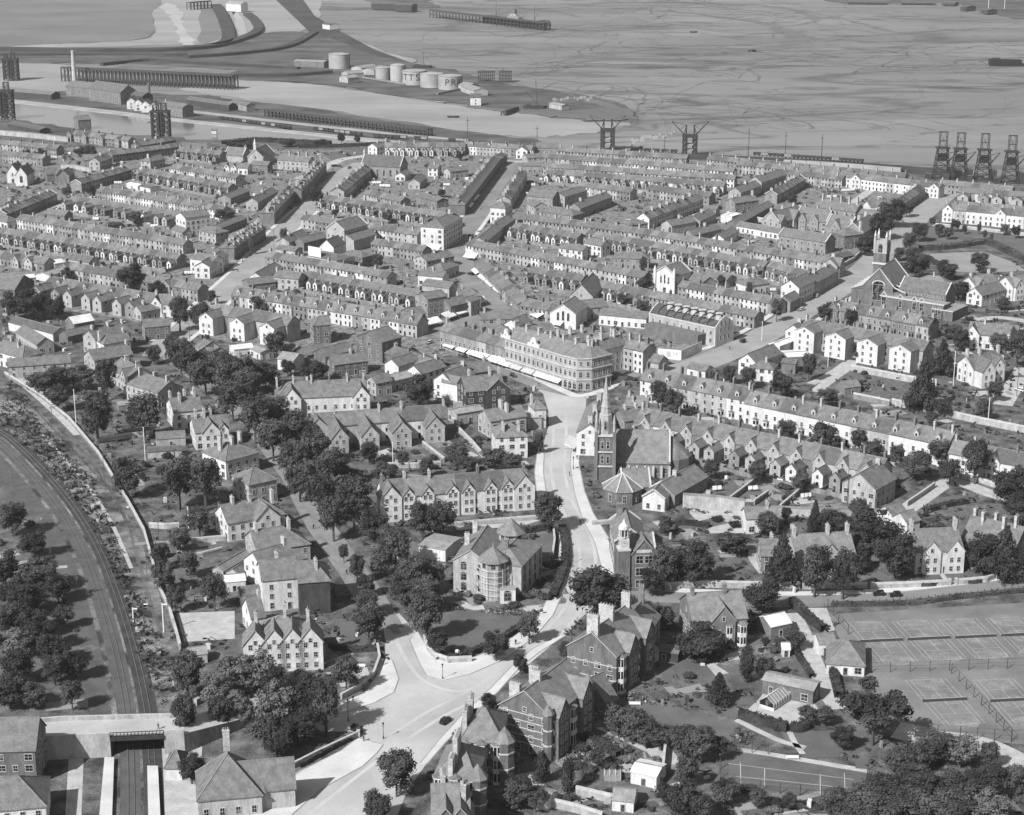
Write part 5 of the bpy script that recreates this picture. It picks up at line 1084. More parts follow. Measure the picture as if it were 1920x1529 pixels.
# great brick church on the right
a = G(1649, 505, 20); c = G(1678, 486, 20)
T = Thing('church', 'great brick church with white striped gables and a pinnacled white tower', 'church', a)
k = block(T, a, c, 20, 11.5, 15, 'brick', 'slate_b', coping=1)
put_on(k, 'great_window', window_mesh(5.6, 8, 'trim', True), 'l', 7.5, 4)
for sgn in (-1, 1):
    b = T.mb(k.fr); y0, y1 = sorted((sgn*7.5, sgn*14)); b.box(.3, k.L, y0, y1, 0, 8.6, 'brick', 'slate_b')
    for i in range(6): x = .3+(k.L-.8)*i/5; ya, yb = sgn*7.5, sgn*14; b.bar((x, ya, 11.5), (x, yb, 9.0), .5, 'trim')
    b.build('aisle', T.o)
a2 = G(1697, 519, 15.5); c2_ = G(1784, 532, 15.5)
k2 = block(T, a2, c2_, 15.5, 10.5, 11, 'brick', 'slate_a', coping=1)
b = T.mb(k2.fr); b.box(-6, k2.L+3, -14, -5.5, 0, 7.4, 'brick', 'lead'); b.box(-6.3, k2.L+3.3, -14.3, -13.9, 7.2, 7.9, 'trim'); b.box(k2.L-3, k2.L+8, -14, 4, 0, 5, 'brick', 'lead'); b.box(k2.L-3.2, k2.L+8.2, -14.2, -13.8, 4.8, 5.3, 'trim'); b.build('aisle', T.o)
for i in range(16): put_on(k2, 'clerestory_light', window_mesh(.6, 1.4, 'trim'), 'f', k2.L*(i+.5)/16, 8.5, 0)
fr = (k2.fr[0]+14*k2.fr[3], k2.fr[1]-14*k2.fr[2], k2.fr[2], k2.fr[3])
for x, wd, h in ((-4, 2.2, 4), (5, 1.4, 3.4), (12.5, 2, 3.6), (16.5, 2, 3.6), (23, 1.6, 2.6), (26, 1.6, 2.6)):
    T.put('window', window_mesh(wd, h, 'trim', True), fr, x, 0, 3); T.put('window', window_mesh(wd, 1.2, 'trim'), fr, x, 0, .8)
for x in (-4, 12.5, 16.5, 5):
    b = T.mb(fr); b.face([(x-1.9, -.1, 7.4), (x+1.9, -.1, 7.4), (x, -.1, 9.6)], 'brick'); b.bar((x-2, -.15, 7.3), (x, -.15, 9.8), .45, 'trim'); b.bar((x+2, -.15, 7.3), (x, -.15, 9.8), .45, 'trim'); b.build('parapet_gable', T.o)
t0 = G(1651, 514); fr = (t0.x, t0.y, k.fr[2], k.fr[3])
b = T.mb(fr); b.box(-3.4, 3.4, -3.4, 3.4, 0, 12, 'brick'); b.box(-3.9, 3.9, -3.9, 3.9, 6, 7, 'trim'); b.box(-3.2, 3.2, -3.2, 3.2, 12, 19, 'pale'); b.build('tower', T.o)
for sx in (-1, 1):
    for sy in (-1, 1):
        b = T.mb(fr); b.box(sx*3.1-.6, sx*3.1+.6, sy*3.1-.6, sy*3.1+.6, 12, 21.5, 'pale'); b.lathe(sx*3.1, sy*3.1, [(.75, 21.5), (.05, 24.5)], 4, 'white', math.pi/4); b.build('pinnacle', T.o)
for rl, dx, dy in ((0, 0, -3.2), (-math.pi/2, -3.2, 0), (math.pi, 0, 3.2), (math.pi/2, 3.2, 0)): T.put('belfry_window', window_mesh(2.2, 3.6, 'stone', True), fr, dx, dy, 12.6, rl)
# library with clock tower
a = G(1172, 1000, 17); c = G(1224, 998, 17)
T = Thing('library', 'brick library with a shaped gable and a white clock turret by the wide road', 'library', (a+c)/2)
k = block(T, a, c, 16.5, 12.2, 11, 'brick', 'slate_b', coping=1)
cross_gable(k, .58, 'f', 8, .5, .5, wall='brick', win=0)
for z in (1.2, 5.2, 9.2):
    for s in (.16, .42, .74): put_on(k, 'mullioned_window', window_mesh(2.2 if s > .2 else 1.2, 2.4), 'f', k.L*s, z, .52 if s > .3 else 0)
for s in (.3, .7):
    for z in (1.2, 5.2, 9.2): put_on(k, 'window', window_mesh(1.2, 2.0), 'l', k.w*s, z)
b = T.mb(k.fr); b.box(-.1, k.L+.1, -5.7, -5.5, 4.2, 4.6, 'trim'); b.box(-.1, k.L+.1, -5.7, -5.5, 8.4, 8.8, 'trim'); b.box(k.L*.58-2.4, k.L*.58+2.4, -6.12, -6.0, 12.6, 13.6, 'trim'); b.build('string_course', T.o)
b = T.mb(k.fr); b.box(-3, .6, -6.6, -3, 0, 14, 'brick'); b.box(-3.2, .8, -6.8, -2.8, 13.6, 14.2, 'trim'); b.build('clock_tower', T.o)
b = T.mb(k.fr); b.box(-2.7, .3, -6.3, -3.3, 14.2, 17.6, 'white'); b.lathe(-1.2, -4.8, [(1.75, 17.6), (1.9, 18)], 8, 'trim'); b.lathe(-1.2, -4.8, [(1.1, 18), (1.1, 20.4)], 8, 'dark'); b.lathe(-1.2, -4.8, [(1.7, 20.4), (1.5, 21.4), (.8, 22.1), (.1, 23.4)], 10, 'white')
for q in range(8): b.box(-1.2+1.4*math.cos(q*.785)-.14, -1.2+1.4*math.cos(q*.785)+.14, -4.8+1.4*math.sin(q*.785)-.14, -4.8+1.4*math.sin(q*.785)+.14, 18, 20.4, 'white')
b.build('turret', T.o)
for rl, x, y in ((0, -1.2, -6.32), (-math.pi/2, -2.72, -4.8)):
    b = MB(); n = 16
    for q in range(n):
        t1, t2 = 2*math.pi*q/n, 2*math.pi*(q+1)/n; b.face([(0, -.02, 0), (1.05*math.cos(t1), -.02, 1.05*math.sin(t1)), (1.05*math.cos(t2), -.02, 1.05*math.sin(t2))], 'trim')
        b.bar((.85*math.cos(t1), -.05, .85*math.sin(t1)), (1.0*math.cos(t1), -.05, 1.0*math.sin(t1)), .08, 'lettering')
    b.bar((0, -.06, 0), (.3, -.06, .45), .1, 'lettering'); b.bar((0, -.06, 0), (-.5, -.06, .6), .08, 'lettering')
    T.put('clock_face', b.mesh('clock_face'), k.fr, x, y, 16, rl)
a = G(1172, 972, 14); c = G(1146, 972, 12)
k = block(T, G(1183, 1000, 13), G(1172, 960, 13), 14, 10, 10, 'brick', 'slate_c', coping=1)
for s in (.2, .4, .6, .8): put_on(k, 'window', window_mesh(1.4, 2.4), 'b', k.L*s, 1.2); put_on(k, 'window', window_mesh(1.4, 2.4), 'b', k.L*s, 5.6)
chim(k, .9, 2, 2, 4, 'chimney_brick', 4)
# scaffolded house with octagonal turrets
a = G(882, 1032, 14.5); c = G(914, 986, 14.5)
T = Thing('turreted_house', 'large pale house with octagonal turrets, its front tower wrapped in scaffolding', 'house', a)
k = block(T, a, c, 14.5, 10.8, 11, 'pale', 'slate_c', barge=1)
for z in (1.2, 4.6, 8): put_on(k, 'window', window_mesh(1.6, 1.9, 'stone', True), 'l', k.w*.3, z); put_on(k, 'window', window_mesh(2.2, 1.9, 'stone'), 'l', k.w*.78, z)
chim(k, .45, 3.5, 1.6, 4); chim(k, 1, 4, 1.6, 4)
k2 = block(T, G(940, 1040, 13.5), G(980, 1000, 13.5), 13.5, 10.5, 13, 'pale', 'slate_c', hip=(1, 1))
for s in (.15, .4, .65, .9):
    for z in (1.2, 4.6, 7.6): put_on(k2, 'window', window_mesh(1.3, 1.9, 'stone', True), 'f', k2.L*s, z)
chim(k2, .3, 1, 2.4, 3, 'chimney_brick'); 
for (px, py, r, h, tip) in ((925, 1118, 4.2, 12.6, 4), (958, 1072, 4.0, 14, 4.2)):
    p = G(px, py); fr = (p.x, p.y, 1, 0)
    b = T.mb(fr); b.lathe(0, 0, [(r, 0), (r, h)], 8, 'pale', math.pi/8); b.build('turret', T.o)
    b = T.mb(fr); b.lathe(0, 0, [(r+.9, h-.3), (r*.5, h+tip*.55), (.08, h+tip)], 8, 'slate_c', math.pi/8); b.lathe(0, 0, [(.12, h+tip), (.03, h+tip+1.6)], 5, 'trim'); b.build('turret_roof', T.o)
    for q in range(-3, 0): an = q*math.pi/4; T.put('window', window_mesh(1.2, 1.3, 'stone'), fr, r*.925*math.cos(an), r*.925*math.sin(an), h-2.2, an+math.pi/2)
p = G(925, 1118); b = T.mb((p.x, p.y, 1, 0)); n = 12
for q in range(n):
    an = 2*math.pi*q/n+.1
    if math.sin(an) > .75: continue
    b.bar((5*math.cos(an), 5*math.sin(an), 0), (5*math.cos(an), 5*math.sin(an), 10.5), .09, 'pole_white')
    a2_ = 2*math.pi*(q+1)/n+.1
    for z in (2, 4, 6, 8, 10): b.bar((5*math.cos(an), 5*math.sin(an), z), (5*math.cos(a2_), 5*math.sin(a2_), z), .08, 'pole_white')
b.build('scaffolding', T.o)
p = G(952, 1128); fr = (p.x, p.y, 1, 0); b = T.mb(fr); b.box(-2.4, 2.4, -2, 2, 0, 4.4, 'white', 'lead'); b.build('bay', T.o); T.put('window', window_mesh(2.2, 2.6, 'trim', True), fr, 0, -2, 1)
# half-built theatre with roof arches
a = G(1236, 570, 12.5); c = G(1358, 596, 12.5)
T = Thing('theatre', 'half built theatre with bare roof arches between two white gables', 'theatre', (a+c)/2)
d = (c-a).normalized(); L = (c-a).length; fr = (a.x, a.y, d.x, d.y)
b = T.mb(fr); b.box(0, L, -7, 7, 0, 8.6, 'pale', 'soil'); b.box(-.2, L+.2, -7.2, -6.8, 8.6, 9.2, 'trim'); b.box(0, L, 6.4, 7, 8.6, 11, 'white'); b.build('wall', T.o)
for x in (0, L):
    b = T.mb(fr); e = .5 if x else -.5
    f = [(x, -7, 0), (x, 7, 0), (x, 7, 9), (x, 4, 11.6), (x, 0, 13.4), (x, -4, 11.6), (x, -7, 9)]; k2 = [(x+e, p[1], p[2]) for p in f]
    b.face(f if x == 0 else f[::-1], 'white'); b.face(k2[::-1] if x == 0 else k2, 'white')
    for i in range(len(f)): j = (i+1) % len(f); b.face([f[i], f[j], k2[j], k2[i]], 'trim')
    b.build('gable_wall', T.o)
    for y in (-3, 0, 3):
        for z in (2.4, 6, 9): T.put('window', window_mesh(1, 1.8, 'trim', True), fr, x+(.5 if x else -.5), y, z, math.pi/2 if x else -math.pi/2)
for i in range(7):
    b = T.mb(fr); x = L*(i+1)/8
    for q in range(8):
        t1, t2 = math.pi*q/8, math.pi*(q+1)/8; b.bar((x, 6.6*math.cos(t1), 9+4*math.sin(t1)), (x, 6.6*math.cos(t2), 9+4*math.sin(t2)), .45, 'iron')
    b.build('roof_arch', T.o)
    b = T.mb(fr); b.lathe(x-L/16, 5.9, [(1.8, 9.2), (1.8, 12.5)], 12, 'trim'); b.build('arched_panel', T.o)
for i in range(9): T.put('window', window_mesh(1.1, 1.6), fr, L*(i+.5)/9, -7, 5.4); T.put('window', window_mesh(1.3, 1.8), fr, L*(i+.5)/9, -7, 1.6)
b = T.mb(fr); b.box(2, L-5, -13, -7, 0, 5.5, 'brick', 'slate_b'); b.build('side_range', T.o)
# hoardings round the corner site
a, m_, c = G(1233, 672), G(1277, 676), G(1316, 658); T = Thing('hoarding', 'bright poster covered hoarding round the corner site under the theatre', 'hoarding', m_)
for p, q in ((a, m_), (m_, c)):
    dd = (q-p).normalized(); L2 = (q-p).length; fr2 = (p.x, p.y, dd.x, dd.y)
    b = T.mb(fr2); b.box(0, L2, 0, .2, 0, 4.6, 'sheet'); b.build('boarding', T.o)
    for i in range(max(2, int(L2/3))):
        b = T.mb(fr2); x = 1+i*3.1
        if x+2 < L2: b.box(x, x+1.9, -.06, 0, 1.2, 3.6, random.choice(('poster', 'canvas_striped', 'poster'))); b.build('poster', T.o)
p = G(609, 477); T = Thing('cinema', 'white fronted picture house with a large blank white board, left of centre', 'cinema', p)
k = block(T, G(592, 474, 8), G(648, 484, 8), 9, 7.5, 14, 'white', 'slate_a', hip=(0, 1))
auto_windows(k, 'f', 1.6, 1.8, 3.4)
b = T.mb(k.fr); b.box(1, 10.5, -6.9, -6.5, 7.6, 13, 'sheet'); b.build('blank_board', T.o)
k2 = block(T, G(612, 450, 13), G(634, 442, 13), 13, 9, 9, 'white', 'slate_d'); 
k = house('tall warehouse with a stepped slate roof and lit gable, left of centre', (628, 417), (672, 405), 16, 11.5, 13, 'pale', 'slate_b', ch=(), name='warehouse', cat='warehouse', coping=1, step=3)
b = k.T.mb(k.fr); b.box(1, k.L, -12.5, -6.5, 0, 6.6, 'pale'); b.face([(0.6, -13, 6.4), (k.L+.3, -13, 6.4), (k.L+.3, -6.5, 9.4), (.6, -6.5, 9.4)], 'slate_b'); b.face([(.9, -12.5, 6.6), (.9, -6.5, 6.6), (.9, -6.5, 9.3)][::-1], 'pale'); b.build('aisle', k.T.o)
# chapels and halls of the lower town
k = house('big stone hall with five tall arched windows at the top of the broad street', (684, 290), (757, 294), 15, 8.5, 14, 'stone', 'slate_d', ch=(), wins=0, coping=1, name='hall', cat='hall')
for i in range(6): put_on(k, 'tall_window', window_mesh(1.6, 4.6, 'trim', True), 'f', k.L*(i+.5)/6, 1.4)
b = k.T.mb(k.fr); b.lathe(-.3, 0, [(.8, 8), (.8, 17), (.05, 19.5)], 6, 'trim'); b.build('turret', k.T.o)
k = house('white chapel with three narrow pointed windows, right of centre', (1247, 500), (1277, 491), 14, 9.6, 13, 'white', 'slate_b', ch=(), wins=0, coping=1, name='chapel', cat='chapel')
for s, h in ((.32, 3.4), (.5, 4.4), (.68, 3.4)): put_on(k, 'lancet_window', window_mesh(.9, h, 'white', True), 'l', k.w*s, 5)
put_on(k, 'door', door_mesh(1.8, 2.8), 'l', k.w*.5, 0); 
for s in (.04, .96): b = k.T.mb(k.fr); y = -k.w/2+k.w*s; b.box(-.8, .4, y-.7, y+.7, 0, 12, 'white'); b.lathe(-.2, y, [(.9, 12), (.1, 14)], 4, 'white', math.pi/4); b.build('pinnacle', k.T.o)
for i in range(5): put_on(k, 'window', window_mesh(1, 3, 'trim', True), 'f', k.L*(i+.5)/5, 3)
k = house('gabled mission hall with three tall dark windows among the shops', (1056, 571), (1078, 556), 12, 7.6, 13, 'white', 'slate_c', ch=(), wins=0, name='mission_hall', cat='hall', barge=1)
for s, h in ((.3, 3.4), (.5, 4.2), (.7, 3.4)): put_on(k, 'tall_window', window_mesh(1.0, h, 'stone', True), 'l', k.w*s, 4)
k = house('white twin gabled chapel house at the left edge above the terraces', (22, 309), (34, 302), 13, 7.5, 8, 'white', 'slate_a', ch=((.6, 0),), wins=0, name='chapel', cat='chapel')
put_on(k, 'door', door_mesh(1.6, 3), 'l', 4, 0); put_on(k, 'window', window_mesh(1, 1.8, 'trim', True), 'l', 4, 5)
k = house('second gable of the white chapel pair at the left edge', (38, 314), (52, 306), 13, 7.5, 8, 'white', 'slate_a', ch=((.6, 0),), wins=0, name='chapel', cat='chapel')
put_on(k, 'tall_window', window_mesh(2, 4, 'trim', True), 'l', 4, 2.4)
k = house('grey stone chapel school with two low gables in the pale yard', (84, 316), (112, 314), 9, 5.4, 10, 'grey', 'slate_a', ch=(), wins=0, name='school', cat='school', gab=((.9, 'f', 7, 3),))
k = house('grey gabled porch beside the chapel school', (118, 320), (128, 314), 9, 5.4, 8, 'grey', 'slate_a', ch=(), wins=0, name='school', cat='school')
k = house('small church with a bell turret on its gable near the dock hedges', (478, 281), (500, 271), 12, 6, 12, 'pale', 'slate_a', ch=(), wins=0, coping=1, name='church', cat='church')
put_on(k, 'round_window', window_mesh(1.6, 1.6, 'trim', True), 'l', 6, 5.4)
b = k.T.mb(k.fr); b.box(-.6, .8, -1, 1, 11.6, 16, 'trim'); b.lathe(.1, 0, [(1.4, 16), (.05, 20.5)], 4, 'trim', math.pi/4); b.build('bell_turret', k.T.o)
house('long slate nave left of the bell turret church', (428, 276), (462, 278), 10, 5, 12, 'pale', 'slate_b', ch=((.95, 0),), wins=0, name='church_hall', cat='church hall', coping=1)
# the board school
g = [((1446, 398), (1498, 386), 12, 6.5, 12, ((.12, 6), (.62, 8)), 'pale gabled school wing with tall white framed windows, left end of the school'),
     ((1502, 388), (1560, 396), 12.5, 6.5, 12, ((.25, 5), (.65, 5)), 'second school wing with a pair of small pointed gables'),
     ((1560, 402), (1604, 408), 12.5, 6.5, 12, ((.4, 7),), 'third school wing with a single broad windowed gable'),
     ((1600, 420), (1632, 402), 12, 7, 12, (), 'right end of the school with a white turret and brick walls')]
for (p0, p1, hr, he, w_, gs, lab) in g:
    k = house(lab, p0, p1, hr, he, w_, 'pale' if 'pale' in lab else 'stone', 'slate_b', ch=((.1, 2), (.5, 2), (.9, 2)), chh=3.6, name='school', cat='school', coping=1, gab=[(t, 'f', gw, 1.2, .5) for t, gw in gs])
house('long windowed school hall with round headed windows, below the gables', (1470, 428), (1558, 441), 10.5, 7, 11, 'stone', 'slate_b', ch=(), name='school', cat='school', step=4, coping=1)
house('brick school block with a pale copper turret beside the dark shrubs', (1572, 430), (1606, 426), 11, 8, 12, 'brick', 'slate_b', hip=(1, 1), ch=((.95, -4),), chh=6, name='school', cat='school')
house('slate roofed school back range with many stacks', (1536, 374), (1612, 384), 11, 7, 10, 'stone', 'slate_b', ch=((.1, 0), (.3, 0), (.55, 0), (.75, 0), (.95, 0)), chh=4, name='school', cat='school')
# ------------------------------------------------------------------ shop awnings
def awning(label, p0, p1, out=4, m='canvas', grp='white shop awnings of the town', z=2.4):
    R_ = .5*out
    a = G(*p0, z); c = G(*p1, z); d = (c-a); L = d.length; d.normalize(); T = Thing('awning', label, 'awning', (a+c)/2, grp); fr = (a.x, a.y, d.x, d.y)
    b = T.mb(fr); q = [(0, 0, z), (L, 0, z), (L, out, z+R_), (0, out, z+R_)]; b.face(q, m); b.face([(p[0], p[1], p[2]-.06) for p in q[::-1]], m)
    b.face([(0, 0, z-.35), (L, 0, z-.35), (L, 0, z), (0, 0, z)], m); b.face([(0, 0, z), (0, out, z+R_), (0, out, z+R_-.5)], m); b.face([(L, 0, z), (L, out, z+R_-.5), (L, out, z+R_)], m); b.build('canvas', T.o)
    b = T.mb(fr)
    for x in (.15, L-.15): b.bar((x, .1, z-.1), (x, out, z-.2), .07, 'iron'); b.bar((x, .1, z-.1), (x, .1, 0.14), .07, 'iron')
    b.build('frame', T.o)
xs = [(829, 849), (853, 871), (873, 889), (888, 910), (911, 932), (932, 953), (953, 974), (975, 997), (998, 1047)]
for i, (x0, x1) in enumerate(xs):
    f = lambda x: (x, 647+(x-829)*.327)
    awning(('largest white awning, under the corner hotel at the right end of the run' if i == 8 else f'{"striped grey" if i in (6, 7) else "white"} awning, {ORD[i]} from the left in the run under the parade'), f(x0+.6), f(x1-.6), 5, 'canvas_striped' if i in (6, 7) else 'canvas', 'awnings under the parade and hotel')
for i, (p0, p1) in enumerate([((883, 506), (892, 514)), ((895, 517), (907, 526)), ((908, 527), (921, 538)), ((923, 540), (938, 551)), ((957, 571), (977, 581))]):
    awning(f'white awning on the curved parade, {ORD[i]} from its upper end', p0, p1, 7, grp='awnings of the curved parade')
for lab, p0, p1 in [('white awning of the shop left of the ornate shop front', (768, 618), (791, 612)), ('wide white awning under the ornate three storey shop front', (796, 611), (830, 603)), ('left white awning of the twin awning shop', (840, 597), (857, 591)), ('right white awning of the twin awning shop', (859, 590), (877, 585)),
                    ('small white awning beside the twin awning shop', (878, 584), (892, 581)), ('white awning on the fork corner shop', (896, 567), (913, 565)), ('white awning of the pale shop row left of the mission hall', (991, 588), (1008, 596)), ('white awning below the mission hall gable', (1035, 607), (1051, 610)),
                    ('long white awning on the front of the three storey corner block', (794, 465), (821, 469)), ('white awning on the street side of the three storey corner block', (846, 441), (856, 432)), ('upper white awning on the street side of the three storey corner block', (853, 429), (864, 420)),
                    ('white awning half way up the left of the shopping street', (882, 389), (889, 381)), ('topmost white awning on the left of the shopping street', (889, 377), (900, 366)), ('striped white hoarding awning of the corner shop of the longest middle terrace', (868, 481), (890, 484)), ('white blind leaning over the pavement left of the spire', (1077, 842), (1087, 826))]:
    awning(lab, p0, p1)
# ------------------------------------------------------------------ road bridge over the railway
T = Thing('railway_bridge', 'pale road bridge with an iron balustrade over the railway cutting', 'bridge', G(254, 1370))
zb = 5.6; Pq = [G(-40, 1364, zb), G(120, 1352, zb), G(345, 1346, zb)]; Pf = [G(-40, 1394, zb), G(120, 1386, zb), G(345, 1376, zb)]
b = T.wmb()
for i in range(2): b.face([V3(Pf[i], zb), V3(Pf[i+1], zb), V3(Pq[i+1], zb), V3(Pq[i], zb)], 'asphalt')
for i in range(2): b.face([V3(Pf[i], zb-1.1), V3(Pq[i], zb-1.1), V3(Pq[i+1], zb-1.1), V3(Pf[i+1], zb-1.1)], 'timber')
b.build('deck', T.o)
b = T.wmb(); e0, e1 = Pf[1].lerp(Pf[2], .38), Pf[1].lerp(Pf[2], .83)
for A, Bp in ((Pf[0], e0), (e1, Pf[2])):
    d = (Bp-A).normalized(); n = Vector((-d.y, d.x)); w0 = n*11
    b.face([V3(A, 0), V3(Bp, 0), V3(Bp, zb+1.1), V3(A, zb+1.1)], 'wall_pale'); b.face([V3(A+n*.5, zb), V3(Bp+n*.5, zb), V3(Bp+n*.5, zb+1.1), V3(A+n*.5, zb+1.1)][::-1], 'wall_pale')
    b.face([V3(A, zb+1.1), V3(Bp, zb+1.1), V3(Bp+n*.5, zb+1.1), V3(A+n*.5, zb+1.1)], 'trim')
    for q in (A, Bp): b.face([V3(q, 0), V3(q+w0, 0), V3(q+w0, zb), V3(q, zb)], 'wall_grey')
b.build('abutment', T.o)
b = T.wmb(); b.bar(V3(e0, zb-.5), V3(e1, zb-.5), 1.0, 'iron'); b.bar(V3(e0, zb+1.1), V3(e1, zb+1.1), .2, 'timber')
for i in range(16): q = e0.lerp(e1, i/15); b.bar(V3(q, zb), V3(q, zb+1.1), .16, 'timber')
b.build('balustrade', T.o)
b = T.wmb(); d = (Pq[2]-Pq[0]).normalized(); n = Vector((-d.y, d.x))
for i in range(2):
    A, Bp = Pq[i], Pq[i+1]; b.face([V3(A, zb), V3(Bp, zb), V3(Bp, zb+1.2), V3(A, zb+1.2)], 'wall_pale'); b.face([V3(A+n*.5, 0), V3(A+n*.5, zb+1.2), V3(Bp+n*.5, zb+1.2), V3(Bp+n*.5, 0)], 'wall_pale'); b.face([V3(A, zb+1.2), V3(Bp, zb+1.2), V3(Bp+n*.5, zb+1.2), V3(A+n*.5, zb+1.2)], 'trim')
b.build('parapet', T.o)
me = MB(); A = [Pq[2], Pf[2]]; B1 = [G(480, 1322), G(480, 1356)]; B2_ = [G(602, 1332), G(602, 1370)]
me.face([V3(A[1], zb), V3(B1[1], 2.2), V3(B1[0], 2.2), V3(A[0], zb)], 'asphalt'); me.face([V3(B1[1], 2.2), V3(B2_[1], .04), V3(B2_[0], .04), V3(B1[0], 2.2)], 'asphalt')
me.face([V3(A[1], 0), V3(B1[1], 0), V3(B1[1], 2.2), V3(A[1], zb)], 'wall_grey'); me.face([V3(A[0], zb), V3(B1[0], 2.2), V3(B1[0], 0), V3(A[0], 0)], 'wall_grey')
me.build('ramp_road', None, 'structure')
# station platforms
for lab, pts in (('long pale platform on the left of the tracks at the bottom edge', [(196, 1420), (214, 1420), (206, 1640), (176, 1640)]), ('narrow island platform right of the tracks at the bottom edge', [(276, 1436), (296, 1436), (306, 1640), (280, 1640)])):
    T = Thing('platform', lab, 'platform', G(*pts[0])); o = link('platform_slab', poly_mesh('platform_slab', [G(*p, 1)-Vector(T.at) for p in pts], 1.0, 'pavement', 1.0), T.o)
# ------------------------------------------------------------------ docks, estuary and far things
def lattice(b, x, y, wx, wy, z0, z1, n, t, m='iron', taper=1.0, deckm=None):
    """an open braced tower"""
    def c(z): s = 1+(taper-1)*(z-z0)/(z1-z0); return [(x+sx*wx/2*s, y+sy*wy/2*s, z) for sx, sy in ((-1, -1), (1, -1), (1, 1), (-1, 1))]
    for i in range(n):
        a, d = c(z0+(z1-z0)*i/n), c(z0+(z1-z0)*(i+1)/n)
        for q in range(4):
            r = (q+1) % 4; b.bar(a[q], d[q], t, m); b.bar(d[q], d[r], t*.8, m); b.bar(a[q], d[r], t*.5, m); b.bar(a[r], d[q], t*.5, m)
def jib_tower(label, px, py):
    p = G(px, py); T = Thing('jib_crane', label, 'crane', p, 'double jib coal towers')
    b = T.mb()
    for sx in (-3.8, 3.8): lattice(b, sx, 0, 2.4, 7, 0, 15, 4, .8)
    b.box(-5.6, 5.6, -4, 4, 13.6, 15.4, 'iron'); b.box(-3, 3, -3.6, 3.6, 8, 8.6, 'concrete'); b.box(-3, 3, -3.6, 3.6, 4, 4.5, 'concrete'); b.build('tower', T.o)
    for s in (-1, 1):
        b = T.mb(); b.bar((s*3, 0, 15.4), (s*3, 0, 23), 1.0, 'iron'); b.bar((s*4.8, 0, 15.4), (s*3, 0, 22), .5, 'iron'); b.build('mast', T.o)
        b = T.mb(); b.bar((s*5, 0, 16), (s*14, 0, 25.5), .8, 'iron', .5); b.bar((s*3, 0, 22.6), (s*14, 0, 25.5), .25, 'iron'); b.bar((s*8, 0, 19.2), (s*3, 0, 22.6), .25, 'iron'); b.build('jib', T.o)
jib_tower('left hand double jib coal tower standing against the mud', 1139, 279); jib_tower('right hand double jib coal tower beside the steaming engine', 1293, 291)
for i, (px, py, h) in enumerate(((1764, 336, 30), (1797, 338, 30), (1842, 340, 30), (1893, 344, 30))):
    T = Thing('coal_hoist', ('dark lattice coal hoist, leftmost of the four', 'dark lattice coal hoist, second of the four', 'dark lattice coal hoist, third of the four with a small house beside it', 'hazy lattice coal hoist, rightmost of the four')[i], 'coal hoist', G(px, py), 'row of four coal hoists')
    b = T.mb(); lattice(b, 0, 0, 11, 8, 0, 22, 5, .5, taper=.6); b.box(-2.6, 2.6, -2, 2, 13, 18, 'iron'); b.box(-4.6, 4.6, -3.6, 3.6, 21.6, 22.4, 'iron'); b.build('tower', T.o)
    b = T.mb(); lattice(b, 0, 0, 5, 4, 22.4, 33, 1, .3); b.bar((-3, 0, 33), (3, 0, 33), .7, 'iron'); b.bar((-2.5, 0, 27), (2.5, 0, 27), .5, 'iron'); b.build('head_frame', T.o)
    b = T.mb(); b.bar((3.5, 0, 11), (11, 0, 20), .9, 'iron', .5); b.bar((4, 0, 18), (11, 0, 20), .3, 'iron'); b.build('chute', T.o)
    b = T.mb(); b.box(5, 9, -3, 3, 0, 8, 'dark', 'slate_a'); b.box(-11, -7, -2, 2, 0, 4, 'dark', 'slate_a'); b.build('engine_house', T.o)
for i, (px, py, wd, h) in enumerate(((303, 258, 14, 26), (9, 224, 16, 30), (22, 150, 14, 26))):
    T = Thing('coal_hoist', ('dark coal hoist tower in front of the dock basin', 'dark coal hoist cut by the left edge', 'distant coal hoist across the river at the left edge')[i], 'coal hoist', G(px, py), 'left hand coal hoists')
    b = T.mb(); lattice(b, -wd*.28, 0, wd*.4, 9, 0, h*.8, 5, 1.0); lattice(b, wd*.28, 0, wd*.4, 9, 0, h*.8, 5, 1.0); b.box(-wd*.2, wd*.2, -3, 3, h*.2, h*.7, 'iron'); b.box(-wd*.55, wd*.55, -5, 5, h*.78, h*.83, 'iron'); b.build('tower', T.o)
    b = T.mb(); lattice(b, -wd*.3, 0, 3, 4, h*.83, h, 1, .5); lattice(b, wd*.2, 0, 4, 4, h*.83, h*1.05, 1, .5); b.bar((0, 0, h*.6), (-wd*.75, 0, h*.45), .7, 'iron'); b.build('head_frame', T.o)
def far_block(label, p0, p1, hr, he, w_, wall='grey', roof='slate_b', cat='shed', name='dock_shed', ch=(), wins=0, hip=(0, 0)):
    return house(label, p0, p1, hr, he, w_, wall, roof, hip=hip, ch=ch, cat=cat, name=name, wins=wins, door=0, step=5)
k = far_block('long power house with a slate roof beside the tall dock chimney, right half', (180, 152), (240, 160), 17, 11, 18, 'grey', 'slate_a', 'power house', 'power_house', wins=1)
k = far_block('long power house beside the tall dock chimney, lower left half', (134, 152), (178, 156), 13, 9, 16, 'grey', 'slate_b', 'power house', 'power_house', wins=1)
T = Thing('factory_chimney', 'tall tapering brick chimney trailing faint smoke by the dock', 'chimney', G(140, 157)); b = T.mb(); b.lathe(0, 0, [(2.6, 0), (1.5, 31), (1.8, 31.3), (1.7, 32.4)], 12, 'chimney_pale'); b.build('stack', T.o)
T = Thing('factory_chimney', 'short dark chimney behind the white gabled dock sheds', 'chimney', G(280, 186)); b = T.mb(); b.lathe(0, 0, [(1.6, 0), (1.3, 14), (1.5, 14.2), (1.4, 15)], 10, 'brick'); b.build('stack', T.o)
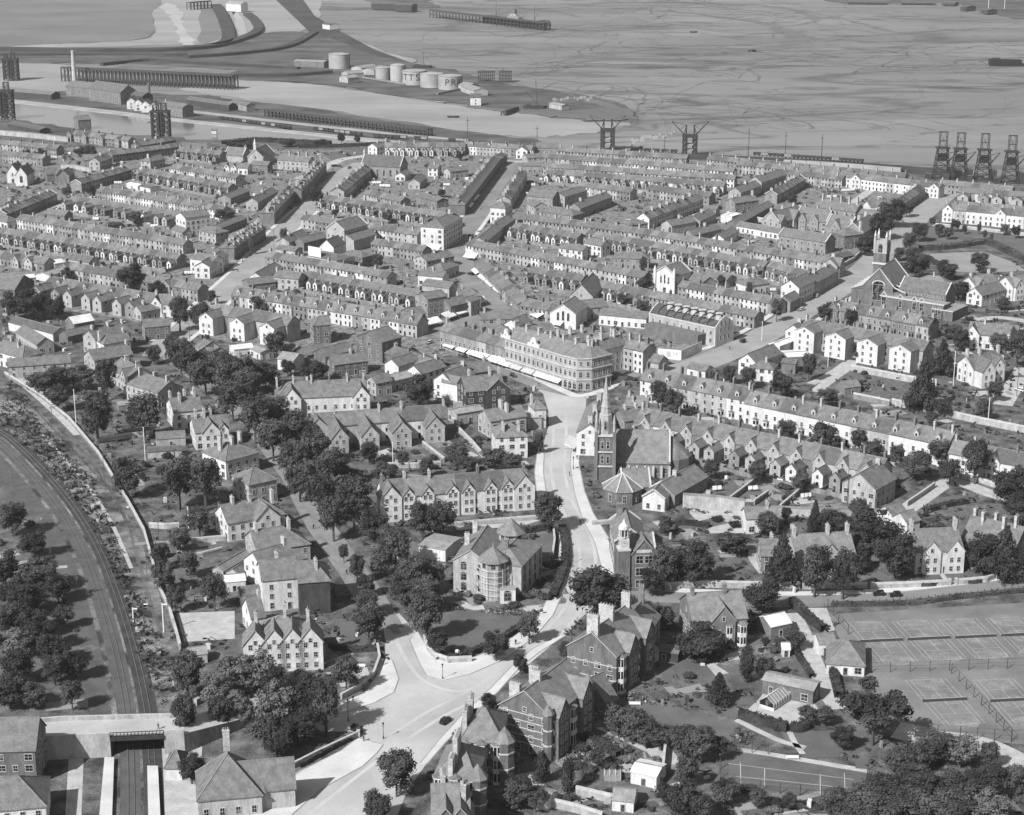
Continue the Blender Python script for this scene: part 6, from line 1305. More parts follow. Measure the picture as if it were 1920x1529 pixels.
for i, x in enumerate((245, 258, 272, 287)): far_block(f'white gabled dock shed, {ORD[i]} of four in a row', (x, 184+i*3), (x+5, 179+i*3), 10, 7, 7.4, 'white', 'slate_a', wins=1)
far_block('brick dock office right of the white gabled sheds', (308, 190), (352, 196), 11, 8.5, 12, 'grey', 'slate_b', wins=1, ch=((.1, 0),)); far_block('dark brick building behind the white gabled sheds', (246, 170), (276, 174), 11, 8, 12, 'dark', 'slate_d', wins=1)
far_block('long dark timber shed on the river bank', (356, 182), (436, 193), 7, 5, 9, 'dark', 'slate_a'); far_block('pale end store of the long dark timber shed', (438, 188), (470, 194), 7, 5.5, 9, 'stone', 'slate_b')
far_block('long slate transit shed by the left coal hoist', (6, 164), (104, 172), 7, 4.6, 12, 'dark', 'slate_b'); far_block('gabled pump house in the dock basin', (142, 218), (166, 216), 11, 8, 9, 'grey', 'slate_b', 'pump house', 'pump_house', wins=1)
far_block('small white hut on the quay edge', (399, 242), (404, 242), 4, 3, 4, 'white', 'slate_b'); far_block('low dark stores on the dock edge below the coal hoist', (24, 228), (84, 240), 5, 3.5, 10, 'dark', 'slate_d')
# oil depot on the point
def tank(label, px, py, r, h, txt=None):
    p = G(px, py); T = Thing('oil_tank', label, 'oil tank', p, 'pale oil tanks on the point')
    b = T.mb(); b.lathe(0, 0, [(r, 0), (r, h)], 28, 'tank_white', cap=False); b.build('shell', T.o); b = T.mb(); b.lathe(0, 0, [(r+.15, h-.1), (r*.5, h+.9), (.1, h+1.2)], 28, 'tank_white'); b.build('roof', T.o)
    b = T.mb(); b.bar((r+.3, 0, 0), (r+.3, 0, h), .5, 'iron'); b.lathe(0, 0, [(r+.12, h-.5), (r+.14, h-.2)], 28, 'stone', cap=False); b.build('ladder', T.o)
    if txt:
        toc = math.atan2(-p.y, -p.x); lh = h*.48
        for i, chx in enumerate(txt):
            if chx == ' ': continue
            cu = bpy.data.curves.new('lettering', 'FONT'); cu.body = chx; cu.size = lh*1.38; cu.extrude = .08; cu.align_x = 'CENTER'; tmp = bpy.data.objects.new('lettering', cu)
            me = bpy.data.meshes.new_from_object(tmp); bpy.data.objects.remove(tmp); me.materials.clear(); me.materials.append(MATS['lettering'])
            an = toc+(i-(len(txt)-1)/2)*(lh*.98/r)
            o = link('lettering', me, T.o, ((r+.1)*math.cos(an), (r+.1)*math.sin(an), h*.36)); o.rotation_euler = (math.pi/2, 0, an+math.pi/2)
for a in (('large pale oil tank standing alone left of the depot', 636, 128, 11, 15), ('small pale oil tank, first in the depot row', 719, 150, 8, 12.5), ('narrow domed oil tank, second in the depot row', 746, 154, 7.5, 17), ('oil tank lettered ITTS, third in the depot row', 777, 158, 12, 13.5, 'ITTS  '),
          ('plain oil tank between the two lettered ones', 810, 163, 11.5, 13), ('oil tank lettered PRAT, last in the depot row', 844, 167, 11.5, 13, '  PRAT')): tank(*a)
for lab, p0, p1 in (('pale long shed right of the lettered oil tanks', (862, 153), (888, 157)), ('white roofed store behind the lettered oil tanks', (878, 158), (902, 166)), ('low white shed left of the first depot tank', (646, 134), (676, 132)), ('pale shed above the first depot tank', (668, 124), (698, 120)), ('white store left of the depot sheds', (644, 142), (664, 140)), ('long pale roof behind the narrow domed tank', (690, 128), (712, 122))): far_block(lab, p0, p1, 7, 5, 14, 'pale', 'tile_pale')
far_block('white house with dark windows standing on the point', (882, 176), (902, 176), 10, 7, 10, 'white', 'slate_d', 'house', 'house', wins=1); far_block('small white hut with a dark side on the upper point', (612, 42), (626, 44), 8, 6, 12, 'white', 'slate_d')
far_block('white mill building at the top edge', (430, 2), (458, 4), 14, 11, 14, 'white', 'lead', 'mill', 'mill'); far_block('long dark shed beyond the big oil tank', (556, 112), (612, 114), 7, 6, 14, 'grey', 'lead'); far_block('white smoking kiln shed at the tip of the point', (1036, 192), (1060, 196), 5, 4, 8, 'pale', 'lead')
T = Thing('oil_depot_wall', 'long low wall in front of the oil tanks', 'wall', G(720, 154)); b = T.wmb(); b.bar((*G(680, 147), 1), (*G(760, 160), 1), 1.6, 'wall_grey'); b.bar((*G(820, 178), 1), (*G(868, 168), 1), 1.6, 'wall_grey'); b.build('wall', T.o)
# trestles and jetties: every pile its own part where it can be told apart
def trestle(label, p0, p1, h, wd, n, name='timber_viaduct', cat='viaduct', deck='levee', rows=2):
    a, c = G(*p0, h), G(*p1, h); d = (c-a); L = d.length; d.normalize(); T = Thing(name, label, cat, a); fr = (a.x, a.y, d.x, d.y)
    b = T.mb(fr); b.box(0, L, -wd/2, wd/2, h-.8, h, 'timber', deck); b.box(0, L, -wd/2, -wd/2+.4, h, h+1.1, 'timber'); b.build('deck', T.o)
    bm = MB()
    for y in [-wd/2+.4+(wd-.8)*i/(rows-1) for i in range(rows)]: bm.bar((0, y, -1.4), (0, y, h-.6), .9, 'timber')
    bm.bar((0, -wd/2, 1), (0, wd/2, h-1), .4, 'timber'); me = bm.mesh('bent')
    for i in range(n): T.put('bent', me, fr, L*i/(n-1), 0, 0)
    b = T.mb(fr); b.bar((0, -wd/2, h*.45), (L, -wd/2, h*.45), .5, 'timber'); b.build('brace', T.o); return T, fr, L
trestle('long dark timber viaduct behind the dock chimney', (120, 126), (440, 141), 13, 12, 46, rows=3); trestle('timber jetty with mooring piles along the river wall', (500, 205), (806, 242), 6, 6, 44, 'timber_jetty', 'jetty')
T, fr, L = trestle('long pier with a steamer moored alongside', (812, 19), (1026, 43), 9, 12, 34, 'pier', 'pier', rows=3)
b = T.mb(fr); lattice(b, L-6, 0, 10, 10, 0, 11, 2, .8); b.build('pier_head', T.o)
trestle('short trestle bridge at the top edge beside the saltmarsh', (354, 5), (392, 2), 10, 10, 7); trestle('small landing stage below the white house on the point', (944, 210), (968, 202), 2.5, 5, 6, 'landing_stage', 'landing stage')
T = Thing('steamer', 'dark hulled steamer lying against the long pier', 'ship', G(965, 46), None); a, c = G(908, 40), G(1024, 55); d = (c-a); L = d.length; d.normalize(); fr = (a.x, a.y, d.x, d.y)
b = T.mb(fr); o2 = [(0, -3), (5, -6.5), (L-9, -6.5), (L, 0), (L-9, 6.5), (5, 6.5), (0, 3)]
for i in range(len(o2)): p, q = o2[i], o2[(i+1) % len(o2)]; b.face([(p[0]*.98+1, p[1]*.8, -1), (q[0]*.98+1, q[1]*.8, -1), (*q, 8), (*p, 8)], 'car_black')
b.face([(*p, 7.4) for p in o2], 'timber'); b.box(L-3.5, L-1.2, -.8, .8, 3, 9.5, 'white'); b.build('hull', T.o)
b = T.mb(fr); b.box(L*.42, L*.6, -4, 4, 7.4, 12, 'stone'); b.box(L*.45, L*.55, -3, 3, 12, 14.5, 'pale'); b.build('deckhouse', T.o); b = T.mb(fr); b.lathe(L*.52, 0, [(1.6, 12), (1.5, 21)], 10, 'iron'); b.build('funnel', T.o)
for x in (.2, .82): b = T.mb(fr); b.bar((L*x, 0, 7), (L*x, 0, 28), .5, 'iron', .3); b.bar((L*x, 0, 11), (L*x+9, 0, 20), .3, 'iron'); b.build('mast', T.o)
T = Thing('wreck', 'black hulk with a long low stern stranded on the mud', 'wreck', G(1855, 122)); b = T.mb(); L = 34
for s in (-1, 1): b.face([(0, s*3.5, -1), (L, s*3.5, -1), (L, s*4, 5.5), (-1, s*4, 6)][::s], 'car_black')
b.face([(-1, -4, 6), (-1, 4, 6), (0, 3.5, -1), (0, -3.5, -1)], 'car_black'); b.face([(-1, -4, 5), (L, -4, 5), (L, 4, 5), (-1, 4, 5)], 'timber'); b.face([(L, -4, -1), (L, 4, -1), (L, 4, 5.5), (L, -4, 5.5)], 'car_black'); b.build('hull', T.o)
b = T.mb(); b.box(L, L+26, -2, 2, -1, 1.6, 'iron'); b.build('stern', T.o); b = T.mb(); b.box(3, 11, -2.5, 2.5, 5, 7.5, 'iron'); b.build('deckhouse', T.o)
for i, (x0, x1) in enumerate(((898, 926), (937, 958))):
    p = G((x0+x1)/2, 152); T = Thing('timber_dolphin', ('left timber pile dolphin on the mud beyond the tanks', 'right timber pile dolphin on the mud beyond the tanks')[i], 'dolphin', p, 'timber dolphins'); hw = (x1-x0)/2/1.75
    for j in range(9):
        b = T.mb(); x = -hw+2*hw*j/8; b.bar((x, -3, -1.2), (x, -3, 10+random.uniform(-1, 1)), .9, 'timber'); b.bar((x, 3, -1.2), (x, 3, 10), .9, 'timber'); b.build('pile', T.o)
    b = T.mb()
    for z in (2, 5, 8.6): b.box(-hw, hw, -3.3, -2.9, z, z+.9, 'timber')
    b.box(-hw, hw, -3, 3, 9, 9.6, 'timber'); b.build('waling', T.o)
for lab, px, py, h, gaff in (('sailing barge with a bare mast beached behind the tanks', 792, 127, 17, 1), ('barge with a tall leaning mast aground below the point', 1003, 203, 26, 1)):
    p = G(px, py); T = Thing('barge', lab, 'barge', p); b = T.mb()
    o2 = [(-11, -1), (-8, -3), (8, -3), (11, 0), (8, 3), (-8, 3), (-11, 1)]
    for i in range(7): q, r = o2[i], o2[(i+1) % 7]; b.face([(q[0]*.9, q[1]*.8, -.5), (r[0]*.9, r[1]*.8, -.5), (*r, 2.2), (*q, 2.2)], 'timber')
    b.face([(*q, 1.9) for q in o2], 'dark'); b.box(-8, -4, -1.6, 1.6, 1.9, 3.6, 'dark'); b.build('hull', T.o); b = T.mb(); b.bar((2, 0, 2), (.5, 0, h), .6, 'iron', .3); b.bar((2, 0, 4), (-8, 0, h*.55), .4, 'iron'); b.bar((.6, 0, h*.95), (10, 0, 2.4), .12, 'iron'); b.build('mast', T.o)
for i, (px, py) in enumerate(((849, 219), (826, 192), (1300, 60))):
    p = G(px, py); T = Thing('rowing_boat', ('dark rowing boat alone on the river mud', 'pale rowing boat on the shore below the oil tanks', 'small dark boat far out on the mud')[i], 'boat', p); b = T.mb(); o2 = [(-5, -1.2), (3, -1.6), (6, 0), (3, 1.6), (-5, 1.2)]; zb_ = -1.0
    for q in range(5): a, c = o2[q], o2[(q+1) % 5]; b.face([(a[0]*.8, a[1]*.6, zb_), (c[0]*.8, c[1]*.6, zb_), (*c, zb_+1.6), (*a, zb_+1.6)], 'timber' if i != 1 else 'pale')
    b.face([(*a, zb_+.9) for a in o2], 'dark'); b.box(-1, -.4, -1.3, 1.3, zb_+.9, zb_+1.3, 'stone'); b.build('hull', T.o)
# railway wagons on the dock lines: one thing each
def wagon_meshes():
    b = MB(); b.box(-2.6, 2.6, -1.2, 1.2, 1.0, 2.9, 'iron', 'car_black')
    for x in (-2.62, 2.58): b.box(x, x+.04, -1.1, 1.1, 1.2, 2.7, 'brick')
    w_ = MB()
    for x in (-1.6, 1.6):
        for y in (-.9, .8): 
            n = 8; 
            w_.box(x-.45, x+.45, y, y+.14, .1, 1.0, 'tyre')
    return b.mesh('wagon_body'), w_.mesh('wheel')
WB, WW = wagon_meshes(); WBP = WB.copy(); WBP.materials[0] = MATS['stone']
def wagons(p0, p1, z, n, where, skip=.1):
    a, c = G(*p0, z), G(*p1, z); d = (c-a); L = d.length; d.normalize(); m = 0; n = min(n, int(L/5.9))
    for i in range(n):
        if random.random() < skip: continue
        p = a.lerp(c, (i+.5)/n); pal = random.random() < .2
        o = link('railway_wagon', None, None, (p.x, p.y, z), math.atan2(d.y, d.x)); tag(o, f'{"pale" if pal else "dark"} coal wagon {where}, {ORD[m] if m < len(ORD) else "fortieth"} from the left', 'railway wagon', 'coal wagons on the dock lines'); m += 1
        link('wagon_body', WBP if pal else WB, o); link('wheel', WW, o)
wagons((412, 224), (546, 243), .05, 22, 'on the siding behind the quay'); wagons((588, 244), (700, 259), .3, 16, 'on the quay in front of the bushes', .05); wagons((700, 258), (880, 268), .3, 22, 'under the dark jetty end', .2)
wagons((1205, 285), (1272, 288), .3, 9, 'behind the steaming engine', 0); wagons((1412, 292), (1620, 306), 2.2, 30, 'on the embankment right of the jib towers', .05)
ribbon('railway_embankment', [(1180, 286), (1290, 291), (1420, 297), (1560, 304), (1720, 316), (1800, 322)], 14, 1.9, 'levee', thick=3); ribbon('boundary_strip', [(1470, 300), (1560, 305), (1690, 315)], 3, 3.4, 'concrete', thick=3)
p = G(1192, 284, 2); T = Thing('steam_engine', 'black tank engine blowing white steam below the jib towers', 'locomotive', p); fr = (p.x, p.y, 1, -.02)
b = T.mb(fr)
for i in range(10): a0, a1 = 2*math.pi*i/10, 2*math.pi*(i+1)/10; b.face([(-4, 1.2*math.cos(a0), 4.2+1.2*math.sin(a0)), (-4, 1.2*math.cos(a1), 4.2+1.2*math.sin(a1)), (3, 1.2*math.cos(a1), 4.2+1.2*math.sin(a1)), (3, 1.2*math.cos(a0), 4.2+1.2*math.sin(a0))], 'car_black')
b.box(-4.6, 5.4, -1.4, 1.4, 2.6, 3.2, 'iron'); b.build('boiler', T.o); b = T.mb(fr); b.box(2.6, 5.4, -1.4, 1.4, 3.2, 6, 'car_black'); b.build('cab', T.o); b = T.mb(fr); b.lathe(-3, 0, [(.5, 5), (.4, 7), (.55, 7.1)], 8, 'iron'); b.build('funnel', T.o)
b = T.mb(fr)
for x in (-3, -1, 1, 3.5): b.box(x-.7, x+.7, -1.2, -1, 1.9, 3, 'tyre'); b.box(x-.7, x+.7, 1, 1.2, 1.9, 3, 'tyre')
b.build('wheel', T.o)
sm = bpy.data.materials.new('steam'); sm.use_nodes = True; pr = sm.node_tree; mo = [x for x in pr.nodes if x.type == 'OUTPUT_MATERIAL'][0]; pr.nodes.remove(pr.nodes['Principled BSDF']); pv_ = pr.nodes.new('ShaderNodeVolumePrincipled'); pv_.inputs['Density'].default_value = .22; pv_.inputs['Color'].default_value = (.95, .95, .95, 1); pr.links.new(pv_.outputs[0], mo.inputs['Volume']); MATS['steam'] = sm
def puffs(name, pts, label, cat):
    V = []; F = []
    for (x, y, z, r) in pts:
        b = MB(); n = 10; prof = [(max(r*math.sin(math.pi*i/6), 0), z-r*math.cos(math.pi*i/6)) for i in range(7)]
        b.lathe(x, y, prof, n, 'steam', random.random(), False); o0 = len(V)
        for v in b.v: q = noise.noise(Vector(v)*.45)*r*.55; c = Vector((x, y, z)); d = (Vector(v)-c); V.append(tuple(c+d*(1+q/max(r, .1))))
        F += [[o0+i for i in f] for f in b.f]
    me = bpy.data.meshes.new(name); me.from_pydata(V, [], F); me.materials.append(sm); me.polygons.foreach_set('use_smooth', [True]*len(F)); o = link(name, me); tag(o, label, cat, None, 'stuff'); return o
puffs('steam_cloud', [(p.x-3+i*2.3+random.uniform(-1.2, 1.2), p.y+random.uniform(-2, 2), 9.5+i*.45+random.uniform(-1.2, 1.2), random.uniform(1.2, 2.4)*(1 if i < 9 else .6)) for i in range(15)], 'white steam drifting right from the engine below the jib towers', 'steam')
p = G(1040, 196); puffs('smoke_cloud', [(p.x+i*3, p.y+random.uniform(-2, 2), 4+random.uniform(0, 2.5), random.uniform(1, 2.3)) for i in range(12)], 'white smoke drifting over the tip of the point', 'smoke')
# masts and poles of the docks, far shore details
for i, (px, py, h) in enumerate(((877, 267, 20), (1007, 276, 17), (1403, 296, 22), (1472, 298, 20), (1540, 303, 20), (1853, 17, 30), (1883, 17, 34), (1246, 284, 12))):
    p = G(px, py); T = Thing('signal_mast', ('thin signal mast left of the shopping street top', 'thin signal mast right of the shopping street top', 'thin mast left end of the embankment wagons', 'thin mast behind the embankment wagons, second', 'thin mast behind the embankment wagons, third', 'left of two pale masts on the far shore', 'right of two pale masts on the far shore', 'short mast between the jib towers')[i], 'mast', p)
    b = T.mb(); b.bar((0, 0, 0), (0, 0, h), .55, 'pole_white' if i in (5, 6) else 'timber', .35); b.build('mast', T.o); b = T.mb(); b.bar((-1.4, 0, h*.85), (1.4, 0, h*.85), .3, 'timber'); b.build('arm', T.o)
for i, (px, py, L, h) in enumerate(((1590, 1, 90, 2), (1690, 2, 80, 2), (1770, 3, 30, 3), (1810, 10, 14, 5), (1850, 16, 14, 5), (700, 4, 60, 8), (745, 6, 40, 9))):
    far_block(f'low dark far shore shed, {ORD[i]} from the left' if i < 5 else ('dark timber stack at the top edge left of the pier', 'second dark timber stack at the top edge left of the pier')[i-5], (px, py), (px+L*.8, py+1), h+2, h, 20, 'dark', 'slate_d')
# ------------------------------------------------------------------ trees: tapered trunk and limbs, crowns of many leaf clumps round uneven lobes
def crown_mesh(seed, n, shape, leaf, m):
    """unit crown: about 1 wide and 1 high, standing on z = 0; leaf = size of one leaf clump"""
    r = np.random.default_rng(seed); P = []; N = []
    if shape == 'round':
        lobes = [(0, 0, .5, .3)]
        for i in range(24): a = i*2.4+r.uniform(-.4, .4); h = r.uniform(.12, .88); q = .34*math.sin(math.pi*min(max(h, .12), .93))**.55*r.uniform(.75, 1.05); lobes.append((q*math.cos(a), q*math.sin(a), h, r.uniform(.1, .19)))
    elif shape == 'cone':
        lobes = []
        for i in range(22): h = (i/22)**.9; q = .3*(1-h); a = i*2.4; lobes.append((q*math.cos(a), q*math.sin(a), .06+h*.9, .05+.17*(1-h)))
    elif shape == 'column':
        lobes = [(r.uniform(-.1, .1), r.uniform(-.1, .1), .1+.8*i/9, .3*math.sin(math.pi*(.12+.76*i/9))+.08) for i in range(10)]
    elif shape == 'flat':
        lobes = [(0, 0, .6, .22)]
        for i in range(13): a = i*2.4; q = r.uniform(.15, .4); lobes.append((q*math.cos(a), q*math.sin(a), r.uniform(.45, .85), r.uniform(.1, .17)))
    else:
        lobes = [(r.uniform(-.28, .28), r.uniform(-.28, .28), r.uniform(.2, .5), r.uniform(.2, .3)) for i in range(7)]
    w_ = np.array([l[3]**2 for l in lobes]); w_ /= w_.sum()
    pick = r.choice(len(lobes), n, p=w_); L = np.array(lobes)[pick]
    d = r.normal(size=(n, 3)); d /= np.linalg.norm(d, axis=1)[:, None]; d[:, 2] = np.where(r.random(n) < .6, np.abs(d[:, 2]), d[:, 2])
    c = L[:, :3]+d*(L[:, 3]*r.uniform(.66, 1.26, n))[:, None]; c[:, 2] = np.maximum(c[:, 2], .02)
    nn = d+r.normal(size=(n, 3))*.45; nn /= np.linalg.norm(nn, axis=1)[:, None]
    t = np.cross(nn, r.normal(size=(n, 3))); t /= np.linalg.norm(t, axis=1)[:, None]; b = np.cross(nn, t)
    s = (leaf*r.uniform(.6, 1.3, n))[:, None]
    V = np.empty((n, 4, 3)); V[:, 0] = c-t*s; V[:, 1] = c-b*s*.62; V[:, 2] = c+t*s; V[:, 3] = c+b*s*.62
    V = V.reshape(-1, 3); F = np.arange(n*4)
    # a solid heart so that no daylight shines straight through every lobe
    hv = []; hf = []
    for (x, y, z, q) in lobes:
        o = len(hv); q *= .66
        for i in range(5):
            for j in range(6): ph = math.pi*i/4; th = 2*math.pi*j/6; hv.append((x+q*math.sin(ph)*math.cos(th), y+q*math.sin(ph)*math.sin(th), max(.03, z+q*math.cos(ph))))
        for i in range(4):
            for j in range(6): k = (j+1) % 6; hf.append((o+i*6+j, o+(i+1)*6+j, o+(i+1)*6+k, o+i*6+k))
    hv = np.array(hv); hf = np.array(hf)+len(V); V = np.vstack([V, hv]); F = np.concatenate([F, hf.ravel()])
    me = bpy.data.meshes.new('crown'); me.vertices.add(len(V)); me.vertices.foreach_set('co', V.ravel()); me.loops.add(len(F)); me.loops.foreach_set('vertex_index', F.astype(np.int32))
    nf = len(F)//4; me.polygons.add(nf); me.polygons.foreach_set('loop_start', np.arange(nf, dtype=np.int32)*4); me.materials.append(MATS[m]); me.update(); return me
def trunk_mesh(seed):
    r = random.Random(seed); b = MB(); b.bar((0, 0, 0), (.01, .01, .55), .09, 'bark', .05)
    for i in range(5): a = i*1.3+r.random(); z = r.uniform(.25, .5); b.bar((0, 0, z), (.26*math.cos(a), .26*math.sin(a), z+.3), .04, 'bark', .015)
    return b.mesh('trunk')
CR = {'round': [crown_mesh(i, 3200, 'round', .034, 'leaf') for i in range(6)], 'dark': [crown_mesh(20+i, 3200, 'round', .033, 'leaf_dark') for i in range(3)], 'pale': [crown_mesh(30+i, 2600, 'round', .035, 'leaf_pale') for i in range(2)],
      'cone': [crown_mesh(40+i, 3000, 'cone', .034, 'leaf_dark') for i in range(2)], 'column': [crown_mesh(50, 1800, 'column', .04, 'leaf_dark')], 'pine': [crown_mesh(60, 3000, 'flat', .034, 'leaf_dark')],
      'bush': [crown_mesh(70+i, 700, 'bush', .065, ('leaf', 'leaf', 'leaf_dark', 'leaf_pale')[i]) for i in range(4)]}
TR = [trunk_mesh(i) for i in range(4)]
def tree(label, px, ytop, ybot, wpx, kind='round', group=None, name='tree', cat='tree'):
    p = G(px, ybot); s = scale_at(p); h = max(2.0, (ybot-ytop)/s/.93); wd = wpx/s*1.1; hang = {'round': .22, 'dark': .2, 'pale': .2, 'cone': .05, 'column': .03, 'pine': .3, 'bush': 0}[kind]
    o = link(name, None, None, (p.x, p.y, 0), random.uniform(0, 6.28)); tag(o, label, cat, group)
    me = random.choice(CR[kind]); ch = h*(1-hang)
    if kind == 'pine': ch = h*.9
    link('crown', me, o, (0, 0, h-ch), 0, sc_=(wd*1.08, wd*1.08, ch*1.05))
    if hang and kind != 'column': link('trunk', random.choice(TR), o, (0, 0, 0), 0, sc_=(h*.5, h*.5, h*.9))
    return o
def trees(fmt, data, kind='round', group=None, cat='tree', name='tree'):
    """data: x, top, bottom, width in pixels of the photograph; labels count along the list"""
    n = len(data)
    q = 1.25 if group == 'trees lining the avenue' else 1
    for i, t in enumerate(data): tree(fmt.format(ORD[i]), t[0], t[2]-(t[2]-t[1])*q, t[2], t[3]*q, t[4] if len(t) > 4 else random.choice((kind, kind, 'round', 'pale', 'dark')) if 'thicket' in group or 'wood' in group else kind, group, name, cat)
trees('leafy tree on the outer avenue side, {} from the top bend', [(324, 640, 668, 24), (340, 655, 702, 40), (357, 668, 718, 44), (386, 690, 742, 50), (432, 692, 748, 46), (437, 738, 792, 46), (479, 768, 832, 46), (513, 810, 866, 44), (548, 848, 898, 42), (563, 890, 942, 40), (603, 916, 982, 48), (626, 950, 1016, 42)], group='trees lining the avenue')
trees('leafy tree on the inner avenue side, {} from the top bend', [(396, 674, 712, 34), (414, 680, 734, 38), (454, 686, 744, 42), (470, 715, 775, 46), (498, 690, 730, 42), (520, 765, 815, 46), (556, 790, 846, 46), (590, 825, 876, 44), (617, 858, 916, 44), (664, 920, 988, 52), (698, 972, 1018, 42)], group='trees lining the avenue')
trees('tree in the clump between avenue and turreted house, {} from the top', [(730, 990, 1042, 46), (742, 1003, 1072, 60), (714, 1034, 1084, 46), (775, 1050, 1122, 62), (814, 1060, 1108, 42), (758, 1078, 1138, 60), (800, 1088, 1150, 62), (800, 1116, 1202, 62), (822, 1186, 1232, 38)], group='clump by the turreted house')
trees('small clipped round tree on the avenue pavement, {} from the top', [(645, 1022, 1056, 18), (670, 1042, 1096, 28), (688, 1080, 1120, 32)], group='clipped avenue trees')
trees('tree shading the lower end of the avenue on its left side, {} from the top', [(688, 1112, 1158, 46), (692, 1135, 1206, 58), (650, 1236, 1300, 50)], group='lower avenue trees')
for l, *d in [('large dark tree hanging over the road between library and brick villas', 1122, 1068, 1170, 102, 'dark'), ('broad twin crowned tree in front of the white gabled terrace', 792, 944, 1016, 48), ('right half of the broad twin crowned tree by the gabled terrace', 828, 944, 1014, 50), ('tree on the outside of the road bend above the tennis lawn of the turreted house', 1028, 934, 998, 54),
              ('pavement tree by the triangular lawn, left one', 930, 1184, 1240, 46, 'dark'), ('pavement tree by the triangular lawn, right one', 992, 1156, 1208, 38), ('round clipped bush tree at the bend beside the banded villa', 975, 1228, 1264, 26, 'dark'), ('spreading street tree in the forecourt left of the bottom villas', 744, 1414, 1494, 68), ('round tree cut by the bottom edge of the forecourt', 707, 1486, 1545, 52, 'dark'),
              ('dark street tree alone on the bend of the broad left street', 594, 354, 386, 30, 'dark'), ('tree in front of the dark windowed terrace', 245, 497, 548, 46, 'dark'), ('small round tree right of the dark windowed terrace', 292, 530, 560, 26, 'dark'), ('tree at the shaded street corner, left side', 338, 563, 622, 34), ('tree at the shaded street corner, right side', 376, 570, 622, 36), ('small tree below the shaded street corner by the broad gable', 290, 652, 684, 28),
              ('dark tree behind the windowed terrace end gable', 126, 506, 530, 20, 'dark'), ('tree in the yard by the three white gables and brick workshops', 518, 622, 676, 36), ('dark tree between brick workshops and twin gabled terrace', 598, 676, 716, 34, 'dark'), ('dark tree in front of the dark brick house', 786, 710, 768, 48, 'dark'), ('bushy tree in the street right of the public house', 1010, 812, 852, 18),
              ('slim street tree left of the cross street corner', 472, 448, 478, 10), ('small tree on the inner pavement of the broad left street', 534, 430, 462, 16), ('dark tree in front of the chapel', 1208, 518, 548, 26, 'dark'), ('dark tree left of the big pub laundry rows', 1322, 690, 706, 18, 'dark'), ('tall tree at the roadside shop right of the theatre', 1456, 564, 604, 20), ('small dark tree in front of the row right of the chapel', 1394, 552, 574, 14, 'dark'),
              ('dark tree in the lane yard left of the school', 1486, 366, 384, 18, 'dark'), ('young tree at the left end of the church terrace', 1594, 582, 614, 24), ('round dark tree at the roadside left of the church terrace', 1548, 572, 604, 32, 'dark'), ('clipped round bush in front of the church terrace', 1664, 606, 624, 22, 'dark'), ('tree at the right end of the church terrace', 1736, 598, 634, 34), ('tree between two of the four storey white gables', 1606, 646, 678, 26),
              ('tallest dark conifer in the gardens right of the four white gables', 1728, 676, 772, 56, 'cone'), ('conifer behind the tallest dark conifer', 1766, 642, 704, 46, 'cone'), ('dense conifer in the walled garden of the slate villa', 1465, 1002, 1100, 62, 'cone'), ('dark conifer at the right edge beside the sharp gabled villa', 1880, 992, 1090, 62, 'cone'), ('dark cedar left of the villa at the right edge', 1840, 1002, 1078, 60, 'dark'),
              ('thin leaved tree over the garden wall of the slate villa', 1580, 1036, 1124, 46), ('big round tree in front of the slate villa', 1527, 1032, 1120, 58), ('dark tree by the road right of the timber gabled villa', 1427, 1088, 1152, 62, 'dark'), ('slim dark conifer beside the white coach house', 1527, 940, 998, 28, 'cone'), ('tall dark tree left of the sharp gabled villa', 1640, 962, 1042, 84, 'dark'), ('second tall dark tree left of the sharp gabled villa', 1676, 1000, 1088, 72, 'dark'),
              ('dark spruce under the tall dark trees left of the sharp gables', 1612, 1020, 1072, 44, 'cone'), ('large pine above the private grass court', 1636, 1298, 1398, 104, 'pine'), ('low flat topped trees clipped into a bar by the pale yard, left', 1512, 1328, 1362, 34), ('low flat topped trees clipped into a bar by the pale yard, right', 1546, 1328, 1362, 34), ('round bush tree on the lawn left of the pine', 1580, 1362, 1406, 42, 'dark'), ('dark cypress on the lawn of the brick garage', 1400, 1220, 1280, 30, 'column'), ('spreading bush beside the lawn cypress', 1433, 1236, 1276, 32),
              ('dark conifer between two lawns left of the brick garage', 1347, 1262, 1320, 46, 'cone'), ('dark cypress, left of a pair in the lower villa gardens', 1017, 1416, 1470, 26, 'column'), ('dark cypress, right of a pair in the lower villa gardens', 1063, 1428, 1488, 28, 'column'), ('dark tree hiding the corner of the timber gabled villa', 1312, 1176, 1238, 84, 'dark'), ('round tree behind the white summer house', 1488, 1180, 1220, 38), ('tall tree right of the library', 1244, 1030, 1108, 58), ('lower tree at the foot of the library wall', 1222, 1068, 1118, 42, 'dark'),
              ('pale flowering tree over the station wood', 407, 1264, 1334, 52, 'pale'), ('second pale flowering tree beside the station roof', 455, 1308, 1362, 42, 'pale'), ('street tree on the station side of the bridge', 348, 1306, 1392, 44), ('tree over the low wall by the bridge corner', 414, 1314, 1370, 46), ('dark tree by the platform steps', 360, 1418, 1470, 44, 'dark'), ('tree on the railway side of the station wood', 353, 1228, 1312, 56),
              ('tall tree left of the white fronted terrace at the right edge', 1827, 832, 908, 48), ('dark wood tree over the lane at the right edge, upper', 1892, 882, 958, 60, 'dark'), ('dark wood tree over the lane at the right edge, lower', 1912, 930, 985, 52, 'dark')]: tree(l, *d)
trees('dark tree of the station wood below the four gabled villa, {} in from the left', [(448, 1232, 1302, 62), (486, 1228, 1300, 64), (520, 1260, 1330, 54), (516, 1286, 1382, 72), (548, 1290, 1372, 62), (582, 1272, 1368, 68), (612, 1286, 1380, 52), (562, 1330, 1400, 66), (520, 1358, 1424, 56), (496, 1340, 1404, 56)], 'dark', 'station wood')
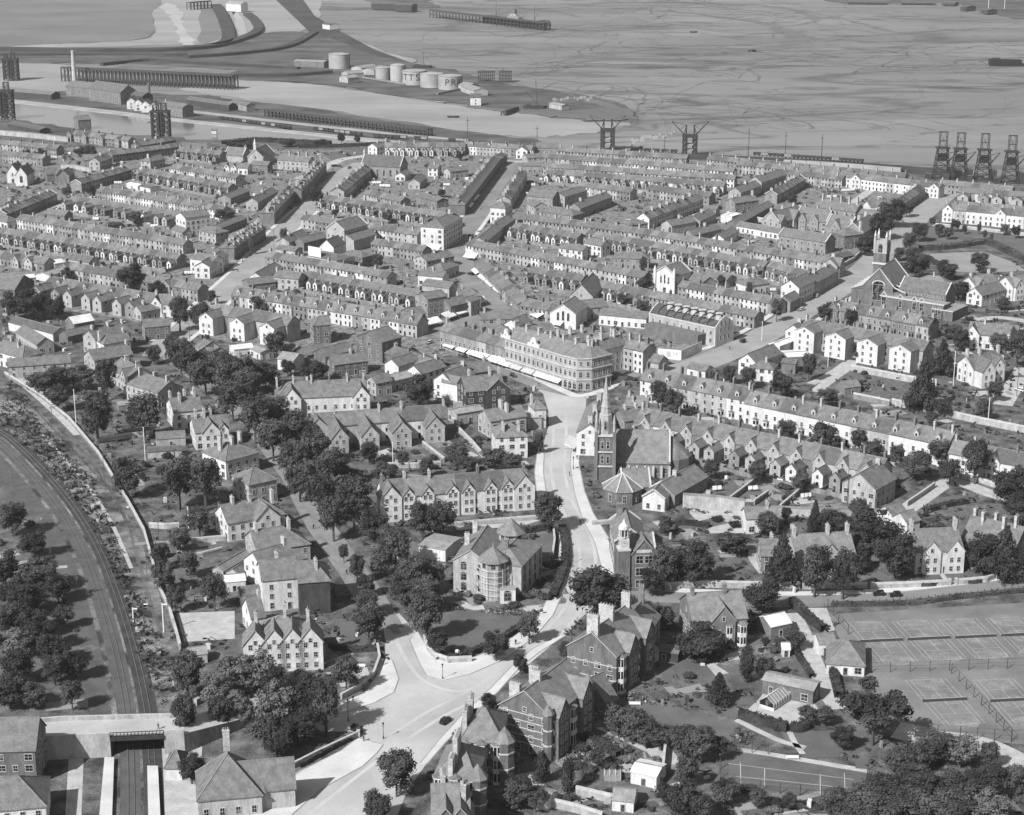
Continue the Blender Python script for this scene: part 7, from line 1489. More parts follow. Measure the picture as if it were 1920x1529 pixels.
trees('tree in the long gardens beside the railway curve, {} from the top', [(120, 690, 732, 56), (84, 700, 745, 56), (202, 678, 752, 40), (160, 690, 732, 40), (184, 746, 832, 58), (272, 750, 826, 64), (110, 728, 772, 40), (240, 864, 936, 54), (337, 858, 956, 62), (386, 864, 958, 58), (375, 958, 1008, 44), (338, 994, 1036, 42), (302, 1020, 1070, 34), (357, 1040, 1084, 34), (403, 1082, 1146, 48), (310, 1058, 1112, 42), (330, 1100, 1150, 34)], group='railway garden trees')
trees('tree in the yard below the dark roofed hall, {} from the left', [(28, 555, 600, 44), (58, 552, 602, 50), (84, 556, 600, 36), (108, 560, 602, 30)], 'dark', 'left edge yard trees')
trees('tree in the wood left of the railway, {} from the top', [(24, 950, 1006, 50), (64, 1000, 1046, 46, 'dark'), (12, 1040, 1106, 48), (78, 1052, 1110, 62), (110, 1080, 1130, 48), (50, 1098, 1156, 60, 'dark'), (120, 1140, 1180, 38), (18, 1140, 1206, 58), (76, 1160, 1222, 60, 'dark'), (34, 1220, 1284, 56), (104, 1236, 1286, 46), (66, 1284, 1330, 46), (20, 1090, 1140, 56, 'dark'), (56, 1140, 1200, 62, 'dark'), (100, 1190, 1250, 54, 'dark'), (140, 1220, 1276, 44, 'dark'), (20, 1270, 1330, 56, 'dark'), (136, 1284, 1332, 44), (60, 1060, 1100, 46), (40, 1180, 1236, 54)], group='wood left of the railway')
trees('tree along the right-hand road opposite the school, {} from the top', [(1700, 384, 408, 22), (1672, 380, 428, 46, 'dark'), (1650, 406, 450, 42, 'dark'), (1722, 422, 454, 30), (1704, 442, 474, 28), (1622, 444, 480, 34, 'dark'), (1684, 468, 490, 20), (1716, 472, 526, 44, 'dark'), (1774, 494, 526, 36, 'dark'), (1836, 480, 512, 34)], group='roadside trees by the great church')
trees('small ornamental tree below the bright white terrace, {} from the left', [(1748, 410, 424, 12), (1760, 424, 446, 18), (1778, 430, 450, 18), (1790, 414, 436, 18), (1808, 424, 440, 10), (1882, 424, 442, 14), (1904, 426, 448, 16), (1846, 434, 450, 8), (1858, 440, 456, 8), (1835, 420, 440, 8)], group='ornamental trees below the white terrace')
trees('front garden tree below the dormered terraces, {} from the left', [(1234, 718, 766, 30), (1262, 734, 784, 38), (1473, 792, 830, 36), (1543, 796, 848, 46), (1610, 806, 842, 28), (1633, 828, 870, 42), (1680, 840, 874, 28), (1722, 852, 902, 46), (1763, 826, 876, 42), (1705, 862, 902, 34), (1780, 866, 914, 40)], group='front garden trees of the dormered terrace')
trees('tree in the allotment gardens above the dormered terrace, {} from the left', [(1368, 690, 722, 24), (1402, 690, 730, 28), (1464, 702, 748, 40), (1516, 668, 716, 26), (1548, 732, 766, 38), (1766, 754, 784, 32), (1800, 620, 660, 30, 'dark'), (1790, 612, 634, 24), (1872, 630, 662, 30), (1906, 626, 690, 38), (1800, 532, 566, 30, 'dark'), (1864, 720, 754, 28), (1844, 754, 788, 28), (1748, 776, 800, 22), (1880, 560, 584, 22)], group='allotment garden trees')
trees('tree in the gardens below the rear gable terrace, {} from the left', [(1333, 866, 900, 32), (1300, 1026, 1100, 72, 'dark'), (1373, 1000, 1042, 60), (1437, 966, 1006, 38), (1247, 972, 1006, 28), (1473, 952, 982, 20), (1563, 958, 1006, 62, 'dark'), (1590, 1000, 1046, 44), (1610, 940, 980, 40), (1420, 870, 910, 30), (1500, 890, 925, 36), (1270, 1040, 1094, 40, 'dark')], group='trees below the rear gables')
trees('tree in the wooded corner at the lower right, {} of the thicket', [(1763, 1376, 1432, 60), (1800, 1382, 1440, 56), (1853, 1396, 1444, 30), (1713, 1400, 1450, 52), (1680, 1410, 1452, 46), (1735, 1392, 1440, 50), (1660, 1450, 1510, 74), (1713, 1440, 1494, 60), (1847, 1440, 1506, 70), (1797, 1450, 1514, 66), (1700, 1486, 1548, 80), (1780, 1490, 1556, 86), (1620, 1478, 1540, 72), (1563, 1482, 1532, 52), (1850, 1490, 1560, 70), (1740, 1450, 1510, 54), (1650, 1496, 1560, 72), (1590, 1508, 1560, 60), (1900, 1440, 1500, 40)], group='lower right thicket')
trees('tree beside the private grass court, {} from the left', [(1280, 1360, 1424, 52), (1312, 1368, 1432, 58), (1346, 1384, 1426, 40), (1286, 1420, 1480, 40), (1280, 1470, 1545, 56), (1360, 1466, 1512, 52), (1310, 1490, 1550, 44), (1420, 1484, 1516, 30), (1480, 1490, 1520, 26)], group='trees by the private court')
trees('tree in the gardens behind the brick villas, {} counted from the croquet lawn', [(1160, 1322, 1384, 52), (1186, 1334, 1396, 52), (1212, 1350, 1404, 44), (1240, 1366, 1408, 42), (1120, 1406, 1440, 28), (973, 1462, 1518, 58), (1004, 1480, 1524, 40), (1246, 1470, 1512, 34), (1200, 1142, 1186, 36), (1242, 1138, 1192, 42), (1062, 1206, 1242, 28), (916, 1302, 1332, 26)], group='villa garden trees')
trees('tree in the gardens around the white gabled terrace, {} from the left', [(693, 834, 872, 36), (723, 868, 908, 44), (664, 880, 906, 28), (857, 836, 878, 44), (876, 856, 890, 38), (925, 846, 880, 48), (800, 862, 896, 26), (755, 850, 876, 24), (640, 862, 896, 30), (960, 852, 884, 36), (540, 676, 706, 26, 'dark'), (574, 684, 712, 26, 'dark'), (1060, 700, 718, 12)], group='gardens by the gabled terrace')
trees('dark tree among the dock side bushes, {} from the left', [(440, 268, 282, 30), (462, 266, 280, 30), (640, 252, 270, 14), (670, 256, 270, 12), (540, 262, 276, 28), (600, 262, 276, 26), (170, 276, 296, 26), (150, 278, 294, 22), (50, 284, 304, 18), (80, 282, 302, 18), (862, 284, 302, 14), (828, 356, 370, 16)], 'dark', 'dockside bushes')
trees('small yard tree among the lower terraces, {} from the left', [(126, 352, 372, 18), (172, 350, 372, 18), (254, 402, 424, 26), (215, 420, 436, 36), (316, 442, 456, 10), (412, 396, 416, 18), (430, 396, 410, 26), (628, 394, 410, 14), (728, 400, 420, 22), (660, 492, 510, 20), (708, 480, 506, 22), (1166, 552, 576, 20), (1202, 564, 588, 20), (1332, 510, 530, 12), (1352, 518, 540, 16), (1206, 484, 514, 14), (480, 560, 590, 24), (448, 554, 574, 22), (396, 548, 572, 18), (1404, 532, 556, 12)], group='yard trees of the terraces')

# ------------------------------------------------------------------ garden bushes: scattered only over open ground
def blocked(p, m=.6):
    for fr, L, hw in BLKS:
        dx, dy = p.x-fr[0], p.y-fr[1]; x = dx*fr[2]+dy*fr[3]
        if -m < x < L+m and abs(-dx*fr[3]+dy*fr[2]) < hw+m: return True
    for P, hw in ROADS:
        for q in P:
            if abs(q.x-p.x) < hw+6 and abs(q.y-p.y) < hw+6: break
        else: continue
        for a, c in zip(P, P[1:]):
            d = c-a; t = max(0, min(1, (p-a).dot(d)/max(d.length_squared, 1e-6)))
            if (a+d*t-p).length < hw+m: return True
    return inside(p, ROADPOLY) or any(inside(p, q) for q in CLEAR)
def inside(p, poly):
    r = False; n = len(poly)
    for i in range(n):
        a, c = poly[i], poly[i-1]
        if (a.y > p.y) != (c.y > p.y) and p.x < (c.x-a.x)*(p.y-a.y)/(c.y-a.y)+a.x: r = not r
    return r
ROADPOLY = [G(*p) for p in road]
CLEAR = [[G(*p) for p in q] for q in ([(1550, 1140), (1960, 1115), (1960, 1405), (1850, 1395), (1700, 1378), (1610, 1290), (1565, 1190)], [(1352, 1410), (1440, 1414), (1626, 1440), (1620, 1500), (1350, 1476)], [(1735, 476), (1845, 472), (1925, 508), (1770, 510)], [(848, 1146), (985, 1156), (970, 1180), (880, 1226), (815, 1230), (820, 1170)], [(1392, 1340), (1455, 1300), (1535, 1330), (1475, 1358)], [(330, 1150), (440, 1146), (440, 1198), (345, 1204)], [(1140, 1312), (1290, 1332), (1380, 1362), (1370, 1390), (1200, 1345)], [(1240, 1234), (1380, 1264), (1370, 1290), (1240, 1262)], [(1480, 1376), (1640, 1372), (1580, 1420), (1505, 1418)])]
def pts_in(px, n):
    poly = [G(*p) for p in px]; xs = [p.x for p in poly]; ys = [p.y for p in poly]; out = []; t = 0
    while len(out) < n and t < n*40:
        t += 1; p = Vector((random.uniform(min(xs), max(xs)), random.uniform(min(ys), max(ys))))
        if inside(p, poly) and not blocked(p): out.append(p)
    return out
GARD = [('in the railway gardens', [(60, 710), (230, 690), (300, 800), (430, 860), (470, 1100), (330, 1150), (260, 960), (150, 800)], 60), ('left of the railway curve', [(-10, 900), (60, 960), (150, 1150), (160, 1330), (-10, 1330)], 34), ('above the white gabled terrace', [(600, 820), (850, 810), (1000, 860), (960, 890), (700, 900), (620, 900)], 34),
        ('in the garden of the four gabled villa', [(460, 1250), (640, 1220), (700, 1280), (640, 1310), (480, 1330)], 16), ('around the turreted house garden', [(985, 1060), (1045, 1060), (1030, 1130), (960, 1150), (850, 1140)], 18), ('in the strip gardens', [(1240, 860), (1300, 860), (1600, 930), (1560, 950), (1280, 940)], 34),
        ('before the dormered terrace', [(1240, 770), (1420, 800), (1780, 860), (1760, 890), (1400, 815), (1250, 785)], 26), ('in the allotments', [(1500, 690), (1680, 700), (1920, 740), (1920, 800), (1700, 790), (1560, 760)], 40), ('left of the slate villa', [(1230, 980), (1420, 970), (1440, 1060), (1330, 1080), (1240, 1040)], 30),
        ('by the sharp gabled villa', [(1590, 1040), (1700, 1060), (1830, 1080), (1900, 1060), (1920, 980), (1780, 930), (1700, 940)], 30), ('by the timber gabled villa', [(1230, 1160), (1480, 1170), (1520, 1280), (1400, 1340), (1240, 1290)], 26), ('in the gardens behind the brick villas', [(1080, 1330), (1240, 1340), (1260, 1500), (1000, 1520), (980, 1440)], 36), ('in the lower right corner', [(1500, 1420), (1760, 1430), (1920, 1480), (1920, 1540), (1300, 1540)], 36),
        ('right of the four white gables', [(1740, 600), (1920, 560), (1920, 720), (1760, 720)], 30)]
for where, px, n in GARD:
    for j, p in enumerate(sorted(pts_in(px, min(n, 21)), key=lambda q: q.x/q.y)):
        i = random.randrange(4); s = random.uniform(1.8, 4.4)
        o = link('bush', CR['bush'][i], None, (p.x, p.y, -.1), random.uniform(0, 6), sc_=(s, s*random.uniform(.8, 1.2), s*random.uniform(.6, 1)))
        tag(o, f'{"tiny" if s < 2.3 else "small" if s < 3.2 else "broad"} {("bush", "bush", "dark bush", "pale bush")[i]} {where}, {ORD[j]} from the left', 'bush', 'bushes '+where)
# small growth and yard clutter too fine to count, joined
def scatter(name, n, px, mats, smin, smax, flat=False, label=''):
    b = MB(); P = pts_in(px, n)
    for p in P:
        s = random.uniform(smin, smax); m = random.choice(mats); z = 0
        if flat:
            a = random.uniform(0, 3.14); bb = MB((p.x, p.y, math.cos(a), math.sin(a))); bb.box(-s, s, -s*.6, s*.6, 0, random.uniform(.3, 2.2), m)
            o0 = len(b.v); b.v += bb.v; b.f += [[i+o0 for i in f] for f in bb.f]; b.m += [b.mi(m)]*len(bb.f)
        else:
            for k in range(5):
                c = Vector((p.x+random.gauss(0, s*.6), p.y+random.gauss(0, s*.6), random.uniform(.2, s*.8))); r = s*random.uniform(.35, .7)
                t = Vector((random.gauss(0, 1), random.gauss(0, 1), random.gauss(0, 1))).normalized()*r; u = t.cross(Vector((random.random(), random.random(), 1))).normalized()*r
                b.face([tuple(c-t), tuple(c-u), tuple(c+t), tuple(c+u)], m)
    o = b.build(name); tag(o, label, 'ground cover' if not flat else 'yard clutter', None, 'stuff')
TOWN = [(-20, 270), (700, 285), (1000, 290), (1420, 310), (1760, 350), (1600, 470), (1400, 590), (1200, 690), (1000, 640), (700, 720), (300, 640), (-20, 690)]
NEAR = [(300, 700), (1000, 720), (1250, 700), (1920, 480), (1940, 1540), (900, 1540), (280, 1300), (100, 760)]
def plots(n, px):
    b = MB()
    for p in pts_in(px, n):
        a = random.choice((.25, .25, -1.2, .1))+random.gauss(0, .15); L, w_ = random.uniform(2, 7), random.uniform(1, 3.5); fb = MB((p.x, p.y, math.cos(a), math.sin(a))); z = .006+random.random()*.04
        fb.face([(-L, -w_, z), (L, -w_, z), (L, w_, z), (-L, w_, z)], 'x'); o0 = len(b.v); b.v += fb.v; b.f.append([o0, o0+1, o0+2, o0+3]); b.m.append(b.mi(random.choice(('lawn', 'lawn', 'soil', 'path', 'green_pale', 'yard', 'rough_grass'))))
    b.build('garden_plots', None, 'structure')
for q in GARD: plots(34, q[1])
scatter('undergrowth', 1500, TOWN, ['leaf', 'leaf_dark', 'leaf', 'scrub'], .9, 2.2, label='small plants and weeds in the yards of the lower terraces')
scatter('undergrowth', 2300, NEAR, ['leaf', 'leaf_dark', 'scrub', 'leaf_pale', 'scrub'], .6, 1.8, label='low plants and weeds in the gardens of the upper town')
scatter('yard_clutter', 1500, TOWN, ['pale', 'stone', 'grey', 'white', 'lead', 'slate_c', 'wall_grey', 'timber'], .35, 1.7, True, 'sheds, frames and lumber in the yards of the lower terraces')
scatter('yard_clutter', 260, NEAR, ['pale', 'stone', 'white', 'timber', 'wall_grey', 'path'], .3, .9, True, 'cold frames, pots and lumber in the gardens of the upper town')
scatter('bank_scrub', 700, [(20, 715), (130, 830), (240, 1000), (330, 1300), (290, 1330), (200, 1080), (90, 880), (0, 790)], ['scrub', 'leaf', 'leaf_pale', 'bank'], .5, 1.6, label='rough grass tufts and scrub on the railway bank')
scatter('rockery', 260, [(1000, 1430), (1100, 1440), (1250, 1320), (1420, 1380), (1400, 1400), (1250, 1340), (1200, 1300), (1180, 1300)], ['flowers', 'flowers', 'leaf_pale'], .4, .9, label='stony flower borders behind the brick villas')
scatter('flower_bed', 240, [(846, 1132), (980, 1146), (975, 1156), (850, 1144)], ['flowers', 'leaf_pale'], .3, .7, label='bright flower bed in front of the turreted house')
# ------------------------------------------------------------------ garden walls, hedges and fences
def run(name, cat, label, pts, h, t, m, part, cap=None, z0=0, sm=1, piers=0, group=None):
    P = [G(*p) for p in pts]; P = smooth(P, sm) if sm > 1 else P; T = Thing(name, label, cat, P[len(P)//2], group); b = T.wmb(); c = T.wmb()
    A = offset_line(P, -t/2); B_ = offset_line(P, t/2); n = len(P)
    for i in range(n-1):
        for q, r in ((A[i], A[i+1]), (B_[i+1], B_[i])): b.face([V3(r, z0), V3(q, z0), V3(q, h), V3(r, h)], m)
        b.face([V3(A[i], h), V3(B_[i], h), V3(B_[i+1], h), V3(A[i+1], h)], m)
        if cap: c.bar(V3(P[i], h+.08), V3(P[i+1], h+.08), t+.16, cap)
    for q in (0, n-1): b.face([V3(A[q], z0), V3(B_[q], z0), V3(B_[q], h), V3(A[q], h)], m)
    b.build(part, T.o)
    if cap: c.build('coping', T.o)
    if piers:
        for q in (0, n-1): c = T.wmb(); c.fr = (P[q].x, P[q].y, 1, 0); c.box(-.45, .45, -.45, .45, 0, h+.7, m, 'trim'); c.build('pier', T.o)
    return T
for lab, pts, h, m in [('long stone wall curving along the top of the railway bank', [(10, 705), (75, 745), (130, 790), (185, 855), (215, 905), (240, 945), (270, 1000), (284, 1050), (300, 1110), (316, 1144)], 1.5, 'wall_grey'), ('low pale wall from the railway bank wall to the bridge', [(318, 1150), (330, 1190), (338, 1220)], 2, 'wall_pale'),
                       ('tall pale wall with blocked openings below the rear gable terrace', [(1280, 952), (1345, 956), (1396, 964)], 5, 'wall_pale'), ('pale wall right of the white coach house', [(1456, 966), (1540, 970), (1600, 968), (1650, 972)], 3, 'wall_pale'), ('pale wall along the road below the slate villa, left part', [(1200, 1106), (1320, 1102), (1420, 1104), (1500, 1104)], 2, 'wall_pale'),
                       ('pale wall along the road below the slate villa, right part', [(1504, 1105), (1600, 1104), (1626, 1103)], 1.6, 'wall_pale'), ('pale wall with gate piers below the sharp gabled villa', [(1634, 1104), (1700, 1102), (1780, 1098)], 1.6, 'wall_pale'), ('pale wall with gate piers right of the sharp gabled villa', [(1792, 1097), (1850, 1092), (1866, 1086)], 1.6, 'wall_pale'),
                       ('curved white wall round the point of the triangular lawn', [(795, 1200), (802, 1220), (815, 1234), (840, 1243), (885, 1241)], 1.4, 'wall_pale'), ('curved white wall of the four gabled villa garden at the road', [(708, 1216), (712, 1240), (700, 1272), (672, 1295), (640, 1312)], 1.4, 'wall_pale'), ('pale forecourt wall with stumpy piers below the station wood', [(535, 1449), (600, 1416), (672, 1382)], 1.3, 'wall_pale'),
                       ('low pale wall in front of the white gabled terrace', [(852, 988), (930, 981), (1004, 975)], 1.3, 'wall_pale'), ('pale wall beyond the allotments, upper line', [(1596, 696), (1700, 716), (1756, 724)], 2.6, 'wall_pale'), ('pale wall beyond the allotments, lower line', [(1672, 760), (1750, 776), (1840, 796), (1930, 814)], 2.6, 'wall_pale'), ('stone wall across the allotments', [(1600, 748), (1640, 756), (1668, 762)], 2.4, 'wall_grey'),
                       ('strip garden wall behind the rear gables, left', [(1365, 945), (1420, 903)], 1.8, 'wall_grey'), ('strip garden wall behind the rear gables, middle', [(1414, 948), (1440, 930)], 1.8, 'wall_grey'), ('strip garden wall behind the rear gables, right', [(1463, 957), (1510, 917)], 1.8, 'wall_grey'), ('back garden wall running down towards the public house', [(857, 807), (885, 835), (913, 868)], 1.8, 'wall_pale'),
                       ('back garden wall under the pale rear gables', [(793, 837), (812, 852), (833, 868)], 1.8, 'wall_grey'), ('pale cross wall at the foot of the back gardens', [(727, 878), (780, 878), (827, 875)], 1.8, 'wall_pale'), ('pale wall of the garden above the white bungalow shed', [(187, 830), (240, 822), (287, 817)], 1.8, 'wall_pale'), ('low pale wall across the railway gardens, upper', [(280, 990), (310, 992), (336, 990)], 1.6, 'wall_pale'),
                       ('low pale wall across the railway gardens, lower', [(333, 1053), (380, 1046), (417, 1036)], 1.6, 'wall_pale'), ('pale garden wall left of the ninth avenue villa', [(357, 1020), (400, 1016), (424, 1014)], 1.6, 'wall_pale'), ('long dockside boundary wall at the far left', [(-10, 253), (60, 259), (128, 267)], 4, 'wall_pale'), ('pale wall of the chapel school yard', [(114, 316), (140, 317), (172, 324)], 3, 'wall_pale'),
                       ('wall of the public house yard', [(850, 766), (880, 764), (906, 762)], 2.4, 'wall_pale'), ('long pale stable wall above the rear gable gardens', [(848, 792), (862, 806)], 2, 'wall_pale'), ('pale wall beside the lower villa glasshouse', [(1080, 1490), (1140, 1504), (1180, 1512)], 2, 'wall_pale'), ('wall between lower villa gardens at the bottom edge', [(1000, 1506), (1080, 1524), (1130, 1540)], 2, 'wall_pale'),
                       ('garden wall right of the pale timber shed', [(1248, 1400), (1244, 1440), (1240, 1470)], 2, 'wall_grey'), ('low wall of the bowling green road', [(1560, 512), (1600, 490), (1614, 476)], 1.8, 'wall_pale'), ('front wall of the bright white terrace', [(1748, 424), (1830, 432), (1930, 444)], 1.6, 'wall_pale'), ('yard wall of the school with pale coping', [(1390, 410), (1440, 420), (1490, 428)], 2.6, 'wall_pale'),
                       ('railing wall beside the lawn of the turreted house', [(1037, 990), (1040, 1020), (1036, 1048)], 1.6, 'wall_pale'), ('pale wall beside the wooded lane', [(1700, 950), (1730, 930), (1752, 914)], 1.6, 'wall_pale'), ('roadside wall above the wooded lane', [(1790, 896), (1840, 906), (1880, 920)], 1.6, 'wall_pale'), ('pale wall in front of the library garden', [(1110, 985), (1150, 982), (1200, 985)], 1.2, 'wall_pale')]:
    run('garden_wall', 'wall', lab, pts, h, .5, m, 'masonry', 'trim' if h < 3 else 'stone', piers='pier' in lab)
def hedge(label, pts, h, t, m='leaf_dark', dens=5):
    P = smooth([G(*p) for p in pts], 5); T = Thing('hedge', label, 'hedge', P[len(P)//2]); b = T.wmb(); A = offset_line(P, -t/2*.8); B_ = offset_line(P, t/2*.8); n = len(P); H2 = h*.92
    for i in range(n-1):
        for q, r in ((A[i], A[i+1]), (B_[i+1], B_[i])): b.face([V3(r, 0), V3(q, 0), V3(q, H2), V3(r, H2)], m)
        b.face([V3(A[i], H2), V3(B_[i], H2), V3(B_[i+1], H2), V3(A[i+1], H2)], m)
        L = (P[i+1]-P[i]).length
        for k in range(int(L*dens*(h+t)/3)+1):
            c2d = A[i].lerp(A[i+1], random.random()).lerp(B_[i].lerp(B_[i+1], random.random()), random.choice((0, 1, random.random(), random.random()))); z = random.uniform(.2, h) if random.random() < .5 else h*random.uniform(.9, 1.08)
            c = Vector((c2d.x, c2d.y, z)); r = random.uniform(.25, .55); u = Vector((random.gauss(0, 1), random.gauss(0, 1), random.gauss(0, 1))).normalized()*r; v = u.cross(Vector((random.random()-.5, random.random()-.5, 1))).normalized()*r
            b.face([tuple(c-u), tuple(c-v), tuple(c+u), tuple(c+v)], m)
    b.build('foliage', T.o)
for lab, pts, h, t, *m in [('dark clipped hedge along the lane left of the tennis pavilion', [(1484, 1132), (1512, 1160), (1544, 1186)], 2.4, 2.4), ('dark hedge down the lane below the tennis pavilion', [(1548, 1215), (1560, 1260), (1572, 1310)], 2.2, 2.6), ('tall dark clipped hedge round the pale yard, left of the gap', [(1386, 1346), (1430, 1360), (1476, 1372)], 2.8, 2), ('tall dark clipped hedge round the pale yard, right of the gap', [(1482, 1370), (1500, 1372), (1514, 1368)], 2.6, 2),
                           ('hedge along the outer bend of the wide road', [(1055, 992), (1060, 1030), (1058, 1060), (1050, 1090), (1036, 1125)], 1.8, 3), ('dark hedge on the roadside of the triangular lawn', [(836, 1240), (880, 1228), (930, 1206), (978, 1178)], 1.6, 2), ('hedge in front of the sharp gabled villa', [(1692, 1098), (1740, 1100), (1782, 1094)], 1.3, 1.4), ('hedge in front of the cut villa at the right', [(1790, 1094), (1830, 1094), (1852, 1088)], 1.3, 1.4),
                           ('broad rough hedge between bowling green and park, left arm', [(1726, 470), (1780, 466), (1850, 456)], 2.4, 6, 'leaf'), ('broad rough hedge between bowling green and park, right arm', [(1850, 456), (1890, 474), (1940, 498)], 2.4, 6, 'leaf'), ('dark hedge below the left arm of the bowling green', [(1736, 484), (1752, 494), (1768, 502)], 2, 3), ('clipped hedge of the lawn above the station forecourt', [(560, 1440), (610, 1412), (672, 1378), (660, 1368)], 1.4, 1.6),
                           ('dark hedge of the tennis lawn beside the turreted house', [(984, 1000), (1010, 996), (1034, 992)], 2, 2.2), ('short hedges below the white bench by the turreted house', [(1000, 1062), (1030, 1066), (1046, 1060)], 1.8, 2.4), ('clipped hedge at the foot of the four gabled villa lawn', [(618, 1214), (660, 1222), (704, 1220)], 1.6, 2), ('hedge of the summer house lawn', [(1490, 1222), (1508, 1250), (1522, 1272)], 1.4, 1.6), ('dark hedge behind the banded brick villa', [(1070, 1376), (1110, 1392), (1160, 1420)], 1.8, 2.6),
                           ('scrubby hedge line on the dock edge behind the bell turret church', [(420, 272), (480, 266), (560, 270), (620, 272)], 3, 9, 'leaf_dark'), ('second scrubby hedge line above the park at the street top', [(560, 278), (640, 276), (720, 272)], 2.4, 5), ('hedge between the road and the tennis courts', [(1560, 1136), (1700, 1134), (1800, 1122), (1940, 1108)], 1.2, 2.2, 'leaf'), ('hedge above the wooded lane garden', [(1735, 962), (1770, 952), (1812, 944)], 1.8, 2), ('dark hedge round the lawn under the library', [(1240, 990), (1280, 984), (1330, 990)], 1.8, 2)]:
    hedge(lab, pts, h, t, *m)
def fence(label, pts, h, step, m='timber', pale=False):
    P = [G(*p) for p in pts]; T = Thing('fence', label, 'fence', P[0]); bm = MB(); bm.bar((0, 0, 0), (0, 0, h), .16, m); me = bm.mesh('post'); b = T.wmb()
    for a, c in zip(P, P[1:]):
        n = max(1, int((c-a).length/step))
        for i in range(n+1): q = a.lerp(c, i/n); link('post', me, T.o, (q.x-T.at[0], q.y-T.at[1], 0))
        for z in ((.95, .5) if h < 2 else (h-.1, h*.6, h*.25)): b.bar(V3(a, z), V3(c, z), .05, m)
    b.build('rail', T.o)
for a in [('wire fence of tall posts across the middle of the tennis courts', [(1632, 1262), (1780, 1258), (1960, 1252)], 3.2, 4.6), ('wire fence of tall posts dividing the two front tennis courts', [(1784, 1264), (1840, 1324), (1896, 1388)], 3.2, 4.2), ('wire fence along the bottom of the front tennis courts', [(1716, 1378), (1800, 1384), (1896, 1392), (1960, 1390)], 3.4, 4.2), ('wire fence left of the back row of courts', [(1552, 1140), (1572, 1170), (1590, 1190)], 3, 4.5), ('dark paling fence along the road above the courts', [(1545, 1140), (1700, 1128), (1820, 1116), (1960, 1100)], 1.5, 2.2),
          ('post and wire fence round the private grass court', [(1440, 1414), (1350, 1408), (1350, 1478), (1500, 1492), (1620, 1502), (1628, 1444)], 3, 4), ('fence at the foot of the railway bank', [(60, 765), (130, 840), (205, 920), (245, 1000)], 1.3, 5), ('pergola fence in front of the motor house', [(1416, 1196), (1440, 1204), (1464, 1206)], 2, 1.8)]: fence(*a)
# ------------------------------------------------------------------ poles and lamps
poles = [('white flag staff in the railway gardens, uppermost', 143, 800, 735, 'pole_white'), ('white flag staff in the railway gardens, second down', 273, 874, 805, 'pole_white'), ('white clothes post in the railway gardens', 354, 994, 953, 'pole_white'), ('telegraph pole on the top of the railway bank', 98, 794, 763), ('telegraph pole on the railway bank below the garden wall', 197, 918, 850), ('telegraph pole left of the railway curve, upper', 25, 914, 880),
         ('telegraph pole left of the railway curve, middle', 95, 1046, 1003), ('telegraph pole left of the railway curve, lower', 146, 1121, 1080), ('tall pole at the lower end of the railway wall', 276, 1084, 1020), ('telegraph pole beside the low garden walls', 298, 1014, 970), ('tall dark pole beside the shaded street corner', 357, 656, 584), ('thin pole in the left edge leafy yard', 102, 602, 556), ('dark pole above the dormer terrace', 682, 571, 510), ('dark pole in the middle of the broad left street', 514, 470, 430),
         ('dark pole at the fork of the shopping streets', 755, 533, 486), ('white lamp standard in the right-hand road', 1428, 640, 606, 'pole_white'), ('dark pole among the cottages below the coach house', 1452, 714, 660), ('white pole right of the four white gables', 1787, 724, 664, 'pole_white'), ('white pole in front of the four white gables', 1552, 688, 648, 'pole_white'), ('white pole beyond the allotment wall', 1852, 796, 750, 'pole_white'), ('dark pole at the allotment lane', 1906, 744, 690),
         ('white flag pole in the garden above the gabled terrace', 737, 889, 832, 'pole_white'), ('white post at the shaded end of the avenue', 685, 1142, 1115, 'pole_white'), ('dark pole behind the mission hall', 1061, 568, 508), ('pale pole of the far dock basin', 1256, 262, 240), ('dark pole in the lane above the school', 1400, 300, 276), ('pole by the end house of the rear gables', 1588, 945, 888)]
for l, px, yb, yt, *m in poles:
    p = G(px, yb); h = (yb-yt)/scale_at(p)/.95; T = Thing('pole', l, 'pole', p); b = T.mb(); b.bar((0, 0, 0), (0, 0, h), .21, m[0] if m else 'pole_wood', .18); b.build('shaft', T.o)
    b = T.mb()
    if m: b.lathe(0, 0, [(.05, h), (.22, h+.1), (.22, h+.35), (.02, h+.5)], 6, m[0]); b.build('finial', T.o)
    else: b.bar((-.9, 0, h-.5), (.9, 0, h-.5), .16, 'pole_wood'); b.bar((-.7, 0, h-1.1), (.7, 0, h-1.1), .14, 'pole_wood'); b.build('cross_arm', T.o)
for l, px, yb, yt in [('iron street lamp on the left pavement of the wide road', 1070, 1058, 1033), ('iron street lamp below the spire on the right pavement', 1075, 880, 858), ('iron street lamp at the tip of the triangular pavement', 830, 1274, 1246), ('iron street lamp in the station forecourt', 719, 1386, 1358), ('iron street lamp at the forecourt corner pavement', 653, 1352, 1312), ('iron street lamp beside the huge chimney villa', 1072, 1202, 1182)]:
    p = G(px, yb); h = max(4.5, (yb-yt)/scale_at(p)/.93); T = Thing('street_lamp', l, 'street lamp', p); b = T.mb(); b.lathe(0, 0, [(.2, 0), (.14, .9), (.07, 1.1), (.06, h-.6)], 6, 'iron'); b.bar((-.4, 0, h-.9), (.4, 0, h-.9), .07, 'iron'); b.build('column', T.o)
    b = T.mb(); b.lathe(0, 0, [(.1, h-.6), (.26, h-.1), (.3, h), (.05, h+.3)], 6, 'glass'); b.build('lantern', T.o)
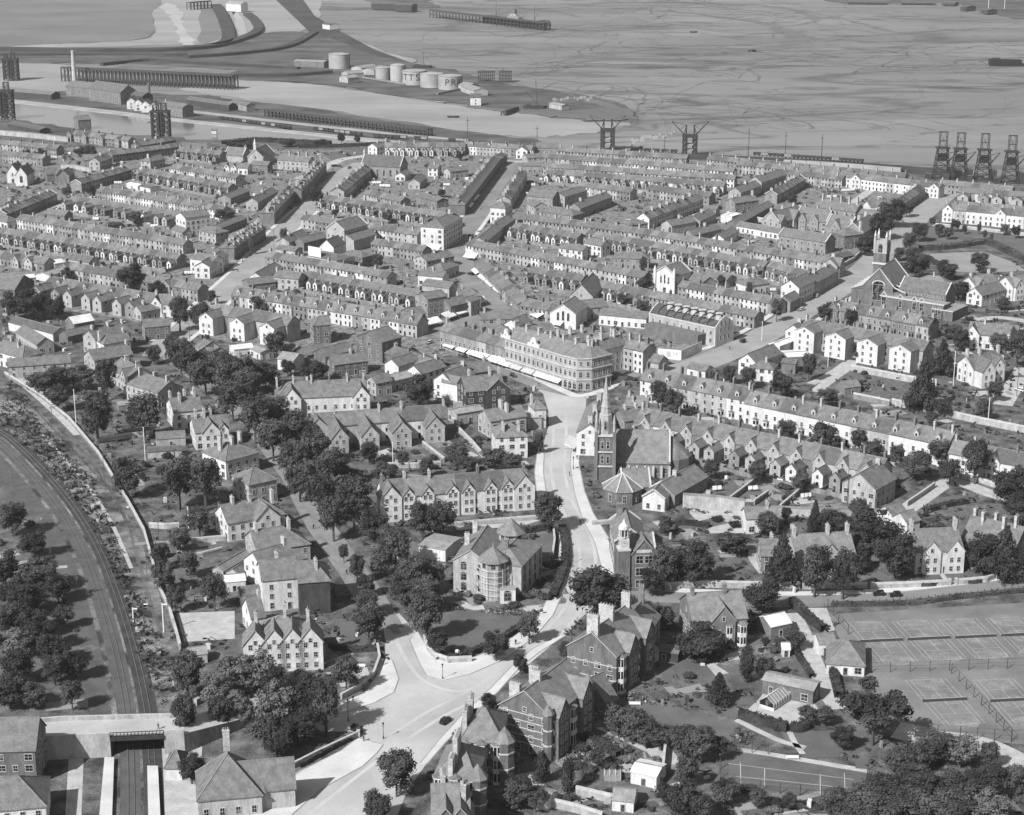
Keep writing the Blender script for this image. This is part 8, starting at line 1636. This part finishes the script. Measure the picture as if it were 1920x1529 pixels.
for l, px, yb, yt in [('signal post with a short white arm beside the railway bend', 250, 1166, 1140), ('tall dark signal post on the railway bank', 272, 1194, 1132), ('pale signal post at the end of the garden wall', 307, 1186, 1132)]:
    p = G(px, yb); h = (yb-yt)/scale_at(p)/.93; T = Thing('railway_signal', l, 'signal', p); b = T.mb(); b.bar((0, 0, 0), (0, 0, h), .3, 'timber' if 'dark' in l else 'pole_white', .22); b.build('post', T.o); b = T.mb(); b.box(-.1, 1.4, -.06, .06, h-.6, h-.25, 'pole_white'); b.build('signal_arm', T.o)
# ------------------------------------------------------------------ vehicles and people
def car(label, px, py, head, m='car_black', L=4.0, group=None):
    p = G(px, py); q = G(*head); T = Thing('motor_car', label, 'car', p, group); d = (q-p).normalized(); fr = (p.x, p.y, d.x, d.y); s = L/4
    b = T.mb(fr); b.box(-1.9*s, 1.0*s, -.72, .72, .45, 1.05, m); b.box(1.0*s, 1.85*s, -.45, .45, .5, 1.1, m); b.box(1.8*s, 1.95*s, -.5, .5, .45, 1.2, 'rail'); b.build('body', T.o)
    b = T.mb(fr); v = [(-1.6*s, -.68), (.6*s, -.68), (.6*s, .68), (-1.6*s, .68)]; t = [(-1.45*s, -.58), (.35*s, -.58), (.35*s, .58), (-1.45*s, .58)]
    for i in range(4): j = (i+1) % 4; b.face([(*v[i], 1.05), (*v[j], 1.05), (*t[j], 1.62), (*t[i], 1.62)], 'glass')
    b.box(-1.5*s, .42*s, -.62, .62, 1.6, 1.72, m); b.bar((-.5*s, -.66, 1.05), (-.5*s, -.6, 1.62), .12, m); b.build('cabin', T.o)
    for x in (-1.25*s, 1.3*s):
        for y in (-.72, .72):
            b = T.mb(fr); n = 10; R = .36
            for i in range(n):
                a0, a1 = 2*math.pi*i/n, 2*math.pi*(i+1)/n; pt = lambda a, yy: (x+R*math.cos(a), yy, .38+R*math.sin(a))
                b.face([pt(a0, y-.08), pt(a1, y-.08), pt(a1, y+.08), pt(a0, y+.08)], 'tyre'); b.face([(x, y-.08, .38), pt(a0, y-.08), pt(a1, y-.08)], 'tyre'); b.face([(x, y+.08, .38), pt(a1, y+.08), pt(a0, y+.08)], 'tyre')
            b.build('wheel', T.o); b = T.mb(fr); b.box(x-.5, x+.5, y-.12, y+.12, .72, .8, m); b.build('mudguard', T.o)
for a in [('dark open car standing alone in the wide junction', 835, 1356, (860, 1338)), ('left of two dark cars parked on the road by the courts', 1647, 1117, (1610, 1119)), ('right of two dark cars parked on the road by the courts', 1678, 1119, (1640, 1121)), ('dark car parked beside the top of the curved parade', 883, 516, (872, 514)), ('dark car in front of the dark brick house corner', 962, 707, (980, 716)), ('dark car below the three storey corner block', 868, 424, (876, 416)),
          ('dark car in the shopping street above the striped corner shop', 881, 444, (888, 436)), ('white roofed car driving up the right-hand road', 1502, 583, (1480, 588), 'car_pale', 4.6), ('small pale car further up the right-hand road', 1531, 558, (1520, 564), 'car_pale', 3.6), ('white car at the right edge lane', 1912, 734, (1890, 728), 'canvas', 4.6), ('pale car at the low shops of the cross street', 805, 645, (790, 650), 'car_pale'), ('dark lorry parked at the top of the broad street', 630, 313, (650, 312), 'car_black', 8), ('second dark lorry by the big hall', 655, 316, (665, 310), 'car_black', 6)]: car(*a)
p, q = G(1094, 1096), G(1104, 1076); d = (q-p).normalized(); fr = (p.x, p.y, d.x, d.y); T = Thing('motor_bus', 'white roofed motor bus half hidden by the dark tree on the wide road', 'bus', p)
b = T.mb(fr); b.box(-3.6, 3.6, -1.1, 1.1, .5, 2.7, 'canvas', 'canvas'); b.box(3.6, 4.8, -.7, .7, .5, 1.4, 'car_pale'); b.build('body', T.o); b = T.mb(fr); b.box(-3.4, 3.5, -1.14, 1.14, 1.5, 2.3, 'glass'); b.build('window', T.o)
for x in (-2.3, 3.4):
    b = T.mb(fr); b.box(x-.45, x+.45, -1.16, -.95, 0, .9, 'tyre'); b.box(x-.45, x+.45, .95, 1.16, 0, .9, 'tyre'); b.build('wheel', T.o)
p, q = G(1392, 643), G(1404, 638); d = (q-p).normalized(); fr = (p.x, p.y, d.x, d.y); T = Thing('cart', 'dark two wheeled cart drawn up on the right-hand road by the theatre', 'cart', p)
b = T.mb(fr); b.box(-1.6, 1.6, -.9, .9, .9, 1.8, 'timber'); b.bar((1.6, -.6, 1), (4, -.5, 1.2), .12, 'timber'); b.bar((1.6, .6, 1), (4, .5, 1.2), .12, 'timber'); b.build('body', T.o); b = T.mb(fr); b.box(-.7, .7, -1.1, -.98, 0, 1.4, 'tyre'); b.box(-.7, .7, .98, 1.1, 0, 1.4, 'tyre'); b.build('wheel', T.o)
def person_mesh(walk):
    J = [(0, 0, .95, .14), (0, 0, 1.2, .16), (0, 0, 1.42, .15), (0, 0, 1.54, .06), (0, 0, 1.66, .11), (0, 0, 1.76, .085), (-.1, 0, .88, .1), (-.11, .16*walk, .5, .075), (-.11, .3*walk-.12*(1-walk)*0, .06, .055), (-.11, .3*walk-.12, .04, .05), (.1, 0, .88, .1), (.11, -.1*walk, .5, .075), (.11, -.26*walk, .06, .055), (.11, -.26*walk-.12, .04, .05),
         (-.2, 0, 1.4, .065), (-.25, -.1*walk, 1.14, .05), (-.24, -.24*walk-.03, .9, .04), (.2, 0, 1.4, .065), (.25, .1*walk, 1.14, .05), (.24, .2*walk-.03, .9, .04)]
    E = [(0, 1), (1, 2), (2, 3), (3, 4), (4, 5), (0, 6), (6, 7), (7, 8), (8, 9), (0, 10), (10, 11), (11, 12), (12, 13), (2, 14), (14, 15), (15, 16), (2, 17), (17, 18), (18, 19)]
    me = bpy.data.meshes.new('person'); me.from_pydata([j[:3] for j in J], E, []); o = bpy.data.objects.new('person', me); C.objects.link(o); md = o.modifiers.new('skin', 'SKIN'); o.modifiers.new('sub', 'SUBSURF').levels = 1
    for i, j in enumerate(J): me.skin_vertices[0].data[i].radius = (j[3], j[3])
    me.skin_vertices[0].data[0].use_root = True
    dg = bpy.context.evaluated_depsgraph_get(); r = bpy.data.meshes.new_from_object(o.evaluated_get(dg)); bpy.data.objects.remove(o); r.name = 'person'; r.materials.clear(); r.materials.append(MATS['cloth_dark']); r.materials.append(MATS['skin'])
    for f in r.polygons: f.material_index = 1 if 1.53 < f.center.z < 1.72 and f.center.y < -.02 or abs(f.center.x) > .18 and f.center.z < .95 else 0
    return r
PM = [person_mesh(1), person_mesh(0)]
for i, (l, px, py, *z) in enumerate([('person in dark clothes walking in the middle of the wide road bend', 1088, 984), ('person in dark clothes walking on the road below the spire', 1068, 893), ('person in dark clothes on the right pavement near the spire shop', 1082, 862), ('person in dark clothes on the left pavement below the public house', 1019, 851), ('person in dark clothes at the forecourt pavement corner by the hedge', 682, 1391), ('person in dark clothes on the pavement under the villa wall', 662, 1315),
                                ('person in dark clothes by the garden wall at the avenue mouth', 718, 1248), ('person in dark clothes by the triangular lawn hedge', 967, 1210), ('person in dark clothes walking across the railway bridge', 297, 1368, 5.6), ('person in dark clothes crossing the broad left street', 493, 456), ('person in dark clothes standing in the left street near the white corner shop', 446, 511), ('second person in dark clothes beside the white corner shop', 455, 493), ('person in dark clothes at the top of the shopping street', 918, 362), ('person in dark clothes below the shopping street hotel', 902, 395),
                                ('person in dark clothes right of the three storey block', 873, 443), ('person in dark clothes below the three storey block', 862, 468), ('person in dark clothes at the fork below the striped shop', 848, 484), ('person in dark clothes in the road below the big awning', 992, 729), ('second person in dark clothes in the road below the big awning', 1010, 725), ('person in dark clothes walking by the curved parade', 938, 563), ('person in pale light on the shaded street corner pavement', 311, 641), ('person in dark clothes under the avenue trees', 588, 993), ('person in dark clothes on the avenue pavement beside the clipped trees', 650, 1078), ('person in dark clothes on the road outside the theatre', 1368, 656)]):
    p = G(px, py, z[0] if z else 0); o = link('person', PM[i % 2], None, (p.x, p.y, (z[0] if z else .03)), random.uniform(0, 6.28), sc_=(1.15, 1.15, 1.1)); tag(o, l, 'person')
# washing on the lines in the back yards
for i, (px, py, w_) in enumerate([(102, 298, 5), (128, 291, 5), (222, 346, 6), (146, 402, 6), (180, 414, 4), (290, 428, 5), (356, 516, 6), (545, 312, 5), (540, 318, 4), (722, 352, 8), (706, 346, 7), (890, 350, 4), (838, 350, 5), (1000, 350, 3), (1336, 516, 4), (1394, 510, 4), (1450, 548, 4), (600, 582, 5), (125, 728, 5), (1285, 876, 4), (1412, 922, 4), (1510, 936, 4), (1345, 922, 4), (1332, 372, 5), (1560, 372, 8), (1590, 360, 10), (90, 587, 4)]):
    p = G(px, py); T = Thing('washing_line', 'white washing on a line in the yards, {} from the dock side'.format(ORD[i]), 'washing', p, 'washing on the yard lines'); fr = (p.x, p.y, .95, random.uniform(-.3, .3))
    b = T.mb(fr); b.bar((-w_/2-.6, 0, 0), (-w_/2-.6, 0, 2.4), .12, 'timber'); b.bar((w_/2+.6, 0, 0), (w_/2+.6, 0, 2.4), .12, 'timber'); b.bar((-w_/2-.6, 0, 2.3), (w_/2+.6, 0, 2.3), .04, 'timber'); b.build('post', T.o)
    x = -w_/2
    while x < w_/2-.8: k = random.uniform(.8, 1.8); b = T.mb(fr); b.face([(x, 0, 2.3), (x+k, 0, 2.3), (x+k, -.4, .7+random.random()*.5), (x, -.35, .8)], 'sheet'); b.build('sheet', T.o); x += k+.25
# glasshouse and odd garden things
p = G(1437, 1330); T = Thing('glasshouse', 'white framed glasshouse in the pale yard behind the dark hedge', 'glasshouse', p); q = G(1470, 1308); d = (q-p).normalized(); fr = (p.x, p.y, d.x, d.y); L = (q-p).length
b = T.mb(fr); b.box(0, L, -2.2, 2.2, 0, .9, 'white'); b.build('base', T.o); b = T.mb(fr)
for s in (-1, 1): b.face([(0, s*2.2, .9), (L, s*2.2, .9), (L, s*2.2, 1.9), (0, s*2.2, 1.9)][::-s], 'lead'); b.face([(0, s*2.2, 1.9), (L, s*2.2, 1.9), (L, 0, 3.6), (0, 0, 3.6)][::-s], 'lead')
for x in (0, L): b.face([(x, -2.2, .9), (x, 2.2, .9), (x, 2.2, 1.9), (x, 0, 3.6), (x, -2.2, 1.9)], 'glass')
b.build('pane', T.o); b = T.mb(fr)
for i in range(8):
    x = L*i/7
    for s in (-1, 1): b.bar((x, s*2.25, .9), (x, s*2.25, 1.95), .12, 'trim'); b.bar((x, s*2.25, 1.95), (x, 0, 3.68), .12, 'trim')
b.bar((0, 0, 3.7), (L, 0, 3.7), .16, 'trim'); b.build('glazing_bar', T.o)
p = G(1148, 1460); T = Thing('glasshouse', 'small ridge glasshouse left of the pale timber shed', 'glasshouse', p); b = T.mb(); b.box(-2, 2, -1.5, 1.5, 0, 1.6, 'lead'); b.build('pane', T.o); b = T.mb()
for x in (-2, -.7, .7, 2):
    for s in (-1, 1): b.bar((x, s*1.55, 0), (x, s*1.55, 1.65), .1, 'trim'); b.bar((x, s*1.55, 1.65), (x, 0, 2.6), .1, 'trim')
b.build('glazing_bar', T.o)
for l, px, py in (('white garden bench by the road hedge of the turreted house', 1020, 1068), ('white garden seat on the villa lawn at the avenue mouth', 674, 1252), ('white bench behind the private grass court line', 1486, 1424), ('white board lying on the croquet lawn', 1190, 1323)):
    p = G(px, py); T = Thing('garden_bench', l, 'bench', p); b = T.mb(); b.box(-1.6, 1.6, -.3, .3, .4, .5, 'sheet'); b.build('seat', T.o); b = T.mb(); b.box(-1.6, 1.6, .25, .33, .5, 1.0, 'sheet'); b.build('back', T.o); b = T.mb(); b.box(-1.5, -1.4, -.3, .3, 0, .4, 'sheet'); b.box(1.4, 1.5, -.3, .3, 0, .4, 'sheet'); b.build('leg', T.o)
# ------------------------------------------------------------------ thin summer haze over the whole place
def haze():
    b = MB(); b.box(-30500, 30500, -2500, 30500, -4, CH+30, 'x'); me = bpy.data.meshes.new('haze'); me.from_pydata(b.v, [], b.f)
    m = bpy.data.materials.new('haze'); m.use_nodes = True; n = m.node_tree; out = [x for x in n.nodes if x.type == 'OUTPUT_MATERIAL'][0]; n.nodes.remove(n.nodes['Principled BSDF'])
    v = n.nodes.new('ShaderNodeVolumePrincipled'); v.inputs['Density'].default_value = .00005; v.inputs['Color'].default_value = (.85, .85, .85, 1); v.inputs['Anisotropy'].default_value = .2
    n.links.new(v.outputs[0], out.inputs['Volume']); me.materials.append(m); o = link('haze', me); o['kind'] = 'stuff'
haze()
